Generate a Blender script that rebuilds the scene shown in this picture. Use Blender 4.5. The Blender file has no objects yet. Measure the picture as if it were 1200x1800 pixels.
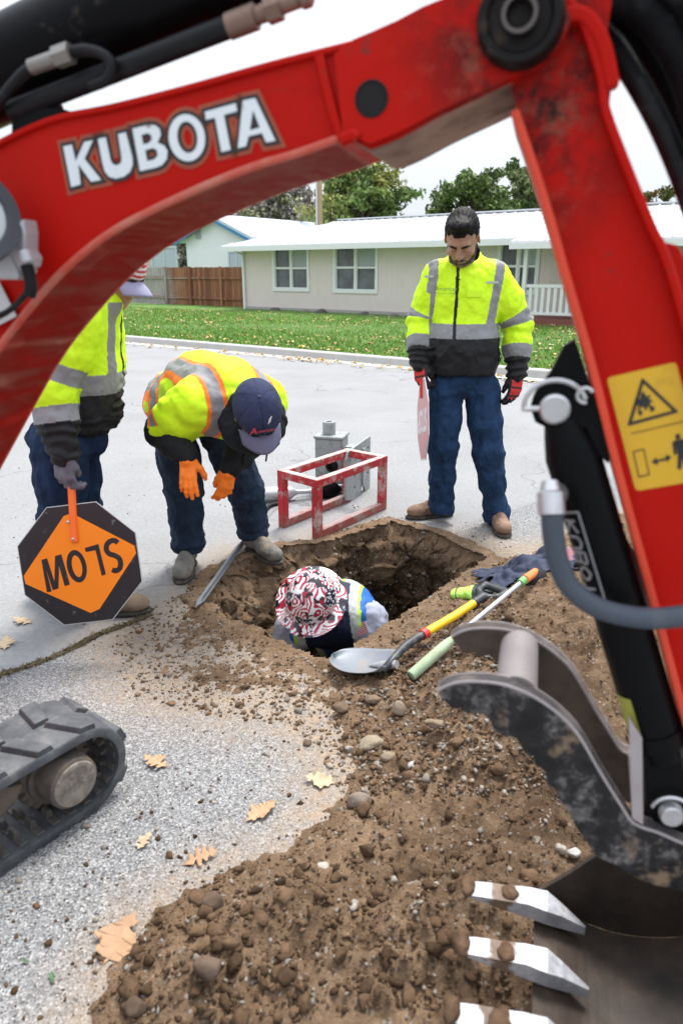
import bpy, bmesh, math, random
import numpy as np
from mathutils import Vector, Matrix
from mathutils.geometry import tessellate_polygon

# ------------------------------------------------------------ camera, sky, sun, exposure
SC = bpy.context.scene
CH, FPX, HZ = 1.46, 1250.0, 478.0            # camera height (m), focal length and horizon row (photo pixels)
PITCH = math.atan((900 - HZ) / FPX)
cam_d = bpy.data.cameras.new('camera'); cam = bpy.data.objects.new('camera', cam_d)
SC.collection.objects.link(cam); SC.camera = cam
cam.location = (0, 0, CH); cam.rotation_euler = (math.pi/2 - PITCH, 0, 0)
cam_d.sensor_fit = 'VERTICAL'; cam_d.sensor_height = 36; cam_d.sensor_width = 24
cam_d.lens = FPX / 1800 * 36; cam_d.clip_start = .05; cam_d.clip_end = 2000
cam_d.dof.use_dof = True; cam_d.dof.focus_distance = 3.6; cam_d.dof.aperture_fstop = 3.8

SUN_EL, SUN_AZ = math.radians(64), math.radians(25)     # behind the scene, a little to the right
world = bpy.data.worlds.new('World'); SC.world = world; world.use_nodes = True
nt = world.node_tree; nt.nodes.clear()
def wn(t, **k):
    n = nt.nodes.new(t)
    for a, b in k.items(): setattr(n, a, b)
    return n
sky = wn('ShaderNodeTexSky', sky_type='NISHITA', sun_disc=False); sky.sun_elevation = SUN_EL; sky.sun_rotation = SUN_AZ
sky.air_density = 1.0; sky.dust_density = 2.5
geo = wn('ShaderNodeTexCoord'); mp = wn('ShaderNodeMapping'); mp.inputs['Scale'].default_value = (1.0, 1.0, 2.6)
noi = wn('ShaderNodeTexNoise'); noi.inputs['Scale'].default_value = 1.7; noi.inputs['Detail'].default_value = 6; noi.inputs['Roughness'].default_value = .55
rmp = wn('ShaderNodeValToRGB'); rmp.color_ramp.elements[0].position = .34; rmp.color_ramp.elements[1].position = .56
rmp.color_ramp.elements[0].color = (.30,.30,.30,1); rmp.color_ramp.elements[1].color = (1,1,1,1)
mix = wn('ShaderNodeMix', data_type='RGBA'); mix.inputs[7].default_value = (6.0, 6.35, 6.8, 1)
bgn = wn('ShaderNodeBackground'); bgn.inputs['Strength'].default_value = .098
out = wn('ShaderNodeOutputWorld')
L = nt.links.new
L(geo.outputs['Generated'], mp.inputs['Vector']); L(mp.outputs[0], noi.inputs['Vector']); L(noi.outputs['Fac'], rmp.inputs[0])
L(rmp.outputs[0], mix.inputs[0]); L(sky.outputs[0], mix.inputs[6]); sz = wn('ShaderNodeSeparateXYZ'); zr = wn('ShaderNodeMapRange'); zr.inputs['From Min'].default_value = 0; zr.inputs['From Max'].default_value = 1; zr.inputs['To Min'].default_value = .58; zr.inputs['To Max'].default_value = 1.75
mul = wn('ShaderNodeMix', data_type='RGBA', blend_type='MULTIPLY'); mul.inputs[0].default_value = 1
L(geo.outputs['Generated'], sz.inputs[0]); L(sz.outputs[2], zr.inputs[0]); L(mix.outputs[2], mul.inputs[6]); L(zr.outputs[0], mul.inputs[7]); L(mul.outputs[2], bgn.inputs['Color']); L(bgn.outputs[0], out.inputs['Surface'])

sun_d = bpy.data.lights.new('sun', 'SUN'); sun_d.energy = 2.1; sun_d.angle = math.radians(18); sun_d.color = (1, .965, .91)
sun = bpy.data.objects.new('sun', sun_d); SC.collection.objects.link(sun)
sdir = Vector((math.sin(SUN_AZ)*math.cos(SUN_EL), math.cos(SUN_AZ)*math.cos(SUN_EL), math.sin(SUN_EL)))
sun.rotation_euler = sdir.to_track_quat('Z', 'Y').to_euler()
SC.view_settings.view_transform = 'Standard'; SC.view_settings.look = 'None'
SC.view_settings.exposure = 1.2; SC.view_settings.gamma = 1
SC.render.engine = 'CYCLES'; SC.cycles.max_bounces = 6; SC.cycles.use_denoising = True

# ------------------------------------------------------------ helpers: pixels -> world
cp, sp = math.cos(PITCH), math.sin(PITCH)
CAM = np.array([0, 0, CH])
def ray(u, v):
    dx, dy = (u - 600) / FPX, (900 - v) / FPX
    return np.array([dx, cp + dy*sp, -sp + dy*cp])
def G(u, v, z=0.0):
    r = ray(u, v); return CAM + r * ((z - CH) / r[2])
def Y(u, v, y):
    r = ray(u, v); return CAM + r * (y / r[1])
def PL(u, v, p0, n):
    r = ray(u, v); return CAM + r * (np.dot(np.asarray(p0) - CAM, n) / np.dot(r, n))
def V3(*a): return np.array(a, float)
def unit(a): a = np.asarray(a, float); return a / (np.linalg.norm(a) + 1e-12)

COL = SC.collection
def link(name, mesh, mat=None, parent=None, smooth=False):
    o = bpy.data.objects.new(name, mesh); COL.objects.link(o)
    if mat is not None:
        for m in (mat if isinstance(mat, (list, tuple)) else [mat]): mesh.materials.append(m)
    if parent is not None: o.parent = parent
    if smooth: mesh.shade_smooth()
    return o
def empty(name, loc=(0, 0, 0)):
    o = bpy.data.objects.new(name, None); COL.objects.link(o); o.location = loc; o.empty_display_size = .1
    return o
def tag(o, label=None, cat=None, group=None, kind=None):
    if label: o['label'] = label
    if cat: o['category'] = cat
    if group: o['group'] = group
    if kind: o['kind'] = kind
    return o
def attach(child, root):
    """child's mesh is in world coordinates; keep it there under an empty that stands elsewhere"""
    child.parent = root; child.matrix_parent_inverse = Matrix.Translation(-Vector(root.location)); return child

def np_mesh(name, V, Fs, attrs=None, cols=None):
    me = bpy.data.meshes.new(name)
    V = np.asarray(V, np.float32); Fs = np.asarray(Fs, np.int32)
    k = Fs.shape[1]
    me.vertices.add(len(V)); me.vertices.foreach_set('co', V.ravel())
    me.loops.add(Fs.size); me.loops.foreach_set('vertex_index', Fs.ravel())
    me.polygons.add(len(Fs)); me.polygons.foreach_set('loop_start', np.arange(0, Fs.size, k, dtype=np.int32))
    me.update(calc_edges=True)
    for n, a in (attrs or {}).items():
        at = me.attributes.new(n, 'FLOAT', 'POINT'); at.data.foreach_set('value', np.asarray(a, np.float32))
    for n, c in (cols or {}).items():
        at = me.attributes.new(n, 'FLOAT_COLOR', 'POINT')
        c = np.asarray(c, np.float32); c = np.hstack([c, np.ones((len(c), 1), np.float32)]) if c.shape[1] == 3 else c
        at.data.foreach_set('color', c.ravel())
    return me

# ------------------------------------------------------------ numpy noise
_rng = np.random.RandomState(7)
_perm = np.arange(256); _rng.shuffle(_perm); _perm = np.concatenate([_perm]*3)
_grad = _rng.normal(size=(256, 3)); _grad /= np.linalg.norm(_grad, axis=1)[:, None]
def pnoise(P):
    P = np.asarray(P, float); I = np.floor(P).astype(int); f = P - I; I &= 255
    w = f*f*f*(f*(f*6-15)+10); r = 0
    for dx in (0, 1):
        for dy in (0, 1):
            for dz in (0, 1):
                h = _perm[_perm[_perm[I[..., 0]+dx]+I[..., 1]+dy]+I[..., 2]+dz]
                g = _grad[h]
                d = g[..., 0]*(f[..., 0]-dx)+g[..., 1]*(f[..., 1]-dy)+g[..., 2]*(f[..., 2]-dz)
                r = r + d*(w[..., 0] if dx else 1-w[..., 0])*(w[..., 1] if dy else 1-w[..., 1])*(w[..., 2] if dz else 1-w[..., 2])
    return r * 1.6
def fbm(P, s=1.0, octv=4, rough=.5, off=0.0):
    P = np.asarray(P, float)*s + off; a, t = 1.0, 0
    for k in range(octv): t = t + a*pnoise(P); P = P*2.03+11.3; a *= rough
    return t
def sstep(x, a, b):
    t = np.clip((x-a)/(b-a+1e-12), 0, 1); return t*t*(3-2*t)
def poly_sd(P, poly):
    """signed distance of 2D points to polygon, positive inside"""
    P = np.asarray(P); Q = np.asarray(poly)[:, :2]; d = np.full(len(P), 1e9); ins = np.zeros(len(P), bool)
    for i in range(len(Q)):
        a, b = Q[i], Q[(i+1) % len(Q)]; ab = b-a
        t = np.clip(((P-a)@ab)/(ab@ab+1e-12), 0, 1)
        d = np.minimum(d, np.hypot(*(P-(a+t[:, None]*ab)).T))
        c = ((a[1] > P[:, 1]) != (b[1] > P[:, 1])) & (P[:, 0] < (b[0]-a[0])*(P[:, 1]-a[1])/(b[1]-a[1]+1e-12)+a[0])
        ins ^= c
    return np.where(ins, d, -d)

# ------------------------------------------------------------ material nodes
class NB:
    def __init__(s, name, **k):
        s.m = bpy.data.materials.new(name); s.m.use_nodes = True; s.t = s.m.node_tree; s.b = s.t.nodes['Principled BSDF']
        s.tc = s.n('ShaderNodeTexCoord'); s.geo = s.n('ShaderNodeNewGeometry')
        s.pos = s.geo.outputs['Position']; s.obj = s.tc.outputs['Object']
        for a, b in k.items(): s.set(a.replace('_', ' '), b)
    def n(s, t, **k):
        n = s.t.nodes.new(t)
        for a, b in k.items(): setattr(n, a, b)
        return n
    def put(s, sock, v):
        if hasattr(v, 'is_linked') or hasattr(v, 'links'): s.t.links.new(v, sock)
        else:
            if isinstance(v, (tuple, list)) and len(v) == 3 and sock.type == 'RGBA': v = (*v, 1)
            sock.default_value = v
    def set(s, name, v): s.put(s.b.inputs[name], v); return s
    def noise(s, scale=5, detail=4, rough=.5, vec=None, dist=0, stretch=None):
        n = s.n('ShaderNodeTexNoise'); n.inputs['Scale'].default_value = scale; n.inputs['Detail'].default_value = detail
        n.inputs['Roughness'].default_value = rough; n.inputs['Distortion'].default_value = dist
        v = vec if vec is not None else s.obj
        if stretch:
            mm = s.n('ShaderNodeMapping'); mm.inputs['Scale'].default_value = stretch; s.t.links.new(v, mm.inputs[0]); v = mm.outputs[0]
        s.t.links.new(v, n.inputs['Vector']); return n.outputs['Fac']
    def voro(s, scale=5, feature='F1', out='Distance', vec=None):
        n = s.n('ShaderNodeTexVoronoi', feature=feature); n.inputs['Scale'].default_value = scale
        s.t.links.new(vec if vec is not None else s.obj, n.inputs['Vector']); return n.outputs[out]
    def ramp(s, f, *st):
        n = s.n('ShaderNodeValToRGB'); e = n.color_ramp.elements
        while len(e) < len(st): e.new(.5)
        for i, (p, c) in enumerate(st):
            if not isinstance(c, (tuple, list)): c = (c, c, c)
            e[i].position = p; e[i].color = (*c, 1)
        s.put(n.inputs[0], f); return n.outputs[0]
    def mix(s, f, a, b, mode='MIX'):
        n = s.n('ShaderNodeMix', data_type='RGBA', blend_type=mode); s.put(n.inputs[0], f); s.put(n.inputs[6], a); s.put(n.inputs[7], b)
        return n.outputs[2]
    def ma(s, op, a, b=0.0):
        n = s.n('ShaderNodeMath', operation=op); s.put(n.inputs[0], a); s.put(n.inputs[1], b); return n.outputs[0]
    def attr(s, name, out='Fac'):
        n = s.n('ShaderNodeAttribute', attribute_name=name); return n.outputs[out]
    def sep(s, v, i):
        n = s.n('ShaderNodeSeparateXYZ'); s.t.links.new(v, n.inputs[0]); return n.outputs[i]
    def bump(s, h, strength=.3, dist=.01, prev=None):
        n = s.n('ShaderNodeBump'); n.inputs['Strength'].default_value = strength; n.inputs['Distance'].default_value = dist
        s.put(n.inputs['Height'], h)
        if prev is not None: s.t.links.new(prev, n.inputs['Normal'])
        s.t.links.new(n.outputs[0], s.b.inputs['Normal']); return n.outputs[0]

def flat(name, col, rough=.6, metal=0.0, var=.12, nscale=12, bump=.0, bscale=80, spec=.5, dirt=None, dcol=(.22,.17,.12), dscale=6):
    k = NB(name); c = k.mix(k.noise(nscale, 5, .6), tuple(x*(1-var) for x in col), tuple(min(1, x*(1+var)) for x in col))
    if dirt:
        f = k.ramp(k.noise(dscale, 8, .7), (dirt[0], 0), (dirt[1], 1)); c = k.mix(k.ma('MULTIPLY', f, dirt[2]), c, dcol)
        k.set('Roughness', k.ma('ADD', k.ma('MULTIPLY', f, .3), rough))
    else: k.set('Roughness', k.ma('ADD', k.ma('MULTIPLY', k.noise(nscale*2, 3), .15), rough-.07))
    k.set('Base Color', c).set('Metallic', metal).set('Specular IOR Level', spec)
    if bump: k.bump(k.noise(bscale, 5, .6), bump, .004)
    return k.m
def vcol(name, rough=.7, bump=.15, bscale=120, var=.1, nscale=25, sheen=0, attr='col', spec=.4, metal=0):
    k = NB(name); c = k.attr(attr, 'Color')
    c = k.mix(1.0, c, k.ramp(k.noise(nscale, 5, .6), (.3, 1-var), (.7, 1)), 'MULTIPLY')
    k.set('Base Color', c).set('Roughness', rough).set('Specular IOR Level', spec).set('Metallic', metal)
    if sheen: k.set('Sheen Weight', sheen)
    if bump: k.bump(k.noise(bscale, 4, .6), bump, .003)
    return k.m

# ------------------------------------------------------------ simple shapes into bmesh
class BM:
    def __init__(s): s.b = bmesh.new()
    def box(s, c, size, R=None, bevel=0):
        m = Matrix.Translation(Vector(c))
        if R is not None: m = m @ Matrix(np.asarray(R).tolist()).to_4x4()
        m = m @ Matrix.Diagonal((*size, 1)); r = bmesh.ops.create_cube(s.b, size=1, matrix=m)
        if bevel:
            es = list({e for v in r['verts'] for e in v.link_edges}); bmesh.ops.bevel(s.b, geom=es, offset=bevel, segments=2, affect='EDGES')
        return s
    def beam(s, a, b, w, h, up=(0, 0, 1), bevel=0):
        a, b = np.asarray(a, float), np.asarray(b, float); z = unit(b-a); x = unit(np.cross(up, z)); y = np.cross(z, x)
        return s.box((a+b)/2, (w, h, np.linalg.norm(b-a)), np.array([x, y, z]).T, bevel)
    def cyl(s, a, b, r, r2=None, n=24, cap=True):
        return s.lathe(a, b, [(0, r), (1, r if r2 is None else r2)], n, cap)
    def lathe(s, a, b, prof, n=24, cap=True):
        a, b = np.asarray(a, float), np.asarray(b, float); z = unit(b-a)
        x = unit(np.cross(z, (0, 0, 1) if abs(z[2]) < .9 else (1, 0, 0))); y = np.cross(z, x); rings = []
        for t, r in prof:
            p = a + (b-a)*t
            rings.append([s.b.verts.new(p + r*(math.cos(q)*x+math.sin(q)*y)) for q in np.linspace(0, 2*math.pi, n, endpoint=False)])
        for A, B in zip(rings, rings[1:]):
            for i in range(n): s.b.faces.new((A[i], A[(i+1) % n], B[(i+1) % n], B[i]))
        if cap: s.b.faces.new(rings[0][::-1]); s.b.faces.new(rings[-1])
        return s
    def tube(s, pts, r, n=12, ridge=0, closed=False):
        pts = [np.asarray(p, float) for p in pts]; rr = r if hasattr(r, '__len__') else [r]*len(pts); prev = None; rings = []
        for i, p in enumerate(pts):
            t = unit(pts[min(i+1, len(pts)-1)]-pts[max(i-1, 0)])
            if prev is None: x = unit(np.cross(t, (0.13, .2, 1) if abs(t[2]) < .9 else (1, 0, 0)))
            else: x = unit(prev - t*np.dot(prev, t))
            prev = x; y = np.cross(t, x); q = rr[i]*(1+(ridge if i % 2 else 0))
            rings.append([s.b.verts.new(p+q*(math.cos(w)*x+math.sin(w)*y)) for w in np.linspace(0, 2*math.pi, n, endpoint=False)])
        for A, B in zip(rings, rings[1:]):
            for i in range(n): s.b.faces.new((A[i], A[(i+1) % n], B[(i+1) % n], B[i]))
        s.b.faces.new(rings[0][::-1]); s.b.faces.new(rings[-1]); return s
    def prism(s, poly, vec):
        """poly: list of 3D points (planar), extruded along vec; concave polygons are triangulated"""
        n = len(poly); vec = np.asarray(vec, float)
        A = [s.b.verts.new(p) for p in poly]; B = [s.b.verts.new(np.asarray(p)+vec) for p in poly]
        for t in tessellate_polygon([[Vector(p) for p in poly]]):
            try: s.b.faces.new([A[i] for i in t]); s.b.faces.new([B[i] for i in t[::-1]])
            except ValueError: pass
        for i in range(n): s.b.faces.new((A[i], B[i], B[(i+1) % n], A[(i+1) % n]))
        return s
    def quad(s, *p): s.b.faces.new([s.b.verts.new(x) for x in p]); return s
    def done(s, name, mat, parent=None, smooth=False, bevel=0, angle=40):
        bmesh.ops.recalc_face_normals(s.b, faces=s.b.faces)
        me = bpy.data.meshes.new(name); s.b.to_mesh(me); s.b.free()
        if isinstance(parent, bpy.types.Object) and tuple(parent.location) != (0, 0, 0) and parent.parent is None:
            o = link(name, me, mat); attach(o, parent)
        else: o = link(name, me, mat, parent)
        if smooth:
            me.shade_smooth(); me.set_sharp_from_angle(angle=math.radians(angle))
        if bevel:
            md = o.modifiers.new('bevel', 'BEVEL'); md.width = bevel; md.segments = 2; md.limit_method = 'ANGLE'; md.angle_limit = math.radians(35)
        return o
def spline(pts, n=8):
    """Catmull-Rom through points"""
    P = [np.asarray(p, float) for p in pts]; P = [2*P[0]-P[1]] + P + [2*P[-1]-P[-2]]; out = []
    for i in range(1, len(P)-2):
        for t in np.linspace(0, 1, n, endpoint=False):
            a, b, c, d = P[i-1:i+3]
            out.append(.5*((2*b)+(-a+c)*t+(2*a-5*b+4*c-d)*t*t+(-a+3*b-3*c+d)*t**3))
    out.append(P[-2]); return out
# ------------------------------------------------------------ organic shapes: blended volumes -> one continuous mesh
class Vol:
    def __init__(s, res=.006): s.p = []; s.res = res
    def cone(s, a, b, ra, rb, k=.02, flat_dir=None, ff=1.0, sub=False, tag_=0):
        a, b = np.asarray(a, float), np.asarray(b, float); s.p.append(('c', a, b, ra, rb, k, None if flat_dir is None else unit(flat_dir), ff, sub, tag_)); return s
    def chain(s, pts, rs, k=.02, flat_dir=None, ff=1.0, tag_=0):
        for i in range(len(pts)-1): s.cone(pts[i], pts[i+1], rs[i], rs[i+1], k, flat_dir, ff, tag_=tag_)
        return s
    def ell(s, c, r, R=None, k=.02, sub=False, tag_=0):
        s.p.append(('e', np.asarray(c, float), np.asarray(r, float), np.eye(3) if R is None else np.asarray(R, float), k, sub, tag_)); return s
    def box(s, c, h, R=None, rd=.01, k=.01, sub=False, tag_=0):
        s.p.append(('b', np.asarray(c, float), np.asarray(h, float), np.eye(3) if R is None else np.asarray(R, float), rd, k, sub, tag_)); return s
    def mesh(s, noise=None):
        lo = np.full(3, 1e9); hi = -lo
        for q in s.p:
            if q[0] == 'c' and not q[8]:
                m = max(q[3], q[4]); lo = np.minimum(lo, np.minimum(q[1], q[2])-m); hi = np.maximum(hi, np.maximum(q[1], q[2])+m)
            elif q[0] == 'e' and not q[5]: lo = np.minimum(lo, q[1]-max(q[2])); hi = np.maximum(hi, q[1]+max(q[2]))
            elif q[0] == 'b' and not q[6]: m = np.linalg.norm(q[2]); lo = np.minimum(lo, q[1]-m); hi = np.maximum(hi, q[1]+m)
        lo -= s.res*3+.01; hi += s.res*3+.01; N = np.ceil((hi-lo)/s.res).astype(int)+1
        D = np.full(N, .08, np.float32)
        ax = [lo[i]+np.arange(N[i])*s.res for i in range(3)]
        for q in s.p:
            k = {'c': lambda: q[5], 'e': lambda: q[4], 'b': lambda: q[5]}[q[0]](); sub = {'c': lambda: q[8], 'e': lambda: q[5], 'b': lambda: q[6]}[q[0]]()
            if q[0] == 'c': m = max(q[3], q[4]); a0, b0 = np.minimum(q[1], q[2])-m, np.maximum(q[1], q[2])+m
            elif q[0] == 'e': a0, b0 = q[1]-max(q[2]), q[1]+max(q[2])
            else: m = np.linalg.norm(q[2]); a0, b0 = q[1]-m, q[1]+m
            mg = k+.012; i0 = np.clip(((a0-mg-lo)/s.res).astype(int), 0, N-1); i1 = np.clip(((b0+mg-lo)/s.res).astype(int)+2, 1, N)
            sl = tuple(slice(i0[i], i1[i]) for i in range(3))
            P = np.stack(np.meshgrid(*[ax[i][sl[i]] for i in range(3)], indexing='ij'), -1)
            if q[0] == 'c':
                _, a, b, ra, rb, _, fd, ff, _, _ = q; ab = b-a; L_ = ab@ab+1e-9; W = P-a
                if fd is not None: W = W+(ff-1)*fd*(W@fd)[..., None]; ab = ab+(ff-1)*fd*(ab@fd); L_ = ab@ab+1e-9
                t = np.clip((W@ab)/L_, 0, 1); d = np.linalg.norm(W-t[..., None]*ab, axis=-1)-(ra+(rb-ra)*t)
            elif q[0] == 'e':
                _, c, r, R, _, _, _ = q; W = (P-c)@R; k0 = np.linalg.norm(W/r, axis=-1); k1 = np.linalg.norm(W/(r*r), axis=-1)+1e-9; d = k0*(k0-1)/k1
            else:
                _, c, h, R, rd, _, _, _ = q; W = np.abs((P-c)@R)-h+rd; d = np.linalg.norm(np.maximum(W, 0), axis=-1)+np.minimum(W.max(-1), 0)-rd
            C = D[sl]
            if sub: hh = np.clip(.5-.5*(C+d)/k, 0, 1); D[sl] = C+(-d-C)*hh+k*hh*(1-hh)
            else: hh = np.clip(.5+.5*(C-d)/k, 0, 1); D[sl] = C+(d-C)*hh-k*hh*(1-hh)
        D[0] = D[-1] = .08; D[:, 0] = D[:, -1] = .08; D[:, :, 0] = D[:, :, -1] = .08
        # naive surface nets
        sg = D < 0; n = N-1
        cor = [(i, j, l) for i in (0, 1) for j in (0, 1) for l in (0, 1)]
        cnt = sum(sg[i:i+n[0], j:j+n[1], l:l+n[2]].astype(np.int8) for i, j, l in cor)
        cells = np.argwhere((cnt > 0) & (cnt < 8)); idm = np.full(tuple(n), -1, np.int32); idm[tuple(cells.T)] = np.arange(len(cells))
        Vv = np.zeros((len(cells), 3)); ct = np.zeros(len(cells))
        for a in cor:
            for d in range(3):
                if a[d]: continue
                b = list(a); b[d] = 1
                A = D[cells[:, 0]+a[0], cells[:, 1]+a[1], cells[:, 2]+a[2]]; Bq = D[cells[:, 0]+b[0], cells[:, 1]+b[1], cells[:, 2]+b[2]]
                m = (A < 0) != (Bq < 0); t = np.where(m, A/(A-Bq+1e-12), 0); p = np.tile(np.array(a, float), (len(cells), 1)); p[:, d] = t
                Vv += p*m[:, None]; ct += m
        Vv = lo+(cells+Vv/ct[:, None])*s.res
        Fs = []
        for d in range(3):
            e0 = [slice(1, n[i]) for i in range(3)]; e0[d] = slice(0, n[d]); e1 = list(e0); e1[d] = slice(1, n[d]+1)
            A, Bq = sg[tuple(e0)], sg[tuple(e1)]; w = np.argwhere(A != Bq); 
            if not len(w): continue
            base = w+np.array([0 if i == d else 1 for i in range(3)]); u, v = [(1, 2), (2, 0), (0, 1)][d]
            q = []
            for du, dv in ((1, 1), (0, 1), (0, 0), (1, 0)):
                c = base.copy(); c[:, u] -= du; c[:, v] -= dv; q.append(idm[tuple(c.T)])
            q = np.stack(q, 1); fl = A[tuple(w.T)]; q = np.where(fl[:, None], q, q[:, ::-1]); Fs.append(q)
        Fs = np.vstack(Fs); Fs = Fs[(Fs >= 0).all(1)]
        return Vv, Fs
def relax(V, Fq, it=2, lam=.5):
    for _ in range(it):
        S = np.zeros_like(V); c = np.zeros(len(V))
        for i in range(Fq.shape[1]):
            for j in (1, Fq.shape[1]-1): np.add.at(S, Fq[:, i], V[Fq[:, (i+j) % Fq.shape[1]]]); np.add.at(c, Fq[:, i], 1)
        V = V+(S/np.maximum(c, 1)[:, None]-V)*lam
    return V
def vnorm(V, Fq):
    a, b, c = V[Fq[:, 0]], V[Fq[:, 1]], V[Fq[:, 2]]; n = np.cross(b-a, c-a); out = np.zeros_like(V)
    for i in range(Fq.shape[1]): np.add.at(out, Fq[:, i], n)
    return out/(np.linalg.norm(out, axis=1)[:, None]+1e-12)
def vol_obj(name, vol, mat, parent=None, colfn=None, dispfn=None, it=2, attrs=None):
    V, Fq = vol.mesh(); V = relax(V, Fq, it)
    cols = colfn(V) if colfn else None; at = attrs(V) if attrs else None
    if dispfn is not None: V = V+vnorm(V, Fq)*dispfn(V)[:, None]
    c = None if cols is None else {'col': cols}
    me = np_mesh(name, V, Fq, at, c); me.shade_smooth(); o = link(name, me, mat)
    if parent is not None:
        if tuple(parent.location) != (0, 0, 0): attach(o, parent)
        else: o.parent = parent
    return o
def seg_t(P, a, b):
    a, b = np.asarray(a, float), np.asarray(b, float); ab = b-a; t = ((P-a)@ab)/(ab@ab); tc = np.clip(t, 0, 1)
    return t, np.linalg.norm(P-a-tc[:, None]*ab, axis=1)
def Rz(a): c, s = math.cos(a), math.sin(a); return np.array([[c, -s, 0], [s, c, 0], [0, 0, 1]])
def Rx(a): c, s = math.cos(a), math.sin(a); return np.array([[1, 0, 0], [0, c, -s], [0, s, c]])
def Ry(a): c, s = math.cos(a), math.sin(a); return np.array([[c, 0, s], [0, 1, 0], [-s, 0, c]])
def frame(y, z):
    """columns x, y, z; y kept, z made perpendicular"""
    y = unit(y); z = np.asarray(z, float); z = unit(z-y*np.dot(y, z)); return np.array([np.cross(y, z), y, z]).T

SKINM = vcol('skin', rough=.5, bump=.1, bscale=200, var=.06, nscale=40, spec=.35)
HAIRM = vcol('hair', rough=.6, bump=.3, bscale=260, var=.3, nscale=120, spec=.12)
CLOTH = vcol('work_cloth', rough=.85, bump=.25, bscale=300, var=.12, nscale=18, spec=.25)
DENIM = vcol('denim', rough=.9, bump=.3, bscale=350, var=.22, nscale=22, spec=.2)
HIVIS = vcol('hi_vis_fabric', rough=.65, bump=.15, bscale=200, var=.05, nscale=12, spec=.3)
LEATH = vcol('boot_leather', rough=.8, bump=.35, bscale=120, var=.25, nscale=35, spec=.25)
GLOVE = vcol('glove_rubber', rough=.55, bump=.2, bscale=150, var=.12, nscale=30, spec=.35)
LIME, TAPE, BLKC, NAVY, ORNG = (.62,.92,.015), (.24,.24,.25), (.012,.012,.014), (.012,.024,.062), (.95,.20,.015)

def head_vol(c, R, sc=1.0, res=.004, skin=(.36,.20,.13), lids=True, parent=None, body=None):
    """adds a head to a body volume; local x = the person's left, y = forward, z = up; c = head centre"""
    T_ = lambda x, y, z: np.asarray(c)+R@(np.array([x, y, z])*sc)
    v = body; e = lambda p, r, k=.012, sub=False, RR=None: v.ell(T_(*p), np.array(r)*sc, R if RR is None else R@RR, k*sc, sub)
    e((0, -.012, .035), (.077, .096, .088), .02); e((0, .015, -.02), (.068, .082, .075), .02); e((0, .042, -.072), (.048, .050, .042), .02)
    e((0, .072, -.098), (.022, .018, .016), .018); v.cone(T_(-.045, .0, -.06), T_(-.03, .06, -.095), .022*sc, .016*sc, .02*sc); v.cone(T_(.045, .0, -.06), T_(.03, .06, -.095), .022*sc, .016*sc, .02*sc)
    e((0, .078, .028), (.055, .018, .014), .014)                                   # brow
    for s in (-1, 1):
        e((s*.033, .096, .002), (.021, .016, .014), .008, True)                    # socket
        e((s*.032, .081, .003), (.0155, .0145, .0135), .003)                       # eye with lid
        e((s*.044, .066, -.026), (.024, .022, .018), .016)                         # cheek
        e((s*.079, -.004, -.004), (.009, .019, .031), .006, RR=Rz(s*-.35)); e((s*.086, -.002, .0), (.006, .010, .018), .004, True, RR=Rz(s*-.35))
    v.cone(T_(0, .088, .018), T_(0, .112, -.026), .0085*sc, .0125*sc, .010*sc)     # nose
    for s in (-1, 1): e((s*.0125, .100, -.030), (.0085, .011, .0085), .006)
    e((0, .090, -.056), (.024, .010, .0062), .005); e((0, .089, -.068), (.021, .010, .0072), .005); e((0, .101, -.0615), (.024, .008, .0016), .002, True)
    return T_
def hair_vol(c, R, sc=1.0, res=.0036, colr=(.012,.010,.010), parent=None, capped=False):
    T_ = lambda x, y, z: np.asarray(c)+R@(np.array([x, y, z])*sc)
    v = Vol(res*sc); v.ell(T_(0, -.016, .042), np.array((.083, .103, .092))*sc, R, .01)
    v.ell(T_(0, .128, -.022), np.array((.082, .098, .098))*sc, R, .010*sc, True); v.box(T_(0, .11, -.07), (.12*sc, .09*sc, .075*sc), R, .02*sc, .012*sc, True)      # face
    v.box(T_(0, 0, -.118), (.2, .2, .075*sc), R, .01, .01*sc, True)
    for s in (-1, 1): v.ell(T_(s*.090, .014, -.018), np.array((.024, .036, .046))*sc, R, .008*sc, True); v.box(T_(s*.08, .085, -.03), (.04*sc, .055*sc, .085*sc), R, .02*sc, .01*sc, True)
    for s in (-1, 1): v.ell(T_(s*.050, .098, .062), np.array((.030, .040, .026))*sc, R, .010*sc, True)
    if capped: v.box(T_(0, .02, .125), (.2, .2, .105*sc), R, .0, .004, True)
    else: v.ell(T_(0, .045, .112), np.array((.060, .050, .026))*sc, R@Rx(.30), .02*sc)
    dis = lambda P: .0035*fbm(((P-c)@R)*[160, 30, 60], 1, 3)
    o = vol_obj('hair', v, HAIRM, parent, lambda P: np.tile(colr, (len(P), 1))*(1+.6*fbm(P, 60, 2)[:, None]), dis)
    b = Vol(.0025*sc)
    for s in (-1, 1): b.cone(T_(s*.014, .098, .021), T_(s*.036, .094, .026), .0045*sc, .0045*sc, .004); b.cone(T_(s*.036, .094, .026), T_(s*.052, .080, .019), .0045*sc, .0025*sc, .004)
    vol_obj('eyebrows', b, HAIRM, parent, lambda P: np.tile(colr, (len(P), 1)))
    return o
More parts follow.
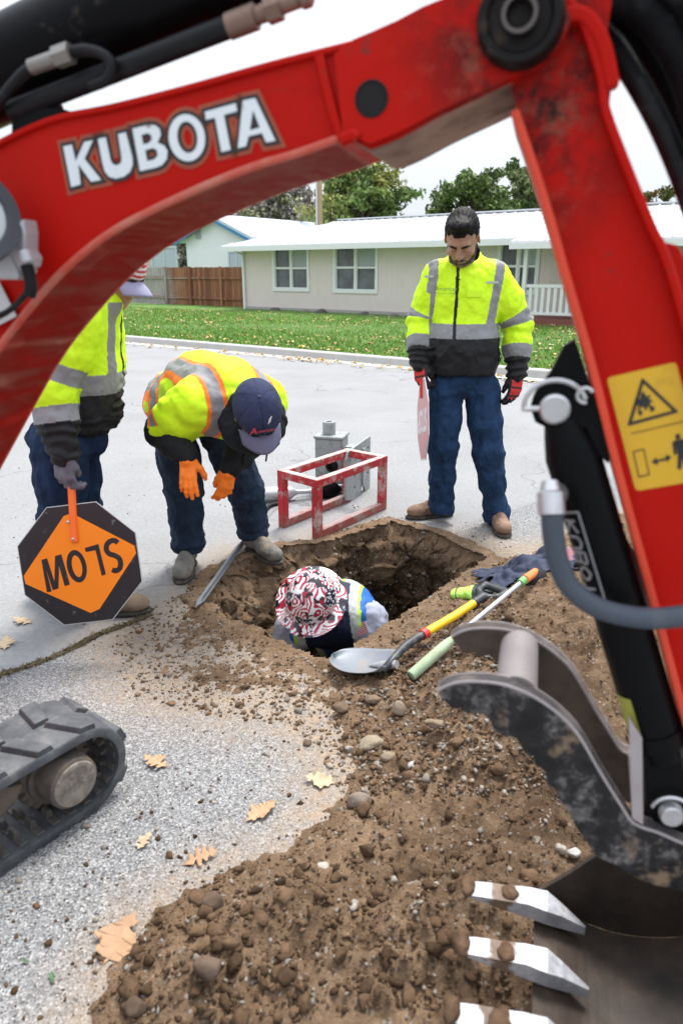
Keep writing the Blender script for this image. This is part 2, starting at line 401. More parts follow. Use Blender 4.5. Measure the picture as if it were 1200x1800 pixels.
def hand_vol(w, R, side=1, curl=(.3,.35,.4,.45), sc=1.0, spread=.0, thumb=(.5,.35), res=.0034, splay=.10, cuff=.03):
    """local: y to the fingers, x towards the thumb (times side), z = back of the hand; w = wrist point"""
    T_ = lambda x, y, z: np.asarray(w)+R@(np.array([x*side, y, z])*sc)
    v = Vol(res); v.cone(T_(0, -cuff, 0), T_(0, .012, 0), .029*sc, .031*sc, .02, R[:, 2], 1.25)
    v.box(T_(0, .055, 0), np.array((.042, .047, .0165))*sc, R, .016*sc, .018)
    v.ell(T_(.022, .035, -.010), np.array((.022, .034, .018))*sc, R, .012)
    kn = [(.031, .096), (.0105, .101), (-.0105, .097), (-.030, .088)]; Ln = [(.042, .026, .021), (.046, .030, .022), (.043, .028, .021), (.034, .021, .018)]; rr_ = [.0115, .0118, .0112, .0100]
    for i, ((x, y), ls, r) in enumerate(zip(kn, Ln, rr_)):
        ang = splay*(1.5-i)*.9+spread*(1.5-i); p = np.array([x, y, .002]); th = curl[i]*.7; pts = [np.array([x*.9, y-.03, 0]), p]
        for j, L_ in enumerate(ls):
            d = np.array([math.sin(ang)*math.cos(th), math.cos(ang)*math.cos(th), -math.sin(th)]); p = p+d*L_; pts.append(p); th += curl[i]*(1.05 if j == 0 else .8)
        v.chain([T_(*q) for q in pts], [r*sc*1.05, r*sc*1.05, r*sc, r*sc*.93, r*sc*.84], .006)
    ta, tb = thumb; p = np.array([.030, .022, -.006]); pts = [p]; d = np.array([math.sin(ta), math.cos(ta), -.35]); d /= np.linalg.norm(d)
    for j, L_ in enumerate((.040, .032, .026)):
        p = p+d*L_; pts.append(p); d = unit(d+np.array([-.5*tb, .15, -.55*tb]))
    v.chain([T_(*q) for q in pts], [.0165*sc, .0145*sc, .0128*sc, .0108*sc], .010)
    return v, T_
def boot(parent, heel, toe_dir, col=(.20,.13,.085), solec=(.045,.038,.032), sc=1.0, L_=.30, roll=0.0, shaft=.14, lace=True):
    """heel = point on the ground under the heel; toe_dir = horizontal direction"""
    y = unit(toe_dir); R = frame(y, (0, 0, 1)); T_ = lambda x, yy, z: np.asarray(heel)+R@(np.array([x, yy, z])*sc)
    v = Vol(.0055); v.ell(T_(0, .035, .06), np.array((.040, .050, .055))*sc, R, .03); v.ell(T_(0, L_*.70, .048), np.array((.050, .085, .040))*sc, R, .03); v.ell(T_(0, L_*.42, .065), np.array((.042, .09, .045))*sc, R, .03)
    v.cone(T_(0, .05, .08), T_(0, .045, shaft), .046*sc, .050*sc, .03); v.ell(T_(0, L_*.84, .045), np.array((.044, .048, .037))*sc, R, .02)
    v.cone(T_(0, L_*.36, .105), T_(0, L_*.60, .083), .018*sc, .016*sc, .02)
    v.box(T_(0, .15, -.05), (.2, .4, .068), R, .0, .004, True)
    wr = lambda P: .0022*fbm(P, 45, 3)+.003*np.sin(((P-heel)@R)[:, 1]*130)*np.exp(-((((P-heel)@R)[:, 1]-L_*.55)/.035)**2)
    def cf(P):
        q = (P-heel)@R; c = np.tile(col, (len(P), 1))*(1+.35*fbm(P, 9, 4)[:, None]); c = np.where((q[:, 2] < .032+.004*fbm(P, 30, 2))[:, None], np.array(col)*.55, c)
        d = sstep(fbm(P, 14, 4, .6, 3), .1, .6)[:, None]; return np.clip(c*(1-d*.5)+np.array([.30,.24,.18])*d*.5, 0, 1)
    b = vol_obj('boot', v, LEATH, parent, cf, wr)
    s_ = Vol(.005); s_.ell(T_(0, .045, .012), np.array((.042, .055, .02))*sc, R, .02); s_.ell(T_(0, L_*.72, .012), np.array((.054, .098, .02))*sc, R, .02); s_.ell(T_(0, L_*.4, .012), np.array((.040, .11, .02))*sc, R, .03)
    s_.box(T_(0, .15, .045), (.2, .4, .022), R, .0, .003, True); s_.box(T_(0, .15, -.052), (.2, .4, .052), R, .0, .003, True)
    def sf(P):
        q = (P-heel)@R; return .0022*np.sign(np.sin(q[:, 1]*420))*(q[:, 2] < .016)
    vol_obj('sole', s_, flat('sole_rubber', solec, .9, var=.25, nscale=40, dirt=(.5, .7, .6), dcol=(.25,.20,.15), dscale=40), b, None, sf)
    return b
def leg_folds(P, hip, knee, ank, seed, amp=.007):
    t1, d1 = seg_t(P, hip, knee); t2, d2 = seg_t(P, knee, ank); n = fbm(P, 7, 3, .5, seed)
    f = amp*.6*np.sin(t2*26+n*3.2)*(np.exp(-((t2-1.0)/.20)**2)*1.1+.45*np.exp(-((t2-.25)/.3)**2))*(d2 < .15) + amp*.5*np.sin(t1*20+n*4)*np.exp(-((t1-.98)/.18)**2) + amp*.6*np.sin(t1*22+n*4)*np.exp(-((t1-.1)/.2)**2)
    rdg = 1-2*np.abs(fbm(P*np.array([1.6, 1.6, .8]), 8, 3, .5, seed+5)); return f+amp*1.3*rdg
# ------------------------------------------------------------ the ground: road, pit, dirt
RD = unit((-.80, .60, 0)); RN = unit((.60, .80, 0))       # along the far kerb / across it, away from the camera
PIT = [G(*p) for p in [(372,1012),(430,985),(500,962),(560,958),(618,940),(688,918),(770,940),(862,985),(800,1028),(740,1072),(690,1102),(640,1135),(600,1166),(545,1162),(500,1140),(440,1112),(385,1090),(350,1050)]]
THICK = [G(*p) for p in [(600,1235),(640,1170),(720,1090),(800,1030),(880,985),(960,960),(1090,900),(1260,905),(1500,1800),(900,2100),(160,1840),(185,1730),(250,1625),(385,1540),(510,1500),(560,1450),(625,1370),(640,1310)]]
THIN = [G(*p) for p in [(640,925),(500,962),(410,970),(345,1030),(270,1070),(195,1125),(225,1205),(330,1240),(480,1262),(560,1300),(600,1370),(670,1330),(760,1150),(900,980),(850,950)]]
FAR_EDGE = [G(*p) for p in [(690,910),(905,972),(890,988),(684,922)]]
def ground_fields(X, Yc):
    P = np.stack([X, Yc], -1); P3 = np.stack([X, Yc, 0*X], -1)
    w = .025*fbm(P3, 9, 3)[..., None]*np.array([1, 1]) + .02*fbm(P3, 21, 2, off=5)[..., None]*np.array([1, -1])
    WN = lambda Q: .025*fbm(Q, 9, 3)[..., None]*np.array([1, 1]) + .02*fbm(Q, 21, 2, off=5)[..., None]*np.array([1, -1])
    dP = poly_sd(P+w, PIT); dK = poly_sd(P+w*1.5, THICK); dN = poly_sd(P+w*1.5, THIN)
    n1 = fbm(P3, 4.5, 4); n2 = fbm(P3, 17, 4, .6, 3.1); n3 = fbm(P3, 45, 3, .6, 9.7)
    ridge = 1-np.abs(fbm(P3, 8, 3, .55, 21))
    T = -.03 + .030*sstep(dN, -.12, .22) + .030*sstep(dK, -.08, .05) + .085*sstep(dK, .0, .55)
    T = T + (.006+.022*sstep(dK, 0, .3))*n1 + (.007+.014*sstep(dK, 0, .3))*n2 + .0045*n3*sstep(T, -.03, .0)
    T = T + .03*(ridge-.7)*sstep(dK, 0, .3) + .012*np.abs(fbm(P3, 26, 3, .6, 51))*sstep(dK, 0, .15)
    def hump(u, v, r, h):
        g = G(u, v); return h*np.exp(-((X-g[0])**2+(Yc-g[1])**2)/r**2)
    T = T + hump(1060, 1150, .5, .17) + hump(560, 1700, .35, .05) + hump(900, 1300, .35, .07) + hump(330, 1720, .13, .03) + hump(1100, 950, .35, .05)
    # groove pulled by the bucket
    a, b = G(420, 1760)[:2], G(900, 1440)[:2]; ab = b-a; t = np.clip(((P-a)@ab)/(ab@ab), 0, 1)
    dg = np.hypot(*np.moveaxis(P-(a+t[..., None]*ab), -1, 0)); T = T - .035*np.exp(-(dg/.09)**2)
    # thin strip of slab edge kept almost bare along the right rim
    T = np.where(dP > -.09, np.maximum(T, .004+.014*sstep(dP, -.09, -.03)+.004*n3), T)
    depth = 1.1*sstep(dP, .035, .16)
    Z = T - depth
    return Z, T, dP, dK, dN
def grid(x0, x1, y0, y1, s):
    nx, ny = int((x1-x0)/s)+1, int((y1-y0)/s)+1
    X, Yc = np.meshgrid(np.linspace(x0, x1, nx), np.linspace(y0, y1, ny)); X = X.ravel(); Yc = Yc.ravel()
    i = np.arange(nx*ny).reshape(ny, nx); Fq = np.stack([i[:-1, :-1], i[:-1, 1:], i[1:, 1:], i[1:, :-1]], -1).reshape(-1, 4)
    return X, Yc, Fq
def cull(V, Fq, keep, *ar):
    Fq = Fq[keep]; u, inv = np.unique(Fq, return_inverse=True); return (V[u], inv.reshape(Fq.shape)) + tuple(a[u] for a in ar)

# road sheet with the hole cut in it
kr = NB('asphalt')
p = kr.pos
dust = kr.attr('dust')
agg = kr.voro(210, 'F1', 'Color', p); aggv = kr.sep(agg, 0)
fine = kr.noise(330, 3, .7, p); mid = kr.noise(38, 5, .65, p); big = kr.noise(1.1, 5, .6, p)
near = kr.attr('near')
base = kr.ramp(aggv, (.0, (.085,.087,.092)), (.35, (.195,.196,.20)), (.8, (.29,.29,.29)), (1, (.46,.455,.445)))
smooth_c = kr.ramp(kr.noise(150, 6, .75, p), (.3, (.25,.25,.253)), (.7, (.33,.33,.333)))
base = kr.mix(near, smooth_c, base)
base = kr.mix(1.0, base, kr.ramp(mid, (.25, .80), (.7, 1.06)), 'MULTIPLY')
base = kr.mix(1.0, base, kr.ramp(big, (.3, .88), (.7, 1.05)), 'MULTIPLY')
base = kr.mix(kr.attr('patch'), base, kr.ramp(fine, (.3, (.10,.10,.105)), (.7, (.20,.20,.20))))
wob = kr.n('ShaderNodeVectorMath', operation='ADD'); nzc = kr.n('ShaderNodeTexNoise'); nzc.inputs['Scale'].default_value = 2.2; nzc.inputs['Detail'].default_value = 5
kr.t.links.new(p, nzc.inputs['Vector']); kr.t.links.new(p, wob.inputs[0]); kr.t.links.new(nzc.outputs['Color'], wob.inputs[1])
ck = kr.ramp(kr.voro(.42, 'DISTANCE_TO_EDGE', 'Distance', wob.outputs[0]), (.0022, 1), (.0050, 0)); ck = kr.ma('MULTIPLY', ck, kr.ramp(kr.noise(.8, 3, .5, p), (.46, 0), (.56, .75)))
base = kr.mix(kr.ma('MULTIPLY', ck, kr.ma('SUBTRACT', 1.15, near)), base, (.10,.098,.095))
base = kr.mix(kr.ramp(kr.noise(.55, 6, .7, p, stretch=(1, 1, 1)), (.55, 0), (.75, .35)), base, (.20,.195,.19))
dustc = kr.ramp(kr.noise(60, 5, .7, p), (.3, (.22,.155,.10)), (.75, (.40,.31,.22)))
dn = kr.ma('MULTIPLY', dust, kr.ramp(kr.noise(26, 8, .78, p), (.36, .25), (.62, 1.0)))
base = kr.mix(dn, base, dustc)
kr.set('Base Color', base).set('Roughness', .93).set('Specular IOR Level', .22)
b1 = kr.bump(kr.voro(210, 'F1', 'Distance', p), .55, .003); kr.bump(mid, .35, .01, b1)
X, Yc, Fq = grid(-2.8, 3.2, .4, 6.4, .025)
Z, T, dP, dK, dN = ground_fields(X, Yc)
dustv = np.clip(.95*sstep(dN, -.28, .1)+.95*sstep(dK, -.22, .05)+.12*sstep(dN, -.7, .1), 0, 1)
Lc = G(0, 1190)[:2]; Rc = G(290, 1095)[:2]; nrm = np.array([-(Rc-Lc)[1], (Rc-Lc)[0]]); nrm /= np.linalg.norm(nrm)
sd = (np.stack([X, Yc], -1)-Lc)@nrm + .012*fbm(np.stack([X, Yc, 0*X], -1), 6, 3)
nearv = sstep(-sd, -.02, .02)*.85+.15
patchv = sstep(poly_sd(np.stack([X, Yc], -1), FAR_EDGE), -.02, .015)
V = np.stack([X, Yc, 0*X], -1); kf = ~(dP[Fq].max(1) > -.025)
V2, F2, dustv, nearv, patchv = cull(V, Fq, kf, dustv, nearv, patchv)
# outer ring of the same sheet
n0 = len(V2); R0 = [(-2.8,.4),(3.2,.4),(3.2,6.4),(-2.8,6.4)]
KB = G(210, 600)[:2]                                   # a point on the far kerb line
def kerb(t, off=0.0): return np.array([*(KB + RD[:2]*t + RN[:2]*off), 0])
ring = [(-60,-20),(60,-20),(*kerb(-60)[:2],),(*kerb(60)[:2],)]
Vo = np.array([(*q, 0) for q in R0]+[(*q, 0) for q in ring])
Fo = np.array([(4,5,1,0),(5,6,2,1),(6,7,3,2),(7,4,0,3)])+n0
me = np_mesh('road', np.vstack([V2, Vo]), np.vstack([F2, Fo]), {'dust': np.concatenate([dustv, np.zeros(8)]), 'near': np.concatenate([nearv, np.zeros(8)+.1]), 'patch': np.concatenate([patchv, np.zeros(8)])})
tag(link('road', me, kr.m), kind='structure')

# soil: thin spread, heap and the pit, one height field
ks = NB('soil'); p = ks.pos
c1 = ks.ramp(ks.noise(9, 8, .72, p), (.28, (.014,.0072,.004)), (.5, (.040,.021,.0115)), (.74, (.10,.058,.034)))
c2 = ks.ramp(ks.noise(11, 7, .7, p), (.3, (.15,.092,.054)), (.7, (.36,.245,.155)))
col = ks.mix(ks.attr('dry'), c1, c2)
vc = ks.voro(95, 'F1', 'Color', p); vv = ks.sep(vc, 0)
peb = ks.ma('MULTIPLY', ks.ramp(vv, (.86, 0), (.90, 1)), ks.ramp(ks.voro(95, 'F1', 'Distance', p), (.35, 1), (.5, 0)))
col = ks.mix(ks.ma('MULTIPLY', peb, .75), col, ks.ramp(ks.sep(vc, 1), (0, (.24,.20,.16)), (1, (.46,.43,.39))))
ks.set('Base Color', col).set('Roughness', 1).set('Specular IOR Level', .12)
h1 = ks.noise(70, 8, .75, p); b1 = ks.bump(h1, .8, .02); b2 = ks.bump(ks.noise(17, 6, .7, p), .7, .05, b1); ks.bump(peb, .5, .006, b2)
SOIL = ks.m
X, Yc, Fq = grid(-1.9, 3.0, .55, 5.6, .0125)
Z, T, dP, dK, dN = ground_fields(X, Yc)
P3 = np.stack([X, Yc, Z], -1)
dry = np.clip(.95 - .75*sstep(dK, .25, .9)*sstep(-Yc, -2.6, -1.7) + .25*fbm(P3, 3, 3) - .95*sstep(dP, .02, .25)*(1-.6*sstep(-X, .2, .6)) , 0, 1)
V2, F2, dry2 = cull(P3, Fq, (T[Fq].max(1) > -.012) & (dP[Fq].min(1) < .008), dry)
me = np_mesh('excavated_dirt', V2, F2, {'dry': dry2}); me.shade_smooth()
dirt = tag(link('excavated_dirt', me, SOIL), kind='structure')
# pit walls and floor, swept down from the rim
Pp = np.array(PIT)[:, :2]; seg = np.linalg.norm(np.roll(Pp, -1, 0)-Pp, axis=1); cum = np.concatenate([[0], np.cumsum(seg)]); NR = int(cum[-1]/.012)
dd = np.linspace(0, cum[-1], NR, endpoint=False); PC = np.vstack([Pp, Pp[:1]]); rim = np.stack([np.interp(dd, cum, PC[:, 0]), np.interp(dd, cum, PC[:, 1])], 1)
for _ in range(4): rim = .5*rim+.25*(np.roll(rim, 1, 0)+np.roll(rim, -1, 0))
r3_ = np.column_stack([rim, 0*rim[:, 0]]); rim = rim - (.025*fbm(r3_, 9, 3)[:, None]*np.array([1, 1]) + .02*fbm(r3_, 21, 2, off=5)[:, None]*np.array([1, -1]))
ctr = np.array([G(650, 1060)[0], G(650, 1060)[1]]); NT = 84; tt = np.linspace(0, 1, NT); DEP = 1.05
leftw = sstep(-rim[:, 0], -.1, .5)
rows_ = []
zr, Tr, *_ = ground_fields(rim[:, 0], rim[:, 1])
for k, t in enumerate(tt):
    kk = .16*t+.10*sstep(t, 0, .12) + leftw*(.30*sstep(t, 0, .5)) + .5*sstep(t, .93, 1.0)**2
    q_ = rim+(ctr-rim)*kk[:, None]; rows_.append(np.column_stack([q_, np.full(NR, -DEP*t)+np.minimum(Tr, .03)*(1-t)]))
W_ = np.array(rows_); PW = W_.reshape(-1, 3); tf = np.repeat(tt, NR)[:, None]
lump = fbm(PW, 5, 5, .6, 40); lump2 = fbm(PW, 5, 5, .6, 60); lm = fbm(PW, 16, 4, .6, 80)
PW = PW + np.stack([lump*.07+lm*.02, lump2*.07-lm*.02, .03*lm], -1)*sstep(tf, 0, .08)
i0 = np.arange(NT-1)[:, None]*NR+np.arange(NR)[None]; i1 = np.arange(NT-1)[:, None]*NR+(np.arange(NR)[None]+1) % NR
FW_ = np.stack([i0, i0+NR, i1+NR, i1], -1).reshape(-1, 4)
fl = len(PW); PW = np.vstack([PW, [*ctr, -DEP]]); 
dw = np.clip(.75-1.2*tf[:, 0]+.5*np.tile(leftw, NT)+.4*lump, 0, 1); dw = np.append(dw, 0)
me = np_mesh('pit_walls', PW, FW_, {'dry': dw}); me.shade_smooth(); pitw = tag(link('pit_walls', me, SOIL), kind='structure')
WALLP = PW[:-1]; WALLT = tf[:, 0]
def gz(x, y):
    z, t, *_ = ground_fields(np.array([x]), np.array([y])); return float(max(z[0], 0) if t[0] < 0.0 and z[0] > -.05 else z[0])

# rubble: clods and pebbles nobody could count
def ico(sub):
    b = bmesh.new(); bmesh.ops.create_icosphere(b, subdivisions=sub, radius=1)
    V = np.array([v.co[:] for v in b.verts]); Fc = np.array([[v.index for v in f.verts] for f in b.faces]); b.free(); return V, Fc
ICO1, ICO2, ICO3 = ico(1), ico(2), ico(3)
rs = np.random.RandomState(3)
def rocks(P, S, tmpl, colr, seed=0, lump=.55):
    V0, F0 = tmpl; rs2 = np.random.RandomState(seed); N = len(P); nv = len(V0)
    Vv = np.repeat(V0[None], N, 0); o = rs2.uniform(0, 200, (N, 1, 3))
    Vv = Vv*(1+lump*fbm(Vv*1.3+o, 1, 2)[..., None])
    for _ in range(7):
        nn = rs2.normal(size=(N, 1, 3)); nn /= np.linalg.norm(nn, axis=2)[..., None]; cc_ = rs2.uniform(.45, .85, (N, 1)); dd_ = np.maximum((Vv*nn).sum(-1)-cc_, 0); Vv = Vv-nn*dd_[..., None]
    Vv = Vv*(1+.30*fbm(Vv*2.6+o+50, 1, 2)[..., None])
    Vv = Vv*rs2.uniform(.6, 1.3, (N, 1, 3)); a = rs2.uniform(0, 6.28, N); c, s_ = np.cos(a), np.sin(a)
    x, y = Vv[..., 0]*c[:, None]-Vv[..., 1]*s_[:, None], Vv[..., 0]*s_[:, None]+Vv[..., 1]*c[:, None]
    Vv = np.stack([x, y, Vv[..., 2]*.8], -1)*S[:, None, None] + P[:, None]
    Ff = (F0[None]+(np.arange(N)*nv)[:, None, None]).reshape(-1, 3)
    return Vv.reshape(-1, 3), Ff, np.repeat(colr, nv, 0)
CLOD = vcol('clod_soil', rough=1, bump=.8, bscale=150, var=.35, nscale=60, spec=.1)
def scatter_pixels(n, poly, smin, smax, power=2.5, seed=1):
    r = np.random.RandomState(seed); Q = np.array(poly); out = []
    lo, hi = Q.min(0), Q.max(0)
    while sum(map(len, out)) < n:
        c = r.uniform(lo, hi, (n*2, 2)); out.append(c[poly_sd(c, Q) > 0])
    c = np.vstack(out)[:n]; g = np.array([G(*q) for q in c]); S = smin+(smax-smin)*r.rand(n)**power
    return g, S
Pk, Sk, Cs, Ts = [], [], [], []
def clodcol(n, r, dry, pebble=.18):
    d = r.rand(n)[:, None]; c = (1-dry)*np.array([.040,.0225,.013])+dry*np.array([.20,.128,.078]); c = c*(.65+.8*d)
    pb = r.rand(n) < pebble; c[pb] = np.array([.30,.265,.225])*(.6+.7*r.rand(pb.sum(), 1)); return c
pix_thick = [(600,1235),(640,1170),(720,1090),(800,1030),(880,985),(960,950),(1090,900),(1230,905),(1260,1800),(160,1830),(185,1730),(250,1625),(385,1540),(510,1500),(560,1450),(625,1370),(640,1310)]
pix_thin = [(345,1030),(250,1075),(195,1125),(215,1215),(330,1250),(480,1275),(560,1310),(600,1400),(650,1330),(640,1180),(590,1180),(480,1140),(370,1090)]
pix_pave = [(0,1500),(250,1380),(620,1230),(640,1420),(380,1560),(150,1800),(0,1800)]
pix_ring = [(150,1040),(340,960),(640,880),(900,930),(620,1420),(400,1560),(120,1850),(60,1600),(330,1330),(110,1150)]
pix_gravelly = [(650,1180),(860,1090),(1010,1300),(960,1440),(800,1430),(640,1400),(620,1300)]
r_ = np.random.RandomState(11)
allV, allF, allC, base_i = [], [], [], 0
def add_rocks(P, S, tmpl, c, seed):
    global base_i
    z = ground_fields(P[:, 0], P[:, 1]); zz = np.where(z[1] < 0, np.maximum(z[0], 0), z[0]); ok = (z[3-1] < .02)
    P = P.copy(); P[:, 2] = zz + S*.25; P, S, c = P[ok], S[ok], c[ok]
    v, f, cc = rocks(P, S, tmpl, c, seed); allV.append(v); allF.append(f+base_i); allC.append(cc); base_i += len(v)
for poly, n, a, b, pw, dry, peb, tm, sd_ in [
    (pix_thick, 9000, .0018, .009, 3.2, .55, .10, ICO1, 1), (pix_thick, 500, .006, .026, 4, .45, .06, ICO2, 2), ([(250,1640),(700,1500),(900,1500),(900,1830),(180,1830)], 420, .004, .020, 3.5, .3, .06, ICO2, 21), ([(-50,620),(560,640),(600,900),(300,950),(-50,1050)], 500, .002, .007, 3, .3, .3, ICO1, 22),
    (pix_thin, 2600, .0018, .009, 2.5, .8, .25, ICO1, 3), (pix_thin, 130, .006, .016, 2, .8, .2, ICO2, 4),
    (pix_gravelly, 2600, .003, .012, 1.6, .75, .35, ICO1, 5), (pix_gravelly, 170, .007, .017, 2.5, .75, .3, ICO2, 6),
    (pix_ring, 1500, .0015, .006, 3, .6, .35, ICO1, 7), (pix_pave, 260, .002, .011, 3.5, .35, .3, ICO2, 8),
    ([(590,1180),(690,1110),(860,1000),(1010,960),(1010,1080),(700,1260),(610,1240)], 1500, .002, .010, 2, .8, .3, ICO1, 9),
    ([(560,880),(900,930),(900,1000),(620,960)], 350, .0025, .009, 3, .3, .5, ICO1, 10)]:
    P, S = scatter_pixels(n, poly, a, b, pw, sd_); add_rocks(P, S, tm, clodcol(n, r_, dry, peb), sd_)
# stones stuck in the pit walls
Pw = []
bv = None
idx = np.where((WALLT > .02) & (WALLT < .9))[0]; r_.shuffle(idx); idx = idx[:1500]; Pw = WALLP[idx]; Sw = .004+.020*r_.rand(len(idx))**3
v, f, cc = rocks(Pw, Sw, ICO1, clodcol(len(idx), r_, .25, .4), 12); allV.append(v); allF.append(f+base_i); allC.append(cc); base_i += len(v)
me = np_mesh('rubble', np.vstack(allV), np.vstack(allF), cols={'col': np.vstack(allC)})
tag(link('rubble', me, CLOD), kind='stuff')

# single stones one can point to: (u, v, half width in photo px, colour, label)
STN = vcol('stone_surface', rough=.95, bump=.9, bscale=70, var=.3, nscale=40, spec=.2)
for i, (u, v, w, flatz, c, lab) in enumerate([
    (651,1306,22,.6,(.42,.35,.25),'tan rounded stone, flat and wide, on the edge where dirt meets asphalt'),
    (727,1345,14,.6,(.55,.53,.51),'small pale grey oval stone right of the tan rounded stone'),
    (701,1246,15,1.1,(.38,.30,.22),'tan oblong stone standing upright below the green handle of the bar'),
    (628,1408,18,1.1,(.33,.26,.21),'round brown grey stone at the lower edge of the bare asphalt'),
    (568,1521,12,.8,(.62,.56,.48),'cream stone lying alone in dark dirt near the asphalt edge'),
    (655,1228,16,.7,(.27,.19,.13),'brown angular lump of dirt just below the shovel blade'),
    (598,1243,15,.7,(.22,.15,.10),'dark brown broken lump of dirt left below the shovel blade'),
    (681,1328,13,.7,(.36,.28,.20),'sandy stone between the tan rounded stone and the pale oval one'),
    (762,1270,16,.7,(.34,.26,.18),'sandy angular stone near the front claw plate tip'),
    (726,1562,14,1.5,(.30,.24,.19),'narrow upright stone splinter stuck in the dark dirt'),
    (370,1592,20,1.3,(.17,.115,.08),'tall brown dirt clod at the left end of the dirt heap'),
    (366,1702,24,1.1,(.19,.13,.095),'large rough brown clod low in the dirt heap near the bottom'),
    (240,1768,18,.8,(.14,.095,.065),'dark brown clod at the bottom left end of the dirt heap'),
    (527,1557,9,.8,(.50,.46,.42),'small whitish pebble left below the cream stone'),
    (1007,1497,11,1.0,(.60,.57,.53),'white pebble under the claw beside the bucket edge'),
    (540,1303,10,.7,(.20,.14,.10),'small dark dirt lump alone on the pale asphalt')]):
    g = G(u, v); z = gz(g[0], g[1]); g = G(u, v, z+.01); dist = np.linalg.norm(g-CAM); rad = w/FPX*dist
    V0, F0 = ICO3; Vv = V0*(1+.20*fbm(V0*1.2+i*7.7, 1, 3)[:, None])
    rq = np.random.RandomState(100+i); soft = 'rounded' in lab or 'oval' in lab or 'round' in lab
    for _ in range(4 if soft else 11):
        nn = unit(rq.normal(size=3)); Vv = Vv-np.outer(np.maximum(Vv@nn-rq.uniform(.60, .88), 0)*(.7 if soft else 1), nn)
    Vv = Vv*(1+.05*fbm(Vv*4+i, 1, 3)[:, None])
    Vv = Vv*np.array([1, .8, .75*flatz])*rad; a = i*1.3 % .9-.45; ca, sa = math.cos(a), math.sin(a)
    Vv = Vv@np.array([[ca, -sa, 0], [sa, ca, 0], [0, 0, 1]]); 
    me = np_mesh('stone', Vv, F0, cols={'col': np.tile(np.array(c)*.75, (len(Vv), 1))}); me.shade_smooth()
    o = link('stone' if 'clod' not in lab and 'lump' not in lab else 'dirt_clod', me, STN); o.location = (g[0], g[1], z+rad*.35*flatz)
    tag(o, lab, 'stone' if 'clod' not in lab and 'lump' not in lab else 'dirt clod', 'stones and clods around the hole')

# ------------------------------------------------------------ seam with dead grass in it
gm = flat('dry_moss', (.16,.13,.075), .95, var=.4, nscale=60, bump=.6)
bs = []; r2 = np.random.RandomState(5)
sp_ = spline([G(-40,1205), G(0,1188), G(70,1165), G(130,1140), G(170,1118), G(220,1100), G(262,1082)], 40); bb = BM()
for q in sp_:
    for k in range(9):
        a = q + np.append(r2.normal(0, .008, 2), 0); h = r2.uniform(.003, .014); d = np.append(r2.normal(0, .010, 2), h)
        w = r2.normal(0, .0018, 3)+[.0015, 0, 0]; bb.quad(a-w, a+w, a+w*.3+d, a-w*.3+d)
bb.tube([q+[0,0,-.004] for q in sp_[::4]], .011, 6)
tag(bb.done('seam_moss', gm), 'dead moss and grass in the asphalt seam', kind='stuff')

# ------------------------------------------------------------ kerb, lawn, leaves
kc = flat('kerb_concrete', (.40,.39,.37), .9, var=.18, nscale=6, bump=.5, bscale=60)
bb = BM(); A, B = kerb(-45, .0), kerb(55, .0)
prof = [(-.30,-.01),(-.30,.006),(-.03,.012),(.0,.11),(.02,.125),(.15,.13),(.15,-.01)]
for (o1, z1), (o2, z2) in zip(prof, prof[1:]):
    bb.quad(kerb(-45, o1)+[0,0,z1], kerb(55, o1)+[0,0,z1], kerb(55, o2)+[0,0,z2], kerb(-45, o2)+[0,0,z2])
tag(bb.done('kerb', kc), kind='structure')
kl = NB('lawn_grass'); p = kl.pos
c = kl.ramp(kl.noise(1.2, 6, .65, p), (.3, (.085,.20,.025)), (.6, (.15,.28,.045)), (.8, (.25,.29,.08)))
c = kl.mix(kl.ramp(kl.noise(40, 3, .7, p), (.35, 0), (.7, .6)), c, (.045,.11,.02)); kl.set('Base Color', c).set('Roughness', .95)
kl.bump(kl.noise(60, 5, .8, p), 1, .05)
g = grid(-55, 60, 0, 60, 1.0); X, Yc, Fq = g
Vw = np.array([KB[0], KB[1], 0])+np.outer(X, RD)+np.outer(Yc+.15, RN); Vw[:, 2] = .125+.0*X+.05*fbm(Vw, .25, 2)*sstep(Yc, 0, 3)
tag(link('lawn', np_mesh('lawn', Vw, Fq), kl.m), kind='structure')
# grass blades
r3 = np.random.RandomState(8); N = 42000
t = r3.uniform(-10, 14, N); o_ = 8.5*r3.rand(N)**1.3+.12
base = np.array([KB[0], KB[1], .125])+np.outer(t, RD)+np.outer(o_, RN); h = r3.uniform(.03, .075, N)
a = r3.uniform(0, 6.28, N); wv = np.stack([np.cos(a), np.sin(a), 0*a], -1)*.012; tip = base+np.stack([r3.normal(0, .02, N), r3.normal(0, .02, N), h], -1)
Vg = np.stack([base-wv, base+wv, tip], 1).reshape(-1, 3); Fg = np.arange(3*N).reshape(-1, 3)
gc = np.array([.14,.29,.04])*r3.uniform(.6, 1.5, (N, 1))+np.array([.05,.0,.0])*r3.rand(N, 1)
tag(link('grass', np_mesh('grass', Vg, Fg, cols={'col': np.repeat(gc, 3, 0)}), vcol('grass_blade', .9, 0)), kind='stuff')
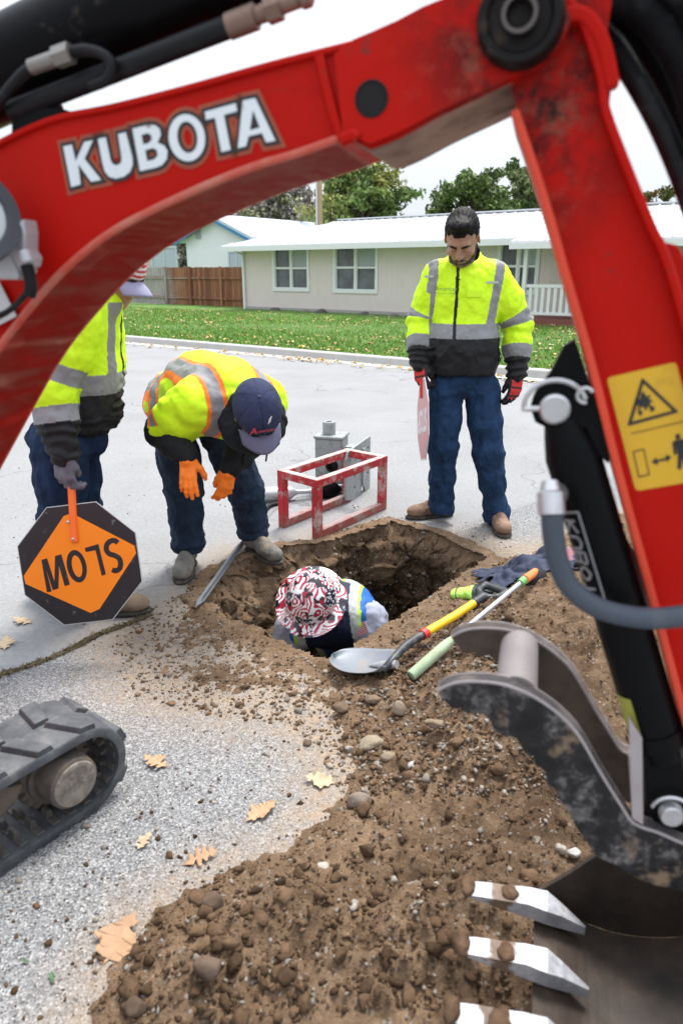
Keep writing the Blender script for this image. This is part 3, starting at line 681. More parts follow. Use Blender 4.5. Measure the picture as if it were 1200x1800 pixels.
# fallen leaves: a lobed oak outline
def oak(size, seed, lobes=4):
    r = np.random.RandomState(seed); L_ = []; 
    for s in (1, -1):
        side = []
        for k in range(lobes):
            y0 = .12+.2*k; w = (.22, .36, .30, .17)[k % 4]*r.uniform(.7, 1.2)
            side += [(s*.05*r.uniform(.6, 1.6), y0-.03+.03*r.rand()), (s*w*.95, y0+.01+.03*r.rand()), (s*w, y0+.09+.05*r.rand()), (s*w*.65, y0+.13)]
        L_.append(side)
    pts = [(0, -.18), (.015, 0)]+L_[0]+[(.03, .93), (0, 1.0), (-.03, .93)]+L_[1][::-1]+[(-.015, 0)]
    P = np.array([(x, y-.4, 0) for x, y in pts])*size
    P = np.array(spline(list(P[2:])+[P[2]], 3)[:-1]+[P[0]])
    return P
def leaf_obj(name, size, seed, mat, curl=.25):
    P = oak(size, seed); b = bmesh.new(); vs = [b.verts.new(q) for q in P]; f = b.faces.new(vs); bmesh.ops.triangulate(b, faces=[f])
    bmesh.ops.subdivide_edges(b, edges=b.edges, cuts=2, use_grid_fill=True)
    rr = random.Random(seed)
    a1, a2, k1 = rr.uniform(-1, 1), rr.uniform(0, 6), rr.uniform(.7, 1.3)
    for v in b.verts:
        x, y = v.co.x/size, v.co.y/size
        v.co.z = size*curl*(k1*(abs(x)**1.5)*.8+.35*y*y+.07*math.sin(6*x+a2+5*y))+.003
    me = bpy.data.meshes.new(name); b.to_mesh(me); b.free(); me.shade_smooth(); o = link(name, me, mat)
    md = o.modifiers.new('thickness', 'SOLIDIFY'); md.thickness = .0006; return o
LM = [flat('leaf_tan', (.40,.25,.14), .7, var=.25, nscale=40, bump=.3, bscale=200), flat('leaf_orange', (.36,.215,.12), .7, var=.3, nscale=40, bump=.3, bscale=200), flat('leaf_pale', (.45,.34,.22), .8, var=.2, nscale=40, bump=.3, bscale=200)]
for i, (u, v, w, rot, mi, lab) in enumerate([
    (276,1341,48,1.1,0,'pale tan oak leaf on asphalt right of the rubber track'),
    (455,1430,58,-.9,0,'tan oak leaf on the asphalt left of the round brown stone'),
    (350,1509,52,-1.2,1,'orange tan oak leaf curled at the upper edge of the dirt heap'),
    (252,1481,34,-.4,2,'narrow pale leaf between the track and the orange tan leaf'),
    (204,1658,84,-.35,1,'large orange brown oak leaf beside the lower left dirt heap'),
    (566,1373,52,1.4,2,'faded oak leaf lying flat near the middle of the bare asphalt'),
    (42,1092,36,1.2,2,'pale dry leaf on the road left below the orange sign'),
    (10,1133,38,.3,2,'pale leaf at the left edge of the road above the seam')]):
    g = G(u, v); z = max(gz(g[0], g[1]), 0); g = G(u, v, z+.006); dist = np.linalg.norm(g-CAM)
    o = leaf_obj('oak_leaf', w/FPX*dist*1.0, 20+i, LM[mi]); o.location = tuple(g); o.rotation_euler = (.12, .1*(-1)**i, rot)
    tag(o, lab, 'leaf', 'fallen oak leaves on the pavement')
for i, (u, v, rot) in enumerate([(92,1720,.4),(45,1690,1.5)]):
    g = G(u, v, .004); o = leaf_obj('green_leaf', .032-.01*i, 50+i, flat('green_leaf', (.05,.13,.05), .6)); o.location = tuple(g); o.rotation_euler = (.1, 0, rot); o.scale.x = .5
    tag(o, ['small green leaf scrap at the bottom left of the asphalt', 'tiny green leaf scrap above the other green one at bottom left'][i], 'leaf')
def leaf_scatter(name, n, sampler, smin, smax, seed):
    r = np.random.RandomState(seed); P = sampler(n, r); s = r.uniform(smin, smax, n); a = r.uniform(0, 6.28, n)
    V0 = np.array([(-.5,-.15,0),(-.2,-.45,.12),(.25,-.4,0),(.5,.0,.16),(.2,.4,.02),(-.25,.42,.14)]); F0 = np.array([(0,1,2),(0,2,3),(0,3,4),(0,4,5)])
    Vv = V0[None]*s[:, None, None]*np.array([1, .8, 1]); c, s_ = np.cos(a)[:, None], np.sin(a)[:, None]
    Vv = np.stack([Vv[..., 0]*c-Vv[..., 1]*s_, Vv[..., 0]*s_+Vv[..., 1]*c, Vv[..., 2]*r.uniform(.3, 2.2, (n, 1))], -1)+P[:, None]
    Ff = (F0[None]+(np.arange(n)*6)[:, None, None]).reshape(-1, 3)
    pal = np.array([(.62,.46,.20),(.60,.50,.30),(.50,.30,.14),(.42,.22,.10),(.60,.42,.12)]); c = pal[r.randint(0, 5, n)]*r.uniform(.7, 1.15, (n, 1))
    tag(link(name, np_mesh(name, Vv.reshape(-1, 3), Ff, cols={'col': np.repeat(c, 6, 0)}), vcol(name+'_col', .8, 0)), kind='stuff')
def lawn_s(n, r):
    t = r.uniform(-12, 15, n); o = 9*r.rand(n)**1.1+.2; P = np.array([KB[0], KB[1], .15])+np.outer(t, RD)+np.outer(o, RN)
    k = fbm(P, .5, 3) > r.uniform(-.7, .5, n); return np.where(k[:, None], P, P+[0, 0, -.5])
leaf_scatter('lawn_leaves', 2600, lawn_s, .05, .13, 4)
def gut_s(n, r):
    t = r.uniform(-12, 12, n); o = -.10-.5*r.rand(n)**1.8; P = np.array([KB[0], KB[1], .016])+np.outer(t, RD)+np.outer(o, RN)
    k = fbm(P, .6, 3, off=9) > r.uniform(-.9, .6, n); return np.where(k[:, None], P, P+[0, 0, -.5])
leaf_scatter('gutter_leaves', 900, gut_s, .04, .10, 6)
# ------------------------------------------------------------ houses, fence, pole, trees behind the lawn
HC = G(431, 543, .12); HD = -RD; HN = RN                # front-left corner of the near house; direction along the front
hx = lambda t, o=0, z=0: HC + HD*t + HN*o + [0, 0, z]
def wall_t(u, v=500):                                    # where a pixel column meets the front wall
    q = PL(u, v, HC, HN); return float(np.dot(q-HC, HD)), float(q[2]-HC[2])
def rect(bb, t0, t1, z0, z1, o0, o1, f=None):
    f = f or hx
    a = [f(t0, o0, z0), f(t1, o0, z0), f(t1, o0, z1), f(t0, o0, z1)]; bb.prism(a, (f(0, o1, 0)-f(0, o0, 0))); return bb
siding = NB('siding'); p = siding.pos
along = siding.n('ShaderNodeVectorMath', operation='DOT_PRODUCT'); siding.put(along.inputs[0], p); along.inputs[1].default_value = tuple(HD)
gro = siding.ma('LESS_THAN', siding.ma('FRACT', siding.ma('MULTIPLY', along.outputs['Value'], 4.9)), .07)
siding.set('Base Color', siding.mix(siding.noise(3, 4, .5, p), (.66,.57,.54), (.72,.63,.60))).set('Roughness', .85)
siding.bump(gro, .6, .01)
WHT = flat('white_paint', (.74,.74,.74), .5, var=.04)
ROOFM = flat('metal_roof', (.62,.63,.65), .35, var=.05, nscale=1.5)
GLS = NB('window_glass', Roughness=.08, Specular_IOR_Level=.8); GLS.set('Base Color', GLS.ramp(GLS.noise(2, 3, .5, GLS.pos), (.3, (.05,.055,.06)), (.7, (.15,.16,.17)))); GLS = GLS.m
CURT = flat('curtain', (.38,.40,.43), .8, var=.1)
house = tag(empty('house', hx(8)), 'long low beige house with white metal roof and white framed windows', 'house')
TE = 20.5; EV = wall_t(431, 437)[1]
wins = [(483, 540, 437, 505), (590, 660, 432, 508)]
wt = [(wall_t(a, 470)[0], wall_t(b, 470)[0], wall_t((a+b)/2, d)[1], wall_t((a+b)/2, c)[1]) for a, b, c, d in wins]
wt.append((wt[1][1]+4.4, wt[1][1]+5.5, .85, EV-.02))
# front wall with real openings
bb = BM(); cuts = sorted({0, TE, *[x for w in wt for x in w[:2]]})
for a, b in zip(cuts, cuts[1:]):
    w = [w for w in wt if abs(w[0]-a) < 1e-6]
    if w: rect(bb, a, b, -.3, w[0][2], 0, .15); (rect(bb, a, b, w[0][3], EV, 0, .15) if w[0][3] < EV-.03 else None)
    else: rect(bb, a, b, -.3, EV, 0, .15)
rect(bb, 0, .15, -.3, EV, .15, 7.5); rect(bb, TE-.15, TE, -.3, EV, .15, 7.5); rect(bb, 0, TE, -.3, EV, 7.5, 7.65)
bb.done('wall', siding.m, house)
bb = BM(); rect(bb, .02, TE-.02, -.3, .10, -.03, -.002); bb.done('foundation', flat('foundation_concrete', (.36,.34,.32), .9, var=.15), house)
for a, b, z0, z1 in wt:
    bb = BM(); fw = .10
    rect(bb, a-fw, b+fw, z0-fw*1.4, z0, -.04, .05); rect(bb, a-fw, b+fw, z1, min(z1+fw, EV-.005), -.04, .05); rect(bb, a-fw, a, z0, z1, -.04, .05); rect(bb, b, b+fw, z0, z1, -.04, .05)
    m = (a+b)/2; zm = z0+(z1-z0)*.5; rect(bb, m-.035, m+.035, z0, z1, -.02, .06); 
    w = bb.done('window', WHT, house)
    bb = BM(); rect(bb, a, m-.035, zm-.035, zm+.035, -.01, .06); rect(bb, m+.035, b, zm-.035, zm+.035, -.01, .06)
    for s0, s1 in ((a, m-.035), (m+.035, b)):
        for q0, q1 in ((z0, zm-.035), (zm+.035, z1)):
            rect(bb, s0, s0+.03, q0, q1, .0, .06); rect(bb, s1-.03, s1, q0, q1, .0, .06)
    bb.done('frame', WHT, w)
    bb = BM(); rect(bb, a, b, z0, z1, .065, .075); bb.done('glass', GLS, w)
    bb = BM(); rect(bb, m+.05, b, zm+.05, z1, .055, .063); bb.done('blind', CURT, w)
# roof: overhanging slope with ribs, ridge, gutter
bb = BM(); ov = .55; rh = 1.0; el = -.55; er = TE+.5
def rf(t, s, dz=0): return hx(t, -ov + s*(3.8+ov), EV+.02 + s*rh + dz)
hipl = 2.2
top0, top1 = el+hipl, er
A = [rf(el, 0), rf(er, 0), rf(top1, 1), rf(top0, 1)]
bb.prism(A, (0, 0, .07))
bk = lambda t, s: hx(t, 7.7+ov*0+.4 - s*(3.8+.4+.1), EV+.02+s*rh)
bb.prism([hx(er, 8.1, EV+.02), hx(el, 8.1, EV+.02), rf(top0, 1), rf(top1, 1)], (0, 0, .07))
bb.prism([hx(el, -ov, EV+.02), rf(top0, 1), hx(el, 8.1, EV+.02)], (0, 0, .07))
roof = bb.done('roof', ROOFM, house)
bb = BM()
for t in np.arange(el+.2, er, .38):
    s1 = min(1, max(0, (t-el)/hipl)); bb.beam(rf(t, 0, .085), rf(t, s1, .085), .035, .03)
bb.beam(rf(top0, 1, .11), rf(top1, 1, .11), .3, .04); bb.done('ribs', ROOFM, roof)
bb = BM(); rect(bb, el, er, EV-.11, EV+.05, -ov-.10, -ov-.002)
rect(bb, .02, .10, 0, EV-.02, -.11, -.03); bb.beam(hx(.06, -ov+.0, EV-.06), hx(.06, -.07, EV-.22), .07, .05)
bb.done('gutter', WHT, house)
bb = BM(); rect(bb, el+.02, er-.02, EV-.03, EV+.015, -ov, -.003); bb.done('soffit', WHT, house)
# porch: smaller roof, posts, railing, red deck
pt = wall_t(918, 480)[0]; po = -1.6
pt = float(np.dot(PL(918, 480, hx(0, po), HN)-hx(0, po), HD))
pe = pt + 6
bb = BM(); q = lambda t, s, dz=0: hx(t, po-.35 + s*(1.6), EV-.12+s*.34+dz)
bb.prism([q(pt-.25, 0), q(pe, 0), q(pe, 1), q(pt-.25, 1)], (0, 0, .06)); 
for t in np.arange(pt-.1, pe, .38): bb.beam(q(t, 0, .075), q(t, 1, .075), .035, .03)
proof = bb.done('porch_roof', ROOFM, house)
bb = BM(); rect(bb, pt-.25, pe, EV-.26, EV-.125, po-.42, po-.30); bb.done('gutter', WHT, house)
for t in (pt, pt+2.6, pt+5.2):
    bb = BM(); rect(bb, t, t+.10, .1, EV-.16, po, po+.10); bb.done('post', WHT, house)
bb = BM(); rect(bb, pt-.1, pe, -.2, .16, po-.12, -.06); bb.done('deck', flat('deck_red', (.20,.065,.055), .8, var=.2, nscale=4), house)
bb = BM(); rect(bb, pt+.11, pt+2.59, .95, 1.03, po+.02, po+.09); rect(bb, pt+.11, pt+2.59, .26, .33, po+.02, po+.09); rect(bb, pt+2.71, pt+5.1, .95, 1.03, po+.02, po+.09); rect(bb, pt+2.71, pt+5.1, .26, .33, po+.02, po+.09)
for t in np.arange(pt+.2, pt+5.1, .17):
    if not pt+2.5 < t < pt+2.72: rect(bb, t, t+.085, .33, .95, po+.035, po+.075)
bb.done('railing', WHT, house)
bb = BM(); rect(bb, pt+1.6, pt+2.5, .16, 2.1, -.05, -.01); bb.done('door', WHT, house)

# rocks along the foundation
for i, (u, w, c, lab) in enumerate([(494, 11, (.14,.12,.11), 'small dark rock by the house wall under the left window'), (546, 9, (.26,.23,.2), 'brown grey rock by the house wall between the two windows'),
    (575, 12, (.12,.11,.10), 'flat dark rock by the house wall left of the right window'), (650, 10, (.13,.12,.11), 'dark rock by the house wall under the right window'), (702, 9, (.2,.18,.16), 'grey rock by the house wall near the standing man')]):
    t, _ = wall_t(u, 545); q0 = hx(t, -.35, -.02); rad = w/FPX*np.linalg.norm(q0-CAM)
    V0, F0 = ICO2; Vv = V0*(1+.25*fbm(V0*1.2+i*5, 1, 2)[:, None])*np.array([1, .7, .6])*rad
    me = np_mesh('rock', Vv, F0, cols={'col': np.tile(c, (len(Vv), 1))}); me.shade_smooth(); o = link('rock', me, STN); o.location = tuple(q0); tag(o, lab, 'rock', 'rocks along the house wall')

# fence
wood = NB('fence_wood'); p = wood.pos
al2 = wood.n('ShaderNodeVectorMath', operation='DOT_PRODUCT'); wood.put(al2.inputs[0], p); al2.inputs[1].default_value = tuple(HD)
bid = wood.ma('FLOOR', wood.ma('MULTIPLY', al2.outputs['Value'], 6.6)); wnz = wood.n('ShaderNodeTexWhiteNoise', noise_dimensions='1D'); wood.put(wnz.inputs['W'], bid)
c = wood.mix(wnz.outputs['Value'], (.20,.070,.035), (.36,.16,.085)); bl = wood.noise(.75, 5, .6, p)
gray = wood.attr('gray'); gf = wood.ma('ADD', gray, wood.ma('MULTIPLY', wood.ma('SUBTRACT', bl, .5), 1.2))
c = wood.mix(wood.ramp(gf, (.3, 0), (.75, 1)), c, (.43,.39,.37)); st = wood.noise(9, 5, .7, p, stretch=(2, 2, .25)); c = wood.mix(1, c, wood.ramp(st, (.3, .6), (.7, 1.15)), 'MULTIPLY')
gapn = wood.ma('LESS_THAN', wood.ma('FRACT', wood.ma('MULTIPLY', al2.outputs['Value'], 6.6)), .06); c = wood.mix(gapn, c, (.04,.03,.03))
wood.set('Base Color', c).set('Roughness', .9)
fence = tag(empty('wooden_fence', hx(-4, .8)), 'brown weathered board fence left of the beige house', 'fence')
def gattr(o):
    me = o.data; a = me.attributes.new('gray', 'FLOAT', 'POINT')
    for i, v in enumerate(me.vertices): a.data[i].value = float(np.clip((-np.dot(np.array(v.co)-HC, HD)-3.6)/3.0, 0, 1.1))
fo = .8; ft = wall_t(431, 470)[1]*.0+float(PL(420, 469, hx(0, fo), HN)[2]-HC[2])
bb = BM(); r4 = random.Random(2)
for t in np.arange(-16, .0, .1515): bb.box(hx(t+.075, fo+.01, (ft+.0)/2+r4.uniform(-.01, .01)), (.146, .018, ft-.02), np.array([HD, HN, (0, 0, 1)]).T)
o = bb.done('boards', wood.m, fence); gattr(o)
for zz in (.32, ft-.42):
    bb = BM(); bb.box(hx(-8, fo-.035, zz), (16, .045, .09), np.array([HD, HN, (0, 0, 1)]).T)
    bmesh.ops.subdivide_edges(bb.b, edges=bb.b.edges, cuts=12); o = bb.done('rail', wood.m, fence); gattr(o)
for u in (291, 334, 388, 300-90, 250-90):
    q0 = PL(u, 500, hx(0, fo-.1), HN); t = float(np.dot(q0-HC, HD)); bb = BM(); bb.box(hx(t, fo-.09, ft/2), (.10, .06, ft+.04), np.array([HD, HN, (0, 0, 1)]).T); o = bb.done('post', wood.m, fence); gattr(o)

# white gabled house behind the fence
h2 = tag(empty('gabled_house', hx(-8, 10)), 'white gabled house with bright blue roof edge behind the fence', 'house')
o2 = 7.0; P0 = hx(0, o2)
f2 = lambda u, v: PL(u, v, P0, HN)
def f2t(u, v): q0 = f2(u, v); return float(np.dot(q0-HC, HD)), float(q0[2]-HC[2])
W2 = NB('white_siding'); p = W2.pos; gz_ = W2.ma('LESS_THAN', W2.ma('FRACT', W2.ma('MULTIPLY', W2.sep(p, 2), 6)), .12); W2.set('Base Color', W2.mix(W2.noise(2, 3, .5, p), (.72,.74,.77), (.80,.81,.83))).set('Roughness', .7); W2.bump(gz_, .4, .02)
ta, za = f2t(378, 384); tr, zr = f2t(437, 416); tl = 2*ta-tr
g2 = lambda t, o, z: hx(t, o2+o, z)
bb = BM(); bb.prism([g2(tl, 0, -.5), g2(tr, 0, -.5), g2(tr, 0, zr), g2(ta, 0, za), g2(tl, 0, zr)], HN*9); bb.done('wall', W2.m, h2)
BLU = flat('blue_roof', (.04,.20,.42), .45, var=.08)
BLU2 = flat('pale_blue_roof', (.50,.58,.68), .4, var=.08)
bb = BM(); sl = (za-zr)/(ta-tr)
for s_, tt in ((1, tr), (-1, tl)):
    e = s_*.6; bb.prism([g2(ta, -.4, za+.05), g2(tt+e, -.4, zr+.05-abs(e*sl)), g2(tt+e, -.4, zr+.20-abs(e*sl)), g2(ta, -.4, za+.20)], HN*9.8)
bb.done('roof', BLU2, h2)
bb = BM()
for s_, tt in ((1, tr), (-1, tl)):
    e = s_*.55; bb.prism([g2(ta, -.38, za-.12), g2(tt+e, -.38, zr-.12-abs(e*sl)), g2(tt+e, -.38, zr+.045-abs(e*sl)), g2(ta, -.38, za+.045)], HN*.06)
bb.done('fascia', BLU, h2)
for (u0, u1, v0, v1) in ((268, 312, 437, 475), (404, 430, 444, 475)):
    a, z1 = f2t(u0, v0); b, z0 = f2t(u1, v1); 
    bb = BM(); rect(bb, a-.1, b+.1, z1, z1+.12, -.06, -.003, lambda t, o, z: g2(t, o, z)); rect(bb, a-.1, a, z0, z1, -.06, -.003, g2); rect(bb, b, b+.1, z0, z1, -.06, -.003, g2); rect(bb, (a+b)/2-.04, (a+b)/2+.04, z0, z1, -.05, -.022, g2); w = bb.done('window', flat('win_trim', (.50,.55,.60), .5), h2)
    bb = BM(); rect(bb, a, b, z0, z1, -.02, -.004, g2); bb.done('glass', flat('pale_pane', (.42,.47,.52), .15), w)
a, z1 = f2t(344, 403); b, z0 = f2t(354, 420); bb = BM(); rect(bb, a, b, z0, z1, -.05, -.003, g2)
for k in range(6): rect(bb, a+.03, b-.03, z0+(z1-z0)*(k+.2)/6, z0+(z1-z0)*(k+.7)/6, -.08, -.05, g2)
bb.done('vent', flat('vent_gray', (.42,.44,.47), .7), h2)
# far building with the pale blue roof
o3 = 22.0; P3_ = hx(0, o3); f3 = lambda u, v: PL(u, v, P3_, HN); h3 = tag(empty('shed', f3(450, 430)), 'distant building with pale blue metal roof between the two houses', 'building')
q1, q2 = f3(405, 402), f3(500, 408); q3, q4 = f3(520, 425), f3(392, 425)
bb = BM(); a_, b_ = q4.copy(), q3.copy(); bb.prism([a_, b_, b_+HN*7, a_+HN*7], (0, 0, -(a_[2]))); bb.done('wall', W2.m, h3)
bb = BM(); rr_ = 1.4; dn_ = HN*3.5+[0, 0, max(q1[2]-q4[2], .5)]
bb.prism([a_-HN*.4+[0, 0, .02], b_-HN*.4+[0, 0, .02], b_+dn_, a_+dn_], (0, 0, .15)); bb.prism([b_+HN*7.4+[0, 0, .02], a_+HN*7.4+[0, 0, .02], a_+dn_, b_+dn_], (0, 0, .15)); bb.done('roof', BLU2, h3)

# utility pole
pole = tag(empty('utility_pole', Y(563, 460, 42)*[1, 1, 0]), 'plain wooden utility pole with a white conduit rising behind the beige house', 'pole')
x0, y0 = pole.location.x, pole.location.y
BM().cyl((x0, y0, 0), (x0, y0, 9.5), .15, .12).done('pole_shaft', flat('pole_wood', (.42,.30,.19), .9, var=.2, nscale=3), pole, True)
BM().cyl((x0-.17, y0-.15, 0), (x0-.17, y0-.15, 9), .05).done('conduit', flat('conduit_gray', (.55,.55,.55), .6), pole, True)
BM().beam((x0-1.1, y0-.15, 8.9), (x0+1.1, y0-.15, 8.9), .1, .12).done('crossarm', flat('pole_wood_b', (.36,.26,.17), .9), pole)

# trees
BARK = flat('bark', (.12,.095,.075), .95, var=.3, nscale=5, bump=.6, bscale=20)
def tree(name, loc, height, spread, cols, seed, lab, n=9000, leaf=.16, dens=.5, group=None, base=.25, cat='tree', clumps=34):
    r = np.random.RandomState(seed); root = tag(empty(name, loc), lab, cat, group); loc = np.asarray(loc, float)
    bb = BM(); tips = []
    th = height*.45
    bb.tube(spline([(0, 0, -.2), (r.normal(0, .1), r.normal(0, .1), th*.5), (r.normal(0, .2), r.normal(0, .2), th), (r.normal(0, .3), r.normal(0, .3), height*.8)], 4), list(np.linspace(.035*height*.6, .006*height, 13)), 8)
    for k in range(clumps):
        a = r.uniform(0, 6.28); zf = r.uniform(base, 1.0); rad = spread*math.sqrt(max(.05, 1-((zf-.55)/.52)**2))*r.uniform(.25, 1.0)
        c = np.array([math.cos(a)*rad, math.sin(a)*rad, zf*height]); s = spread*r.uniform(.16, .34); tips.append((c, s))
        z0 = max(.2*height, c[2]-height*.28); bb.tube(spline([(0, 0, z0), c*[.5, .5, 0]+[0, 0, (z0+c[2])/2+.2], c], 4), list(np.linspace(.012*height, .003*height, 9)), 5)
    bb.done('trunk', BARK, None).parent = root
    w = np.array([s**2 for _, s in tips]); k = r.choice(len(tips), n, p=w/w.sum()); C_ = np.array([c for c, _ in tips])[k]; S_ = np.array([s for _, s in tips])[k]
    d = r.normal(size=(n, 3)); d /= np.linalg.norm(d, axis=1)[:, None]; rr = r.rand(n)**.45
    sub = r.normal(0, 1, (len(tips), 9, 3))*.45; jj = r.randint(0, 9, n)
    P = C_+(d*rr[:, None]*.55+sub[k, jj])*S_[:, None]*[1.1, 1.1, .85]
    u = r.normal(size=(n, 3)); u /= np.linalg.norm(u, axis=1)[:, None]; v = np.cross(u, r.normal(size=(n, 3))); v /= np.linalg.norm(v, axis=1)[:, None]; ls = leaf*r.uniform(.5, 1.3, (n, 1))
    Vv = np.stack([P-u*ls, P+v*ls*.5, P+u*ls, P-v*ls*.5], 1).reshape(-1, 3); Ff = np.arange(4*n).reshape(-1, 4)
    ci = r.randint(0, len(cols), len(tips))[k]; c = np.array(cols)[ci]*r.uniform(.55, 1.5, (n, 1))
    me = np_mesh('crown', Vv, Ff, cols={'col': np.repeat(c, 4, 0)}); o = link('crown', me, vcol('leaves_'+name, .85, 0, spec=.2), root)
    return root
GR = [(.17,.235,.08), (.24,.30,.10), (.14,.19,.07), (.34,.34,.12)]
DG = [(.12,.17,.075), (.16,.21,.09), (.20,.235,.11)]
def tree_at(u, vtop, dist, hw, *a, **k):
    q0 = Y(u, vtop, dist); h = q0[2]; return tree(a[0], (q0[0], q0[1], 0), h, hw/FPX*dist*1.0, *a[1:], **k)
tree_at(636, 295, 46, 76, 'leafy_tree', GR, 1, 'yellow green leafy tree rising behind the roof right of the utility pole', n=16000, leaf=.17, base=.2, clumps=60)
tree_at(834, 306, 52, 68, 'leafy_tree', [GR[0], GR[2], DG[1], (.17,.19,.07)], 2, 'rounded green tree above the roof behind the standing man', n=15000, leaf=.19, base=.2, clumps=55)
tree_at(940, 285, 58, 55, 'evergreen_tree', DG, 3, 'dark green tree partly hidden behind the red excavator arm', n=8000, leaf=.22, clumps=36)
tree_at(1166, 332, 60, 36, 'autumn_tree', [(.16,.15,.06), (.22,.15,.07), (.12,.12,.05)], 4, 'small brownish green tree above the roof at the far right', n=4500, leaf=.18, clumps=26)
tree_at(1105, 345, 66, 40, 'evergreen_tree', [(.07,.10,.04), (.1,.12,.05)], 5, 'low dark green tree above the roof right of the red arm', n=3500, leaf=.2, clumps=22)
BR = [(.30,.265,.24), (.38,.34,.31), (.22,.20,.18), (.30,.30,.18)]
for i, (u, vt, d, w, lab) in enumerate([(400, 352, 80, 60, 'leftmost grey brown bare tree behind the gabled house'), (455, 340, 86, 60, 'second grey brown bare tree, above the pale blue roof'), (505, 332, 82, 60, 'third grey brown bare tree, left of the utility pole'), (556, 318, 90, 62, 'grey brown bare tree right behind the utility pole'), (350, 360, 84, 60, 'bare grey tree mostly hidden by the red boom')]):
    tree_at(u, vt, d, w, 'bare_tree', BR, 20+i, lab, n=9000, leaf=.26, group='grey bare trees behind the houses', base=.05, clumps=46)
# low wooded rise behind the houses
X_, Y_, Fh = grid(-160, 120, 100, 150, 4)
Vh = np.stack([X_, Y_, 6.5*np.exp(-((Y_-128)/16)**2)*(.55+.45*np.exp(-((X_+30)/45)**2))+.8*fbm(np.stack([X_, Y_, 0*X_], -1), .06, 3)-.5], -1)
tag(link('hills', np_mesh('hills', Vh, Fh), flat('hill_scrub', (.12,.11,.085), .95, var=.3, nscale=.4)), kind='structure')
far = BM(); far.b.faces.new([far.b.verts.new(q) for q in (kerb(-900, .5)-[0,0,.08], kerb(900, .5)-[0,0,.08], kerb(900, 1500)-[0,0,.08], kerb(-900, 1500)-[0,0,.08])])
tag(far.done('ground', flat('far_ground', (.12,.13,.07), 1, var=.2, nscale=.2)), kind='structure')
# ------------------------------------------------------------ the small excavator: boom, arm, thumb, bucket, track
ED = unit((.263, .965, 0)); EE = V3(ED[1], -ED[0], 0)     # across the boom (away from camera) / along it
EP0 = V3(0, .95, 1.0)
def B(u, v, off=0.0): return PL(u, v, EP0 + ED*off, ED)
def B2(p): q = np.asarray(p)-EP0; return float(np.dot(q, EE)), float(q[2])     # plane coordinates
def from2(x, z, off=0.0): return EP0 + EE*x + V3(0, 0, z) + ED*off
kp = NB('red_paint')
n1 = kp.noise(6, 9, .80); n2 = kp.noise(60, 6, .7)
c = kp.mix(kp.noise(3, 4, .5), (.38,.004,.002), (.46,.008,.003))
wear = kp.ramp(n1, (.62, 0), (.66, 1)); wear = kp.ma('MULTIPLY', wear, kp.ramp(n2, (.46, 0), (.52, 1)))
scr = kp.ramp(kp.noise(9, 6, .8, stretch=(1, 1, 9)), (.665, 0), (.69, 1)); wear = kp.ma('MAXIMUM', wear, scr)
c = kp.mix(kp.ma('MULTIPLY', wear, .75), c, (.075,.035,.028))
c = kp.mix(kp.ma('MULTIPLY', kp.attr('grime'), kp.ramp(kp.noise(14, 8, .75), (.38, 0), (.55, 1))), c, kp.ramp(kp.noise(24, 5, .7), (.5, (.012,.009,.008)), (.68, (.15,.09,.06))))
c = kp.mix(kp.ramp(kp.noise(4.5, 9, .8), (.66, 0), (.74, .18)), c, (.40,.20,.14))
kp.set('Base Color', c).set('Roughness', kp.ramp(kp.noise(20, 6, .7), (.3, .38), (.7, .6))).set('Specular IOR Level', .10)
kp.bump(kp.noise(90, 5, .7), .12, .003); RED = kp.m
kp2 = NB('worn_lit_underside'); n = kp2.noise(9, 8, .7)  # worn patches over a red brightened for light caught along the flange
c = kp2.mix(kp2.ramp(n, (.40, 0), (.72, 1)), (.50,.045,.025), (.46,.20,.14)); c = kp2.mix(kp2.ramp(kp2.noise(16, 9, .8), (.60, 0), (.68, .7)), c, (.10,.055,.04))
kp2.set('Base Color', c).set('Roughness', .6); kp2.bump(n, .2, .004); REDW = kp2.m
BLK = flat('black_paint', (.004,.004,.0045), .38, var=.3, nscale=15, bump=.1, spec=.08, dirt=(.64, .74, .4), dcol=(.12,.10,.09), dscale=14)
FLG = flat('lit_flange_red', (.60,.055,.025), .5, var=.15, nscale=10, spec=.3, dirt=(.62, .72, .6), dcol=(.12,.05,.035), dscale=20)  # the arm's red, brightened in colour so its edge looks lit
RUB = flat('hose_rubber', (.007,.007,.008), .5, spec=.2, var=.25, nscale=30, dirt=(.55, .8, .35), dcol=(.12,.12,.13), dscale=20)
STEEL = flat('zinc_steel', (.52,.52,.53), .35, .85, var=.15, dirt=(.5, .75, .6), dcol=(.20,.17,.14), dscale=30)
GREASE = flat('greasy_iron', (.008,.006,.006), .5, .0, spec=.15, var=.4, nscale=20, bump=.3, dirt=(.55, .8, .5), dcol=(.14,.10,.07), dscale=20)
exc = tag(empty('mini_excavator', (-1.5, 1.2, 0)), 'red mini excavator whose curved boom and arm frame the hole, rubber track lower left', 'excavator')
def grime(o, fn):
    me = o.data; a = me.attributes.new('grime', 'FLOAT', 'POINT')
    P = np.array([v.co[:] for v in me.vertices]); a.data.foreach_set('value', fn(P).astype(np.float32))
def px(P):
    P = np.atleast_2d(P)-CAM; z = P[:, 1]*cp-P[:, 2]*sp; yy = P[:, 1]*sp+P[:, 2]*cp; return np.stack([600+FPX*P[:, 0]/z, 900-FPX*yy/z], 1)
def smooth2(pts, n=5): return [tuple(q) for q in spline([V3(a, b, 0)[:2] for a, b in pts], n)]
BW = .175
top_px = smooth2([(-330,560),(-180,380),(-60,282),(0,247),(60,218),(112,200),(200,183),(330,150),(480,108),(622,72)], 5) + smooth2([(622,72),(655,58),(700,38),(745,14),(800,-8),(860,-22),(930,-30)], 4)[1:]
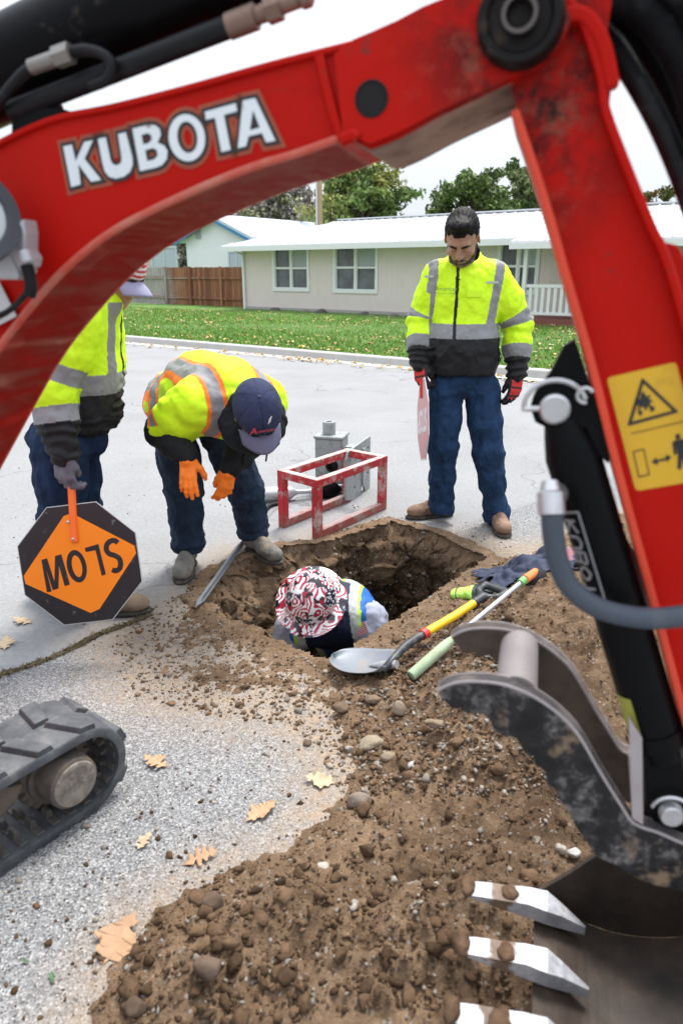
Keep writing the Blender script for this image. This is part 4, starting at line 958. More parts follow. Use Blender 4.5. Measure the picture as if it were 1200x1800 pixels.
bot_px = smooth2([(-190,990),(-110,830),(-60,730),(-20,655),(18,598),(89,511),(150,452),(225,400),(350,340),(450,300),(520,279),(600,251)], 5)
head_px = [(985,-22),(1004,40),(985,85),(940,125),(880,152),(770,205),(700,243),(650,262),(618,246)]
outline = top_px + head_px + bot_px[::-1]
def solid(name, pxs, off, w, mat, parent, bevel=0, sub=0, cuts=0):
    b = BM(); b.prism([B(u, v, off) for u, v in pxs], ED*w)
    return b.done(name, mat, parent, bevel=bevel)
def from_px(pts, off=0.0): return [B(u, v, off) for u, v in pts]
def strip(bb, path, off0, off1, th, side=1):
    """flange: path points on the plane at off0, running to off1 across, thickness th to the given side"""
    P = [np.asarray(p) for p in path]; rows = []
    for i, p in enumerate(P):
        t = unit(P[min(i+1, len(P)-1)]-P[max(i-1, 0)]); nn = np.cross(t, ED)*side
        rows.append([bb.b.verts.new(q) for q in (p+ED*off0, p+ED*off1, p+ED*off1+nn*th, p+ED*off0+nn*th)])
    for a, b_ in zip(rows, rows[1:]):
        for i in range(4): bb.b.faces.new((a[i], a[(i+1) % 4], b_[(i+1) % 4], b_[i]))
    bb.b.faces.new(rows[0][::-1]); bb.b.faces.new(rows[-1]); return bb
# boom: two side plates on a box, top and bottom flanges, welded head
bb = BM(); core = top_px+head_px+bot_px[::-1]
bb.prism(from_px(core), ED*BW)
boom = bb.done('boom', RED, exc)
# finer mesh for the grime attribute
bm = bmesh.new(); bm.from_mesh(boom.data); bmesh.ops.subdivide_edges(bm, edges=[e for e in bm.edges if e.calc_length() > .06], cuts=3, use_grid_fill=True); bm.to_mesh(boom.data); bm.free()
pv = B(915, 45)
grime(boom, lambda P: np.clip(1.2-np.linalg.norm(P-pv, axis=1)/.14, 0, 1)*.9)
bb = BM(); strip(bb, from_px(bot_px), -.009, BW+.009, .009, 1); bb.done('bottom_flange', REDW, boom, bevel=.003)
bb = BM(); strip(bb, from_px(top_px[:46]), -.007, BW+.007, .008, -1); bb.done('top_flange', RED, boom, bevel=.003)
bb = BM(); pth = from_px(smooth2([(618,247),(650,263),(700,244),(770,206),(880,153),(925,128)], 4)); strip(bb, pth, .006, BW, .008, 1)
bb.done('head_underside', flat('worn_underside', (.30,.19,.14), .7, var=.4, nscale=12, dirt=(.45, .7, .8), dcol=(.03,.025,.02), dscale=10), boom)
# welded lap plate on the head, stiffener seam, round hole
bb = BM(); bb.prism(from_px([(590,100),(622,74),(655,60),(700,40),(745,16),(800,-6),(860,-20),(930,-28),(985,-20),(1002,40),(984,84),(938,122),(880,149),(770,200),(700,237),(652,256),(622,240),(606,238)]), -ED*.010)
lap = bb.done('head_plate', RED, boom, bevel=.004); 
bm = bmesh.new(); bm.from_mesh(lap.data); bmesh.ops.subdivide_edges(bm, edges=[e for e in bm.edges if e.calc_length() > .04], cuts=3, use_grid_fill=True); bm.to_mesh(lap.data); bm.free()
grime(lap, lambda P: np.clip(1.3-np.linalg.norm(P-pv, axis=1)/.115, 0, 1))
bb = BM(); bb.tube(spline(from_px([(561,98),(575,160),(590,215),(602,246)], -.004), 5), .0065, 8); bb.tube(spline(from_px([(600,247),(622,238),(628,244)], -.008), 4), .008, 8); bb.done('weld_seam', RED, boom, True)
HOLE = NB('hole_dark', Base_Color=(.006,.005,.005), Roughness=.9).m
hc = B(656, 177); hr = 23/1250*np.linalg.norm(hc-CAM)*.98
bb = BM(); bb.lathe(hc-ED*.0102, hc-ED*.0118, [(0, hr*1.16), (1, hr*1.10), (1, hr), (0, hr)], 32, False); bb.cyl(hc-ED*.0103, hc-ED*.0108, hr, n=32); bb.done('lightening_hole', HOLE, boom, True)
# pivot boss
bb = BM(); pr = 57/1250*np.linalg.norm(pv-CAM)
bb.lathe(pv-ED*.010, pv-ED*.034, [(0, pr*1.06), (.7, pr*1.04), (1, pr*.97), (1, pr*.80), (.8, pr*.72), (.8, pr*.42), (1.25, pr*.40), (1.25, pr*.30), (.9, pr*.26)], 40)
boss = bb.done('pivot_boss', GREASE, boom, True)
bb = BM(); bb.lathe(pv-ED*.038, pv-ED*.043, [(0, pr*.43), (1, pr*.42), (1, pr*.33), (0, pr*.33)], 40, False); bb.done('ring', flat('worn_ring', (.10,.085,.08), .4, .6), boss, True)

# ---- lettering on the boom
def curve_mesh(name, loops, offset, origin, ax, ay, an, mat, parent, push):
    """loops of 2D points -> filled mesh on a plane (origin, ax, ay), pushed along an"""
    cu = bpy.data.curves.new(name, 'CURVE'); cu.dimensions = '2D'; cu.fill_mode = 'BOTH'; cu.offset = offset
    for lp in loops:
        s_ = cu.splines.new('POLY'); s_.points.add(len(lp)-1); s_.use_cyclic_u = True
        for p_, q_ in zip(s_.points, lp): p_.co = (q_[0], q_[1], 0, 1)
    cu.extrude = .0002
    return curve_done(cu, name, origin, ax, ay, an, mat, parent, push)
def curve_done(cu, name, origin, ax, ay, an, mat, parent, push):
    o = bpy.data.objects.new('tmp', cu); COL.objects.link(o); dg = bpy.context.evaluated_depsgraph_get(); dg.update()
    me = bpy.data.meshes.new_from_object(o.evaluated_get(dg)); bpy.data.objects.remove(o)
    ax, ay, an = map(np.asarray, (ax, ay, an)); og = np.asarray(origin)
    for v in me.vertices:
        x, y, z = v.co; v.co = Vector(og+ax*x+ay*y+an*(z+push))
    me.materials.clear(); me.name = name; o = link(name, me, mat)
    if parent is not None:
        o.parent = parent
        rt = parent
        while rt.parent: rt = rt.parent
        if parent is rt: o.matrix_parent_inverse = Matrix.Translation(-Vector(rt.location))
    return o
def text_mesh(txt, name, size, offset, origin, ax, ay, an, mat, parent, push=.0006, spacing=1.0, shear=0, align='CENTER', xs=1.0):
    cu = bpy.data.curves.new(name, 'FONT'); cu.body = txt; cu.size = size; cu.offset = offset; cu.extrude = .0002; cu.align_x = align; cu.align_y = 'CENTER'; cu.space_character = spacing; cu.shear = shear
    return curve_done(cu, name, origin, np.asarray(ax)*xs, ay, an, mat, parent, push)
def s2(x, y): return B2(B(x/2.308, y/2.308))
def ell(cx, cy, rx, ry, rot, n=36):
    a = np.linspace(0, 2*math.pi, n, endpoint=False); c_, s_ = math.cos(rot), math.sin(rot)
    return [(cx+rx*math.cos(t)*c_-ry*math.sin(t)*s_, cy+rx*math.cos(t)*s_+ry*math.sin(t)*c_) for t in a]
GLY = {
 'K': [[(258,592),(299,583),(313,645),(345,573),(388,565),(352,645),(422,733),(374,743),(327,678),(336,752),(292,765)]],
 'U': [[(398,562),(436,553),(456,648),(464,664),(478,668),(492,660),(495,644),(480,542),(517,533),(545,640),(546,672),(534,702),(508,722),(475,730),(446,722),(427,698),(418,665)]],
 'B': [[(538,520),(608,503),(636,506),(655,522),(660,550),(648,578),(672,588),(687,612),(684,648),(664,674),(640,684),(570,700)], [(582,552),(588,582),(606,578),(617,566),(614,551),(602,546)], [(597,614),(604,650),(628,644),(641,630),(637,612),(624,606)]],
 'O': [ell(762,560,77,100,-.12), ell(764,558,37,60,-.14)[::-1]],
 'T': [[(830,452),(962,415),(970,456),(916,471),(943,612),(899,623),(873,484),(837,493)]],
 'A': [[(985,406),(1040,394),(1126,576),(1080,584),(1064,546),(1014,558),(1004,598),(964,608)], [(1031,462),(1021,524),(1052,516)]]}
WL = flat('white_lettering', (.66,.70,.72), .45, var=.06, dirt=(.60, .66, .85), dcol=(.22,.16,.11), dscale=22)
BL = flat('black_lettering', (.012,.012,.014), .5)
HL = flat('faded_border', (.30,.055,.02), .6, var=.3, nscale=40)
for ch in 'KUBOTA':
    lp = [[s2(*q) for q in l] for l in GLY[ch]]
    for nm, off_, pu, mt in (('letter_border', .0075, .0007, HL), ('letter_outline', .0030, .0015, BL), ('letter', -.0012, .0023, WL)):
        curve_mesh(nm, lp, off_, EP0, EE, (0, 0, 1), -ED, mt, boom, pu)

# ---- dipper arm
AO = -.006
arm_l = smooth2([(905,172),(930,245),(958,330),(979,400),(1004,490),(1047,640),(1093,827),(1150,1037),(1210,1262),(1226,1330)], 4)
arm_r = [(1300,1330),(1285,1100),(1262,860),(1232,660),(1200,525),(1172,437),(1150,392),(1100,267),(1070,190),(1074,150),(1061,100),(1072,20),(1082,-50)]
arm_top = [(1040,-110),(960,-110),(930,-60)]
bb = BM(); bb.prism(from_px(arm_l+arm_r+arm_top, AO+.02), ED*.13); arm = bb.done('dipper_arm', RED, exc)
bm = bmesh.new(); bm.from_mesh(arm.data); bmesh.ops.subdivide_edges(bm, edges=[e for e in bm.edges if e.calc_length() > .05], cuts=4, use_grid_fill=True); bm.to_mesh(arm.data); bm.free()
gp = B(950, 160); grime(arm, lambda P: np.clip(1.35-np.linalg.norm((P-gp)*[1.3, 1.3, .8], axis=1)/.125, 0, 1))
bb = BM(); strip(bb, from_px(arm_l[1:]), -.006, .15, .010, -1); o = bb.done('edge_flange', FLG, arm, bevel=.003)
bb = BM(); strip(bb, from_px(smooth2([(985,-30),(1030,30),(1052,90),(1066,140),(1072,190),(1100,267),(1150,392),(1172,437),(1200,525),(1232,660),(1262,860)], 3)), -.006, .15, .010, -1); bb.done('rear_flange', RED, arm, bevel=.003)
bb = BM(); strip(bb, from_px(smooth2([(955,90),(975,55),(1010,40),(1034,62),(1050,100),(1062,160)], 4), -.002), -.006, .02, .016, 1); o = bb.done('weld_rib', RED, arm, bevel=.004)
# pins and lugs on the arm
for (u, v, r_px, nm) in ((915,45,66,'pivot_eye'),):
    q = B(u, v, .12); bb = BM(); bb.cyl(q, q+ED*.05, r_px/1250*np.linalg.norm(q-CAM), n=32); bb.done(nm, RED, arm, True)
bb = BM(); bb.prism(from_px([(1168,425),(1192,432),(1215,480),(1220,560),(1196,545),(1180,470)], .03), ED*.04); bb.done('rear_bracket', RED, arm, bevel=.003)
# warning decal
YEL = flat('decal_yellow', (.62,.36,.012), .45, var=.10, nscale=8, dirt=(.58, .75, .5), dcol=(.25,.15,.04), dscale=14)
def on_arm(pxs): return [B2(B(u, v)) for u, v in pxs]
AP = AO+.02                                                  # depth of the arm's near face
def arm2(pxs): 
    return [(float(np.dot(B(u, v, AP)-EP0, EE)), float(B(u, v, AP)[2]-EP0[2])) for u, v in pxs]
og = EP0+ED*AP
def corner(pts, r=6, n=4):
    out = []; P = [np.array(p, float) for p in pts]
    for i, p in enumerate(P):
        a, b_ = unit(P[i-1]-p), unit(P[(i+1) % len(P)]-p)
        for t in np.linspace(0, 1, n): out.append(tuple((1-t)**2*(p+a*r)+2*t*(1-t)*p+t*t*(p+b_*r)))
    return out
dec = curve_mesh('warning_decal', [arm2(corner([(1065,664),(1187,636),(1240,842),(1116,863)], 8))], 0, og, EE, (0, 0, 1), -ED, YEL, arm, .0008)
tri = [(1127,663),(1101,749),(1192,724)]; cen = np.mean(tri, 0); tri_in = [tuple(cen+(np.array(p)-cen)*.78) for p in tri]
mk = lambda nm, loops: curve_mesh(nm, [arm2(l) for l in loops], 0, og, EE, (0, 0, 1), -ED, BL, arm, .0016)
mk('warning_triangle', [corner(tri, 4, 3), tri_in[::-1]])
mk('hand_symbol', [[(1126,690),(1131,688),(1134,696),(1143,694),(1139,701),(1147,704),(1140,709),(1146,716),(1137,714),(1134,722),(1129,714),(1119,720),(1122,712),(1113,714),(1120,706),(1114,702),(1124,701)], [(1119,722),(1125,719),(1129,727),(1123,731)], [(1140,716),(1148,713),(1150,720),(1143,724)]])
mk('divider_line', [[(1108,761),(1212,737),(1212,738.4),(1108,762.4)]])
mk('machine_symbol', [[(1111,793),(1131,788),(1141,834),(1121,839)], [(1113,794.5),(1122.5,836.5),(1138.8,832.6),(1129.8,790)]])
mk('arrow_symbol', [[(1144,812),(1152,803),(1153,808),(1169,804),(1168,799),(1179,802),(1171,812),(1170,808),(1154,812),(1155,817)]])
mk('person_symbol', [ell(1190,767,4.6,5,0,14), [(1180,777),(1186,773),(1200,771),(1207,776),(1212,796),(1206,798),(1203,785),(1204,800),(1211,822),(1203,824),(1198,804),(1196,824),(1189,824),(1190,800),(1186,784),(1188,798),(1183,799)]])

# ---- thumb: two toothed plates with a cross tube, its cylinder
kt = NB('worn_steel_plate'); n = kt.noise(13, 9, .78)
c = kt.ramp(n, (.40, (.005,.005,.006)), (.50, (.018,.016,.017)), (.56, (.10,.095,.095)), (.61, (.22,.18,.14)), (.68, (.10,.07,.05)))
c = kt.mix(kt.ramp(kt.noise(5, 5, .7), (.54, 0), (.60, .85)), c, (.22,.155,.10))
kt.set('Base Color', c).set('Metallic', .0).set('Specular IOR Level', .3).set('Roughness', kt.ramp(n, (.3, .45), (.7, .8))); kt.bump(n, .35, .006); PLATE = kt.m
EDGE = flat('worn_plate_edge', (.34,.30,.30), .6, .1, var=.25, nscale=20, bump=.3, bscale=60)
near_up = smooth2([(767,1212),(790,1201),(823,1196),(877,1200),(927,1217),(973,1246),(1015,1287),(1057,1358),(1094,1417),(1115,1446),(1157,1462),(1200,1481),(1262,1506)], 3)
near_lo = [(1262,1590),(1200,1566),(1150,1556),(1115,1543),(1086,1523),(1048,1506),(1030,1480),(1011,1454),(1000,1430),(986,1412),(975,1388),(960,1378),(957,1358),(940,1342),(936,1330),(920,1322),(907,1298),(880,1292),(865,1283),(862,1268),(844,1252),(820,1256),(815,1246),(794,1246),(775,1226)]
TO, TT, TS = -.02, .022, .165
thumb_root = BM(); thumb_root.prism(from_px(near_up+near_lo, TO), ED*TT)
thumb = thumb_root.done('thumb', PLATE, exc, bevel=.003)
Pn = from_px(near_up+near_lo, TO)
bb = BM(); bb.prism([p+ED*TS for p in Pn], ED*TT); bb.done('far_plate', flat('muddy_plate', (.10,.072,.052), .85, var=.5, nscale=10, bump=.4, bscale=40, dirt=(.45, .7, .8), dcol=(.02,.018,.016), dscale=7), thumb, bevel=.003)
bb = BM(); strip(bb, from_px(near_up, TO), -.001, TT+.001, .0035, -1); strip(bb, [p+ED*TS for p in from_px(near_up, TO)], -.001, TT+.001, .0035, -1); bb.done('plate_edge', EDGE, thumb)
q = B(905, 1236, TO); bb = BM(); rt_ = .030; bb.cyl(q+ED*TT, q+ED*TS, rt_, n=28); bb.done('cross_tube', flat('tube_steel', (.20,.175,.175), .6, .0, var=.3, bump=.3, dirt=(.5, .7, .5)), thumb, True)
bb = BM(); bb.prism([p for p in from_px([(1110,1440),(1130,1452),(1128,1300),(1104,1262)], TO)], ED*.01); 
for p_ in (from_px([(1104,1330),(1120,1330),(1127,1450),(1112,1444)], TO+.07),): bb.prism(p_, ED*.02)
bb.done('gusset', EDGE, thumb, bevel=.002)
# cylinder
c0, c1 = B(982, 722, .02), B(1156, 1300, .02)
ax = unit(c1-c0); R_ = .0352
def cyl_at(a, b_, prof, mat, nm, par, n=40): 
    x = BM(); x.lathe(a, b_, prof, n); return x.done(nm, mat, par, True)
tc_ = cyl_at(c0+ax*.010, c1, [(0, R_*.62), (.04, R_*.78), (.10, R_*.97), (.95, R_), (.95, R_*1.07), (1.0, R_*1.07)], BLK, 'thumb_cylinder', exc)
bb = BM(); bb.cyl(c1+ax*.0, c1+ax*.028, R_*.8); 
bb.prism(from_px([(1130,1300),(1192,1300),(1215,1420),(1205,1475),(1160,1470),(1135,1420)], .0), ED*.03); bb.done('clevis', BLK, tc_, bevel=.003)
bb = BM(); bb.prism(from_px([(1135,1290),(1200,1290),(1250,1400),(1260,1520),(1130,1470)], .09), ED*.03); bb.done('linkage', BLK, exc, bevel=.003)
q = B(1178, 1428, -.004); bb = BM(); bb.lathe(q-ED*.012, q+ED*.15, [(0, .014), (.02, .0165), (1, .0165)], 28); bb.done('pin', STEEL, tc_, True)
bb = BM(); a_ = np.linspace(.3, 3.6, 14); bb.tube([q-ED*.006+EE*(-.028*math.cos(t))+V3(0, 0, .030*math.sin(t)) for t in a_], .0028, 8); bb.done('clip', STEEL, tc_, True)
# upper bracket with pin and ring clip
bb = BM(); bb.prism(from_px(smooth2([(931,716),(940,690),(966,655),(990,608)], 3)+[(1010,596),(1045,700),(1075,800),(1068,815),(1052,800),(1030,752),(1005,745),(960,752),(940,742)], .003), ED*.014)
bb.prism(from_px([(931,716),(940,690),(966,655),(990,608),(1010,596),(1045,700),(1075,800),(1030,752),(960,752),(940,742)], .003+.075), ED*.014); bb.done('thumb_bracket', BLK, arm, bevel=.002)
q = B(974, 717, .0); bb = BM(); bb.lathe(q-ED*.014, q+ED*.12, [(0, .0155), (.02, .0185), (1, .0185)], 32); pin_ = bb.done('pin', STEEL, tc_, True)
bb = BM(); a_ = np.linspace(.35, 3.35, 18); bb.tube([q-ED*.006+EE*(.037*math.cos(t))+V3(0, 0, .033*math.sin(t)+.002) for t in a_], .0032, 8); bb.tube([q-ED*.006-EE*.037+V3(0, 0, -.002), q-ED*.007-EE*.014], .0036, 8); bb.tube([q-ED*.006+EE*(.034+.009*math.cos(t))+V3(0, 0, .018+.009*math.sin(t)) for t in np.linspace(.5, 5, 10)], .0026, 8); bb.done('clip', STEEL, tc_, True)
# decal on the cylinder: white frame with slanted lettering wrapped on the tube's near side
side = unit(np.cross(ax, ED)); side = side if side[0] < 0 else -side
CDM = flat('decal_grey', (.26,.26,.27), .5, var=.2, nscale=60)
def on_cyl(s, w):      # s along the axis (m from c0), w across (angle)
    n_ = math.cos(w)*(-ED)+math.sin(w)*side; return c0+ax*s+n_*(R_+.0006)
LN = np.linalg.norm(c1-c0)
def band(pts, hw, nm, mat, par):
    b = BM()
    for (s0, w0), (s1, w1) in zip(pts, pts[1:]):
        k = 6; P_ = [(s0+(s1-s0)*t, w0+(w1-w0)*t) for t in np.linspace(0, 1, k+1)]
        d = unit(np.array([s1-s0, (w1-w0)*R_])); nx = np.array([-d[1], d[0]])*hw
        for (a1, b1), (a2, b2) in zip(P_, P_[1:]): b.quad(on_cyl(a1-nx[0], b1-nx[1]/R_), on_cyl(a1+nx[0], b1+nx[1]/R_), on_cyl(a2+nx[0], b2+nx[1]/R_), on_cyl(a2-nx[0], b2-nx[1]/R_))
    return b.done(nm, mat, par)
s0_, s1_ = LN*.255, LN*.555
band([(s0_, 1.25), (s0_, .35), (s1_, .35), (s1_, .80)], .0014, 'decal_frame', CDM, tc_)
STR = {'K': [[(0,0),(0,1)],[(.8,0),(0,.5),(.8,1)]], 'U': [[(0,0),(0,.8),(.4,1),(.8,.8),(.8,0)]], 'B': [[(0,0),(0,1),(.7,1),(.8,.75),(.6,.5),(0,.5)],[(.6,.5),(.7,.25),(.6,0),(0,0)]], 'O': [[(.4,0),(0,.3),(0,.7),(.4,1),(.8,.7),(.8,.3),(.4,0)]], 'T': [[(0,0),(.8,0)],[(.4,0),(.4,1)]], 'A': [[(0,1),(.4,0),(.8,1)],[(.15,.65),(.65,.65)]]}
Lh = (s1_-s0_)/6.6
for i, ch in enumerate('KUBOTA'):
    for stv in STR[ch]: band([(s0_+.012+Lh*(i+x*.95), .58+.50*(1-y)) for x, y in stv], .0019, 'letter', CDM, tc_)
# yellow green sticker and silver strip at the foot of the cylinder
YG = flat('sticker_olive', (.30,.30,.05), .5, var=.15); b = BM()
for t0, t1 in zip(np.linspace(.82, .985, 6), np.linspace(.82, .985, 6)[1:]):
    for w0, w1 in zip(np.linspace(.55, 1.45, 6), np.linspace(.55, 1.45, 6)[1:]): b.quad(on_cyl(LN*t0, w0), on_cyl(LN*t0, w1), on_cyl(LN*t1, w1), on_cyl(LN*t1, w0))
b.done('sticker', YG, tc_)
# hoses
def hose(nm, pts, off, r, mat=RUB, par=exc, n=10, ridge=0.0, nn=14):
    P_ = spline([B(u, v, o_) for (u, v), o_ in zip(pts, off if hasattr(off, '__len__') else [off]*len(pts))], n); b = BM(); b.tube(P_, r, nn, ridge); return b.done(nm, mat, par, True, angle=70)
HOS = flat('grey_hose', (.06,.072,.092), .5, spec=.25, var=.15, nscale=20, dirt=(.55, .8, .4), dcol=(.2,.2,.2), dscale=20)
hz_ = hose('hydraulic_hose', [(969,900),(972,940),(981,990),(1004,1035),(1050,1068),(1110,1084),(1170,1086),(1270,1072)], [-.055]*8, .0135, HOS)
a_, b_ = B(966, 845, -.04), B(969, 905, -.055); bb = BM(); bb.lathe(a_, b_, [(0, .010), (.3, .013), (.35, .0165), (1, .0165)], 20); bb.tube([B(985, 868, .0), a_+V3(0, 0, -.01)], .012, 12); bb.done('fitting', STEEL, hz_, True)
hose('hydraulic_hose', [(1085,952),(1104,985),(1124,1030),(1160,1090)], .10, .0125, flat('silver_hose', (.30,.31,.33), .5))
for pts, rr_, oo in (([(1040,-20),(1085,-2),(1140,28),(1185,88),(1216,160),(1240,260)], .0170, .03), ([(1045,30),(1085,38),(1130,72),(1165,122),(1196,192),(1230,300)], .0165, .07), ([(1055,60),(1083,88),(1118,142),(1156,212),(1190,290),(1222,380)], .0125, .05), ([(1130,-60),(1190,-5),(1215,30),(1250,120)], .013, .02)):
    hose('hydraulic_hose', pts, oo, rr_, RUB, exc, 26, .10, 14)
# arm cylinder and pipework above the boom
bb = BM(); a_, b_ = B(-330, 285, .06), B(470, -95, .06); bb.lathe(a_, b_, [(0, .060), (.9, .060), (.9, .066), (1, .066)], 40); ac = bb.done('arm_cylinder', BLK, exc, True)
a_, b_ = B(20, 196, -.0), B(402, 47, -.0); bb = BM(); n_ = 120; bb.tube([a_+(b_-a_)*t for t in np.linspace(0, 1, n_)], .0125, 16, .05); pipe = bb.done('hydraulic_hose', RUB, exc, True, angle=70)
d_ = unit(b_-a_); bb = BM(); bb.lathe(b_, b_+d_*.036, [(0, .0145), (1, .0145)], 20); bb.lathe(b_+d_*.036, b_+d_*.05, [(0, .010), (1, .010)], 16); bb.lathe(b_+d_*.05, b_+d_*.068, [(0, .0145), (1, .0145)], 6); bb.lathe(b_+d_*.068, b_+d_*.09, [(0, .009), (1, .009)], 16); bb.lathe(b_+d_*.088, b_+d_*.108, [(0, .006), (.3, .012), (.8, .012), (1, .007)], 16); bb.done('fitting', flat('rusty_fitting', (.20,.13,.10), .5, .6, var=.4), pipe, True)
h2_ = hose('hydraulic_hose', [(-30,210),(0,178),(22,150),(50,122),(80,108),(118,96),(145,88),(172,92),(192,104),(197,120),(188,140),(160,152)], -.02, .0068, RUB, exc, 6)
a_, b_ = B(55, 118, -.022), B(126, 92, -.022); d_ = unit(b_-a_); L_ = np.linalg.norm(b_-a_); bb = BM(); bb.lathe(a_, a_+d_*L_*.62, [(0, .009), (.9, .009), (1, .0075)], 16); bb.lathe(a_+d_*L_*.62, b_, [(0, .0125), (1, .0125)], 6); bb.done('fitting', flat('dull_fitting', (.22,.21,.19), .45, .7, var=.3), h2_, True)
bb = BM(); bb.prism(from_px([(20,205),(60,168),(72,172),(70,188),(110,190),(108,204),(60,222),(20,240)], -.005), ED*.05); bb.done('pipe_clamp', BLK, exc, bevel=.002)
# work light at the left edge
LGT = flat('lamp_body', (.030,.033,.042), .45, var=.2); lq = B(-62, 376, -.10)
la = unit(V3(.62, -.62, .36)); bb = BM(); bb.lathe(lq-la*.075, lq+la*.012, [(0, .020), (.25, .040), (.75, .056), (.80, .066), (1, .066), (1, .052), (.94, .048)], 36)
wl = bb.done('work_light', LGT, exc, True)
bb = BM(); bb.lathe(lq+la*.0065, lq+la*.011, [(0, .0485), (.6, .044), (1, .02)], 32); bb.done('lens', flat('lens_glass', (.55,.58,.60), .15), wl, True)
ALU = flat('cast_bracket', (.42,.43,.45), .45, .3, var=.15)
bb = BM(); bb.prism(from_px([(-40,400),(24,398),(40,384),(44,410),(43,440),(52,452),(48,470),(40,470),(43,478),(38,484),(22,452),(34,484),(30,492),(-40,490)], -.055), ED*.03); bb.tube([B(42, 440, -.06), B(50, 462, -.06)], .009, 10); bb.done('bracket', ALU, wl, bevel=.003)
bb = BM(); P_ = spline([B(*q, -.05) for q in [(47,466),(53,488),(55,505),(52,520)]], 6); bb.tube(P_, .0085, 12); P2 = spline([B(*q, -.05) for q in [(50,510),(40,524),(22,542),(0,554),(-40,562)]], 6); bb.tube(P2, .0042, 10); bb.done('cable', RUB, wl, True)
bb = BM(); bb.prism(from_px([(-30,500),(-2,494),(29,556),(-30,586)], -.0102), ED*.002); o = bb.done('plate_label', flat('label_white', (.50,.50,.50), .5), boom)
mkb = lambda nm, loops: curve_mesh(nm, [[B2(B(u, v)) for u, v in l] for l in loops], 0, EP0, EE, (0, 0, 1), -ED, BL, boom, .0120)
mkb('label_marks', [[(4,560),(8,558),(9,561),(5,563)], [(9,557),(15,554),(16,557),(10,560)], [(16,553),(20,551),(21,554),(17,556)]])

# ---- bucket with teeth
DB = NB('bucket_steel'); n = DB.noise(7, 7, .65); DB.set('Base Color', DB.ramp(n, (.3, (.014,.010,.008)), (.55, (.050,.034,.024)), (.75, (.12,.082,.056)))).set('Roughness', .65).set('Metallic', .2); DB.bump(n, .4, .01); DB = DB.m
kz = NB('tooth_steel'); n = kz.noise(16, 7, .7); mud = kz.ma('MULTIPLY', kz.ramp(n, (.44, 0), (.50, 1)), 1.0)
kz.set('Base Color', kz.mix(kz.attr('mud'), kz.ramp(kz.noise(30, 6, .7), (.3, (.26,.26,.275)), (.62, (.46,.465,.49)), (.72, (.25,.18,.13))), kz.ramp(n, (.3, (.085,.052,.034)), (.7, (.17,.108,.070))))).set('Roughness', kz.ramp(kz.noise(50, 6, .7), (.3, .35), (.7, .75))).set('Metallic', kz.ma('SUBTRACT', .5, kz.ma('MULTIPLY', kz.attr('mud'), .5))); kz.bump(n, .5, .006); TOOTH = kz.m
TN = [(822,1562), (785,1675), (757,1792)]
T1 = B(822, 1562, .26)
# axis towards the camera through the teeth, keeping the same height
bu = -ED; T = [T1]; 
for (u, v) in TN[1:]:
    # closest point of the line T1 + s*bu to the pixel ray, kept on the line
    best = min(np.linspace(0, .6, 601), key=lambda s_: abs(px(T1+bu*s_)[0][1]-v)); T.append(T1+bu*best)
step = float(np.linalg.norm(T[1]-T[0]))*.89; T = [T1+bu*step*k for k in range(4)]
FW = EE; UPV = V3(0, 0, 1)
def tp(k, x, z, w=0): return T[k]+FW*x+UPV*z+bu*w
lift = .10
for k in range(4):
    b = bmesh.new(); rows = []
    for x, zt, zb, hw in ((0,.002,-.004,.0185),(.035,.008,-.009,.020),(.08,.013,-.014,.021),(.12,.019,-.018,.022),(.158,.016,-.02,.026),(.185,.004,-.03,.017),(.235,-.026,-.045,.003)):
        dz = -x*.03
        rows.append([b.verts.new(tp(k, x, z+dz, w)) for z, w in ((zt, -hw), (zt, hw), (zb, hw*.9), (zb, -hw*.9))])
    for r0, r1 in zip(rows, rows[1:]):
        for i in range(4): b.faces.new((r0[i], r0[(i+1) % 4], r1[(i+1) % 4], r1[i]))
    b.faces.new(rows[0][::-1]); b.faces.new(rows[-1]); bmesh.ops.recalc_face_normals(b, faces=b.faces)
    bmesh.ops.subdivide_edges(b, edges=b.edges, cuts=8, use_grid_fill=True)
    me = bpy.data.meshes.new('tooth'); b.to_mesh(me); b.free()
    P_ = np.array([v.co[:] for v in me.vertices]); xx = (P_-T[k])@FW; m_ = np.clip(1-np.abs(xx-(.068+.006*(k % 2)))/.036, 0, 1); wob = fbm(P_, 40, 3); m_ = sstep(m_+wob*.4, .3, .5)
    m2 = sstep(.010-xx+wob*.01, 0, .01); at = me.attributes.new('mud', 'FLOAT', 'POINT'); at.data.foreach_set('value', np.maximum(m_, m2*.9).astype(np.float32))
    tooth = ('tooth', me); 
    if k == 0: teeth = []
    teeth.append(me)
# shell: curved floor rising to the right, two side plates
prof = [(.135, -.030), (.18, -.045), (.24, -.075), (.32, -.085), (.42, -.06), (.50, .0), (.55, .09), (.555, .19), (.53, .27)]
w0, w1 = -.05, step*3+.05
bb = BM(); ps = spline([V3(x, z, 0) for x, z in prof], 4)
for a_, b_ in zip(ps, ps[1:]):
    for (x0, z0), (x1, z1), flip in (((a_[0], a_[1]), (b_[0], b_[1]), 0), ((a_[0], a_[1]-.010), (b_[0], b_[1]-.010), 1)):
        bb.quad(*(T1+FW*x+UPV*z+bu*w for x, z, w in ((x0, z0, w0), (x1, z1, w0), (x1, z1, w1), (x0, z0, w1))))
bb.quad(*(T1+FW*.135+UPV*z+bu*w for z, w in ((-.030, w0), (-.030, w1), (-.042, w1), (-.042, w0))))
bk = bb.done('bucket', DB, exc)
sidep = [(.135, -.03)]+[(p[0], p[1]) for p in ps[1:]]+[(.40, .30), (.20, .045), (.16, .0)]
for w in (w0-.012, w1):
    bb = BM(); bb.prism([T1+FW*x+UPV*z+bu*w for x, z in sidep], bu*.012); bb.done('side_plate', DB, bk, bevel=.002)
bb = BM()
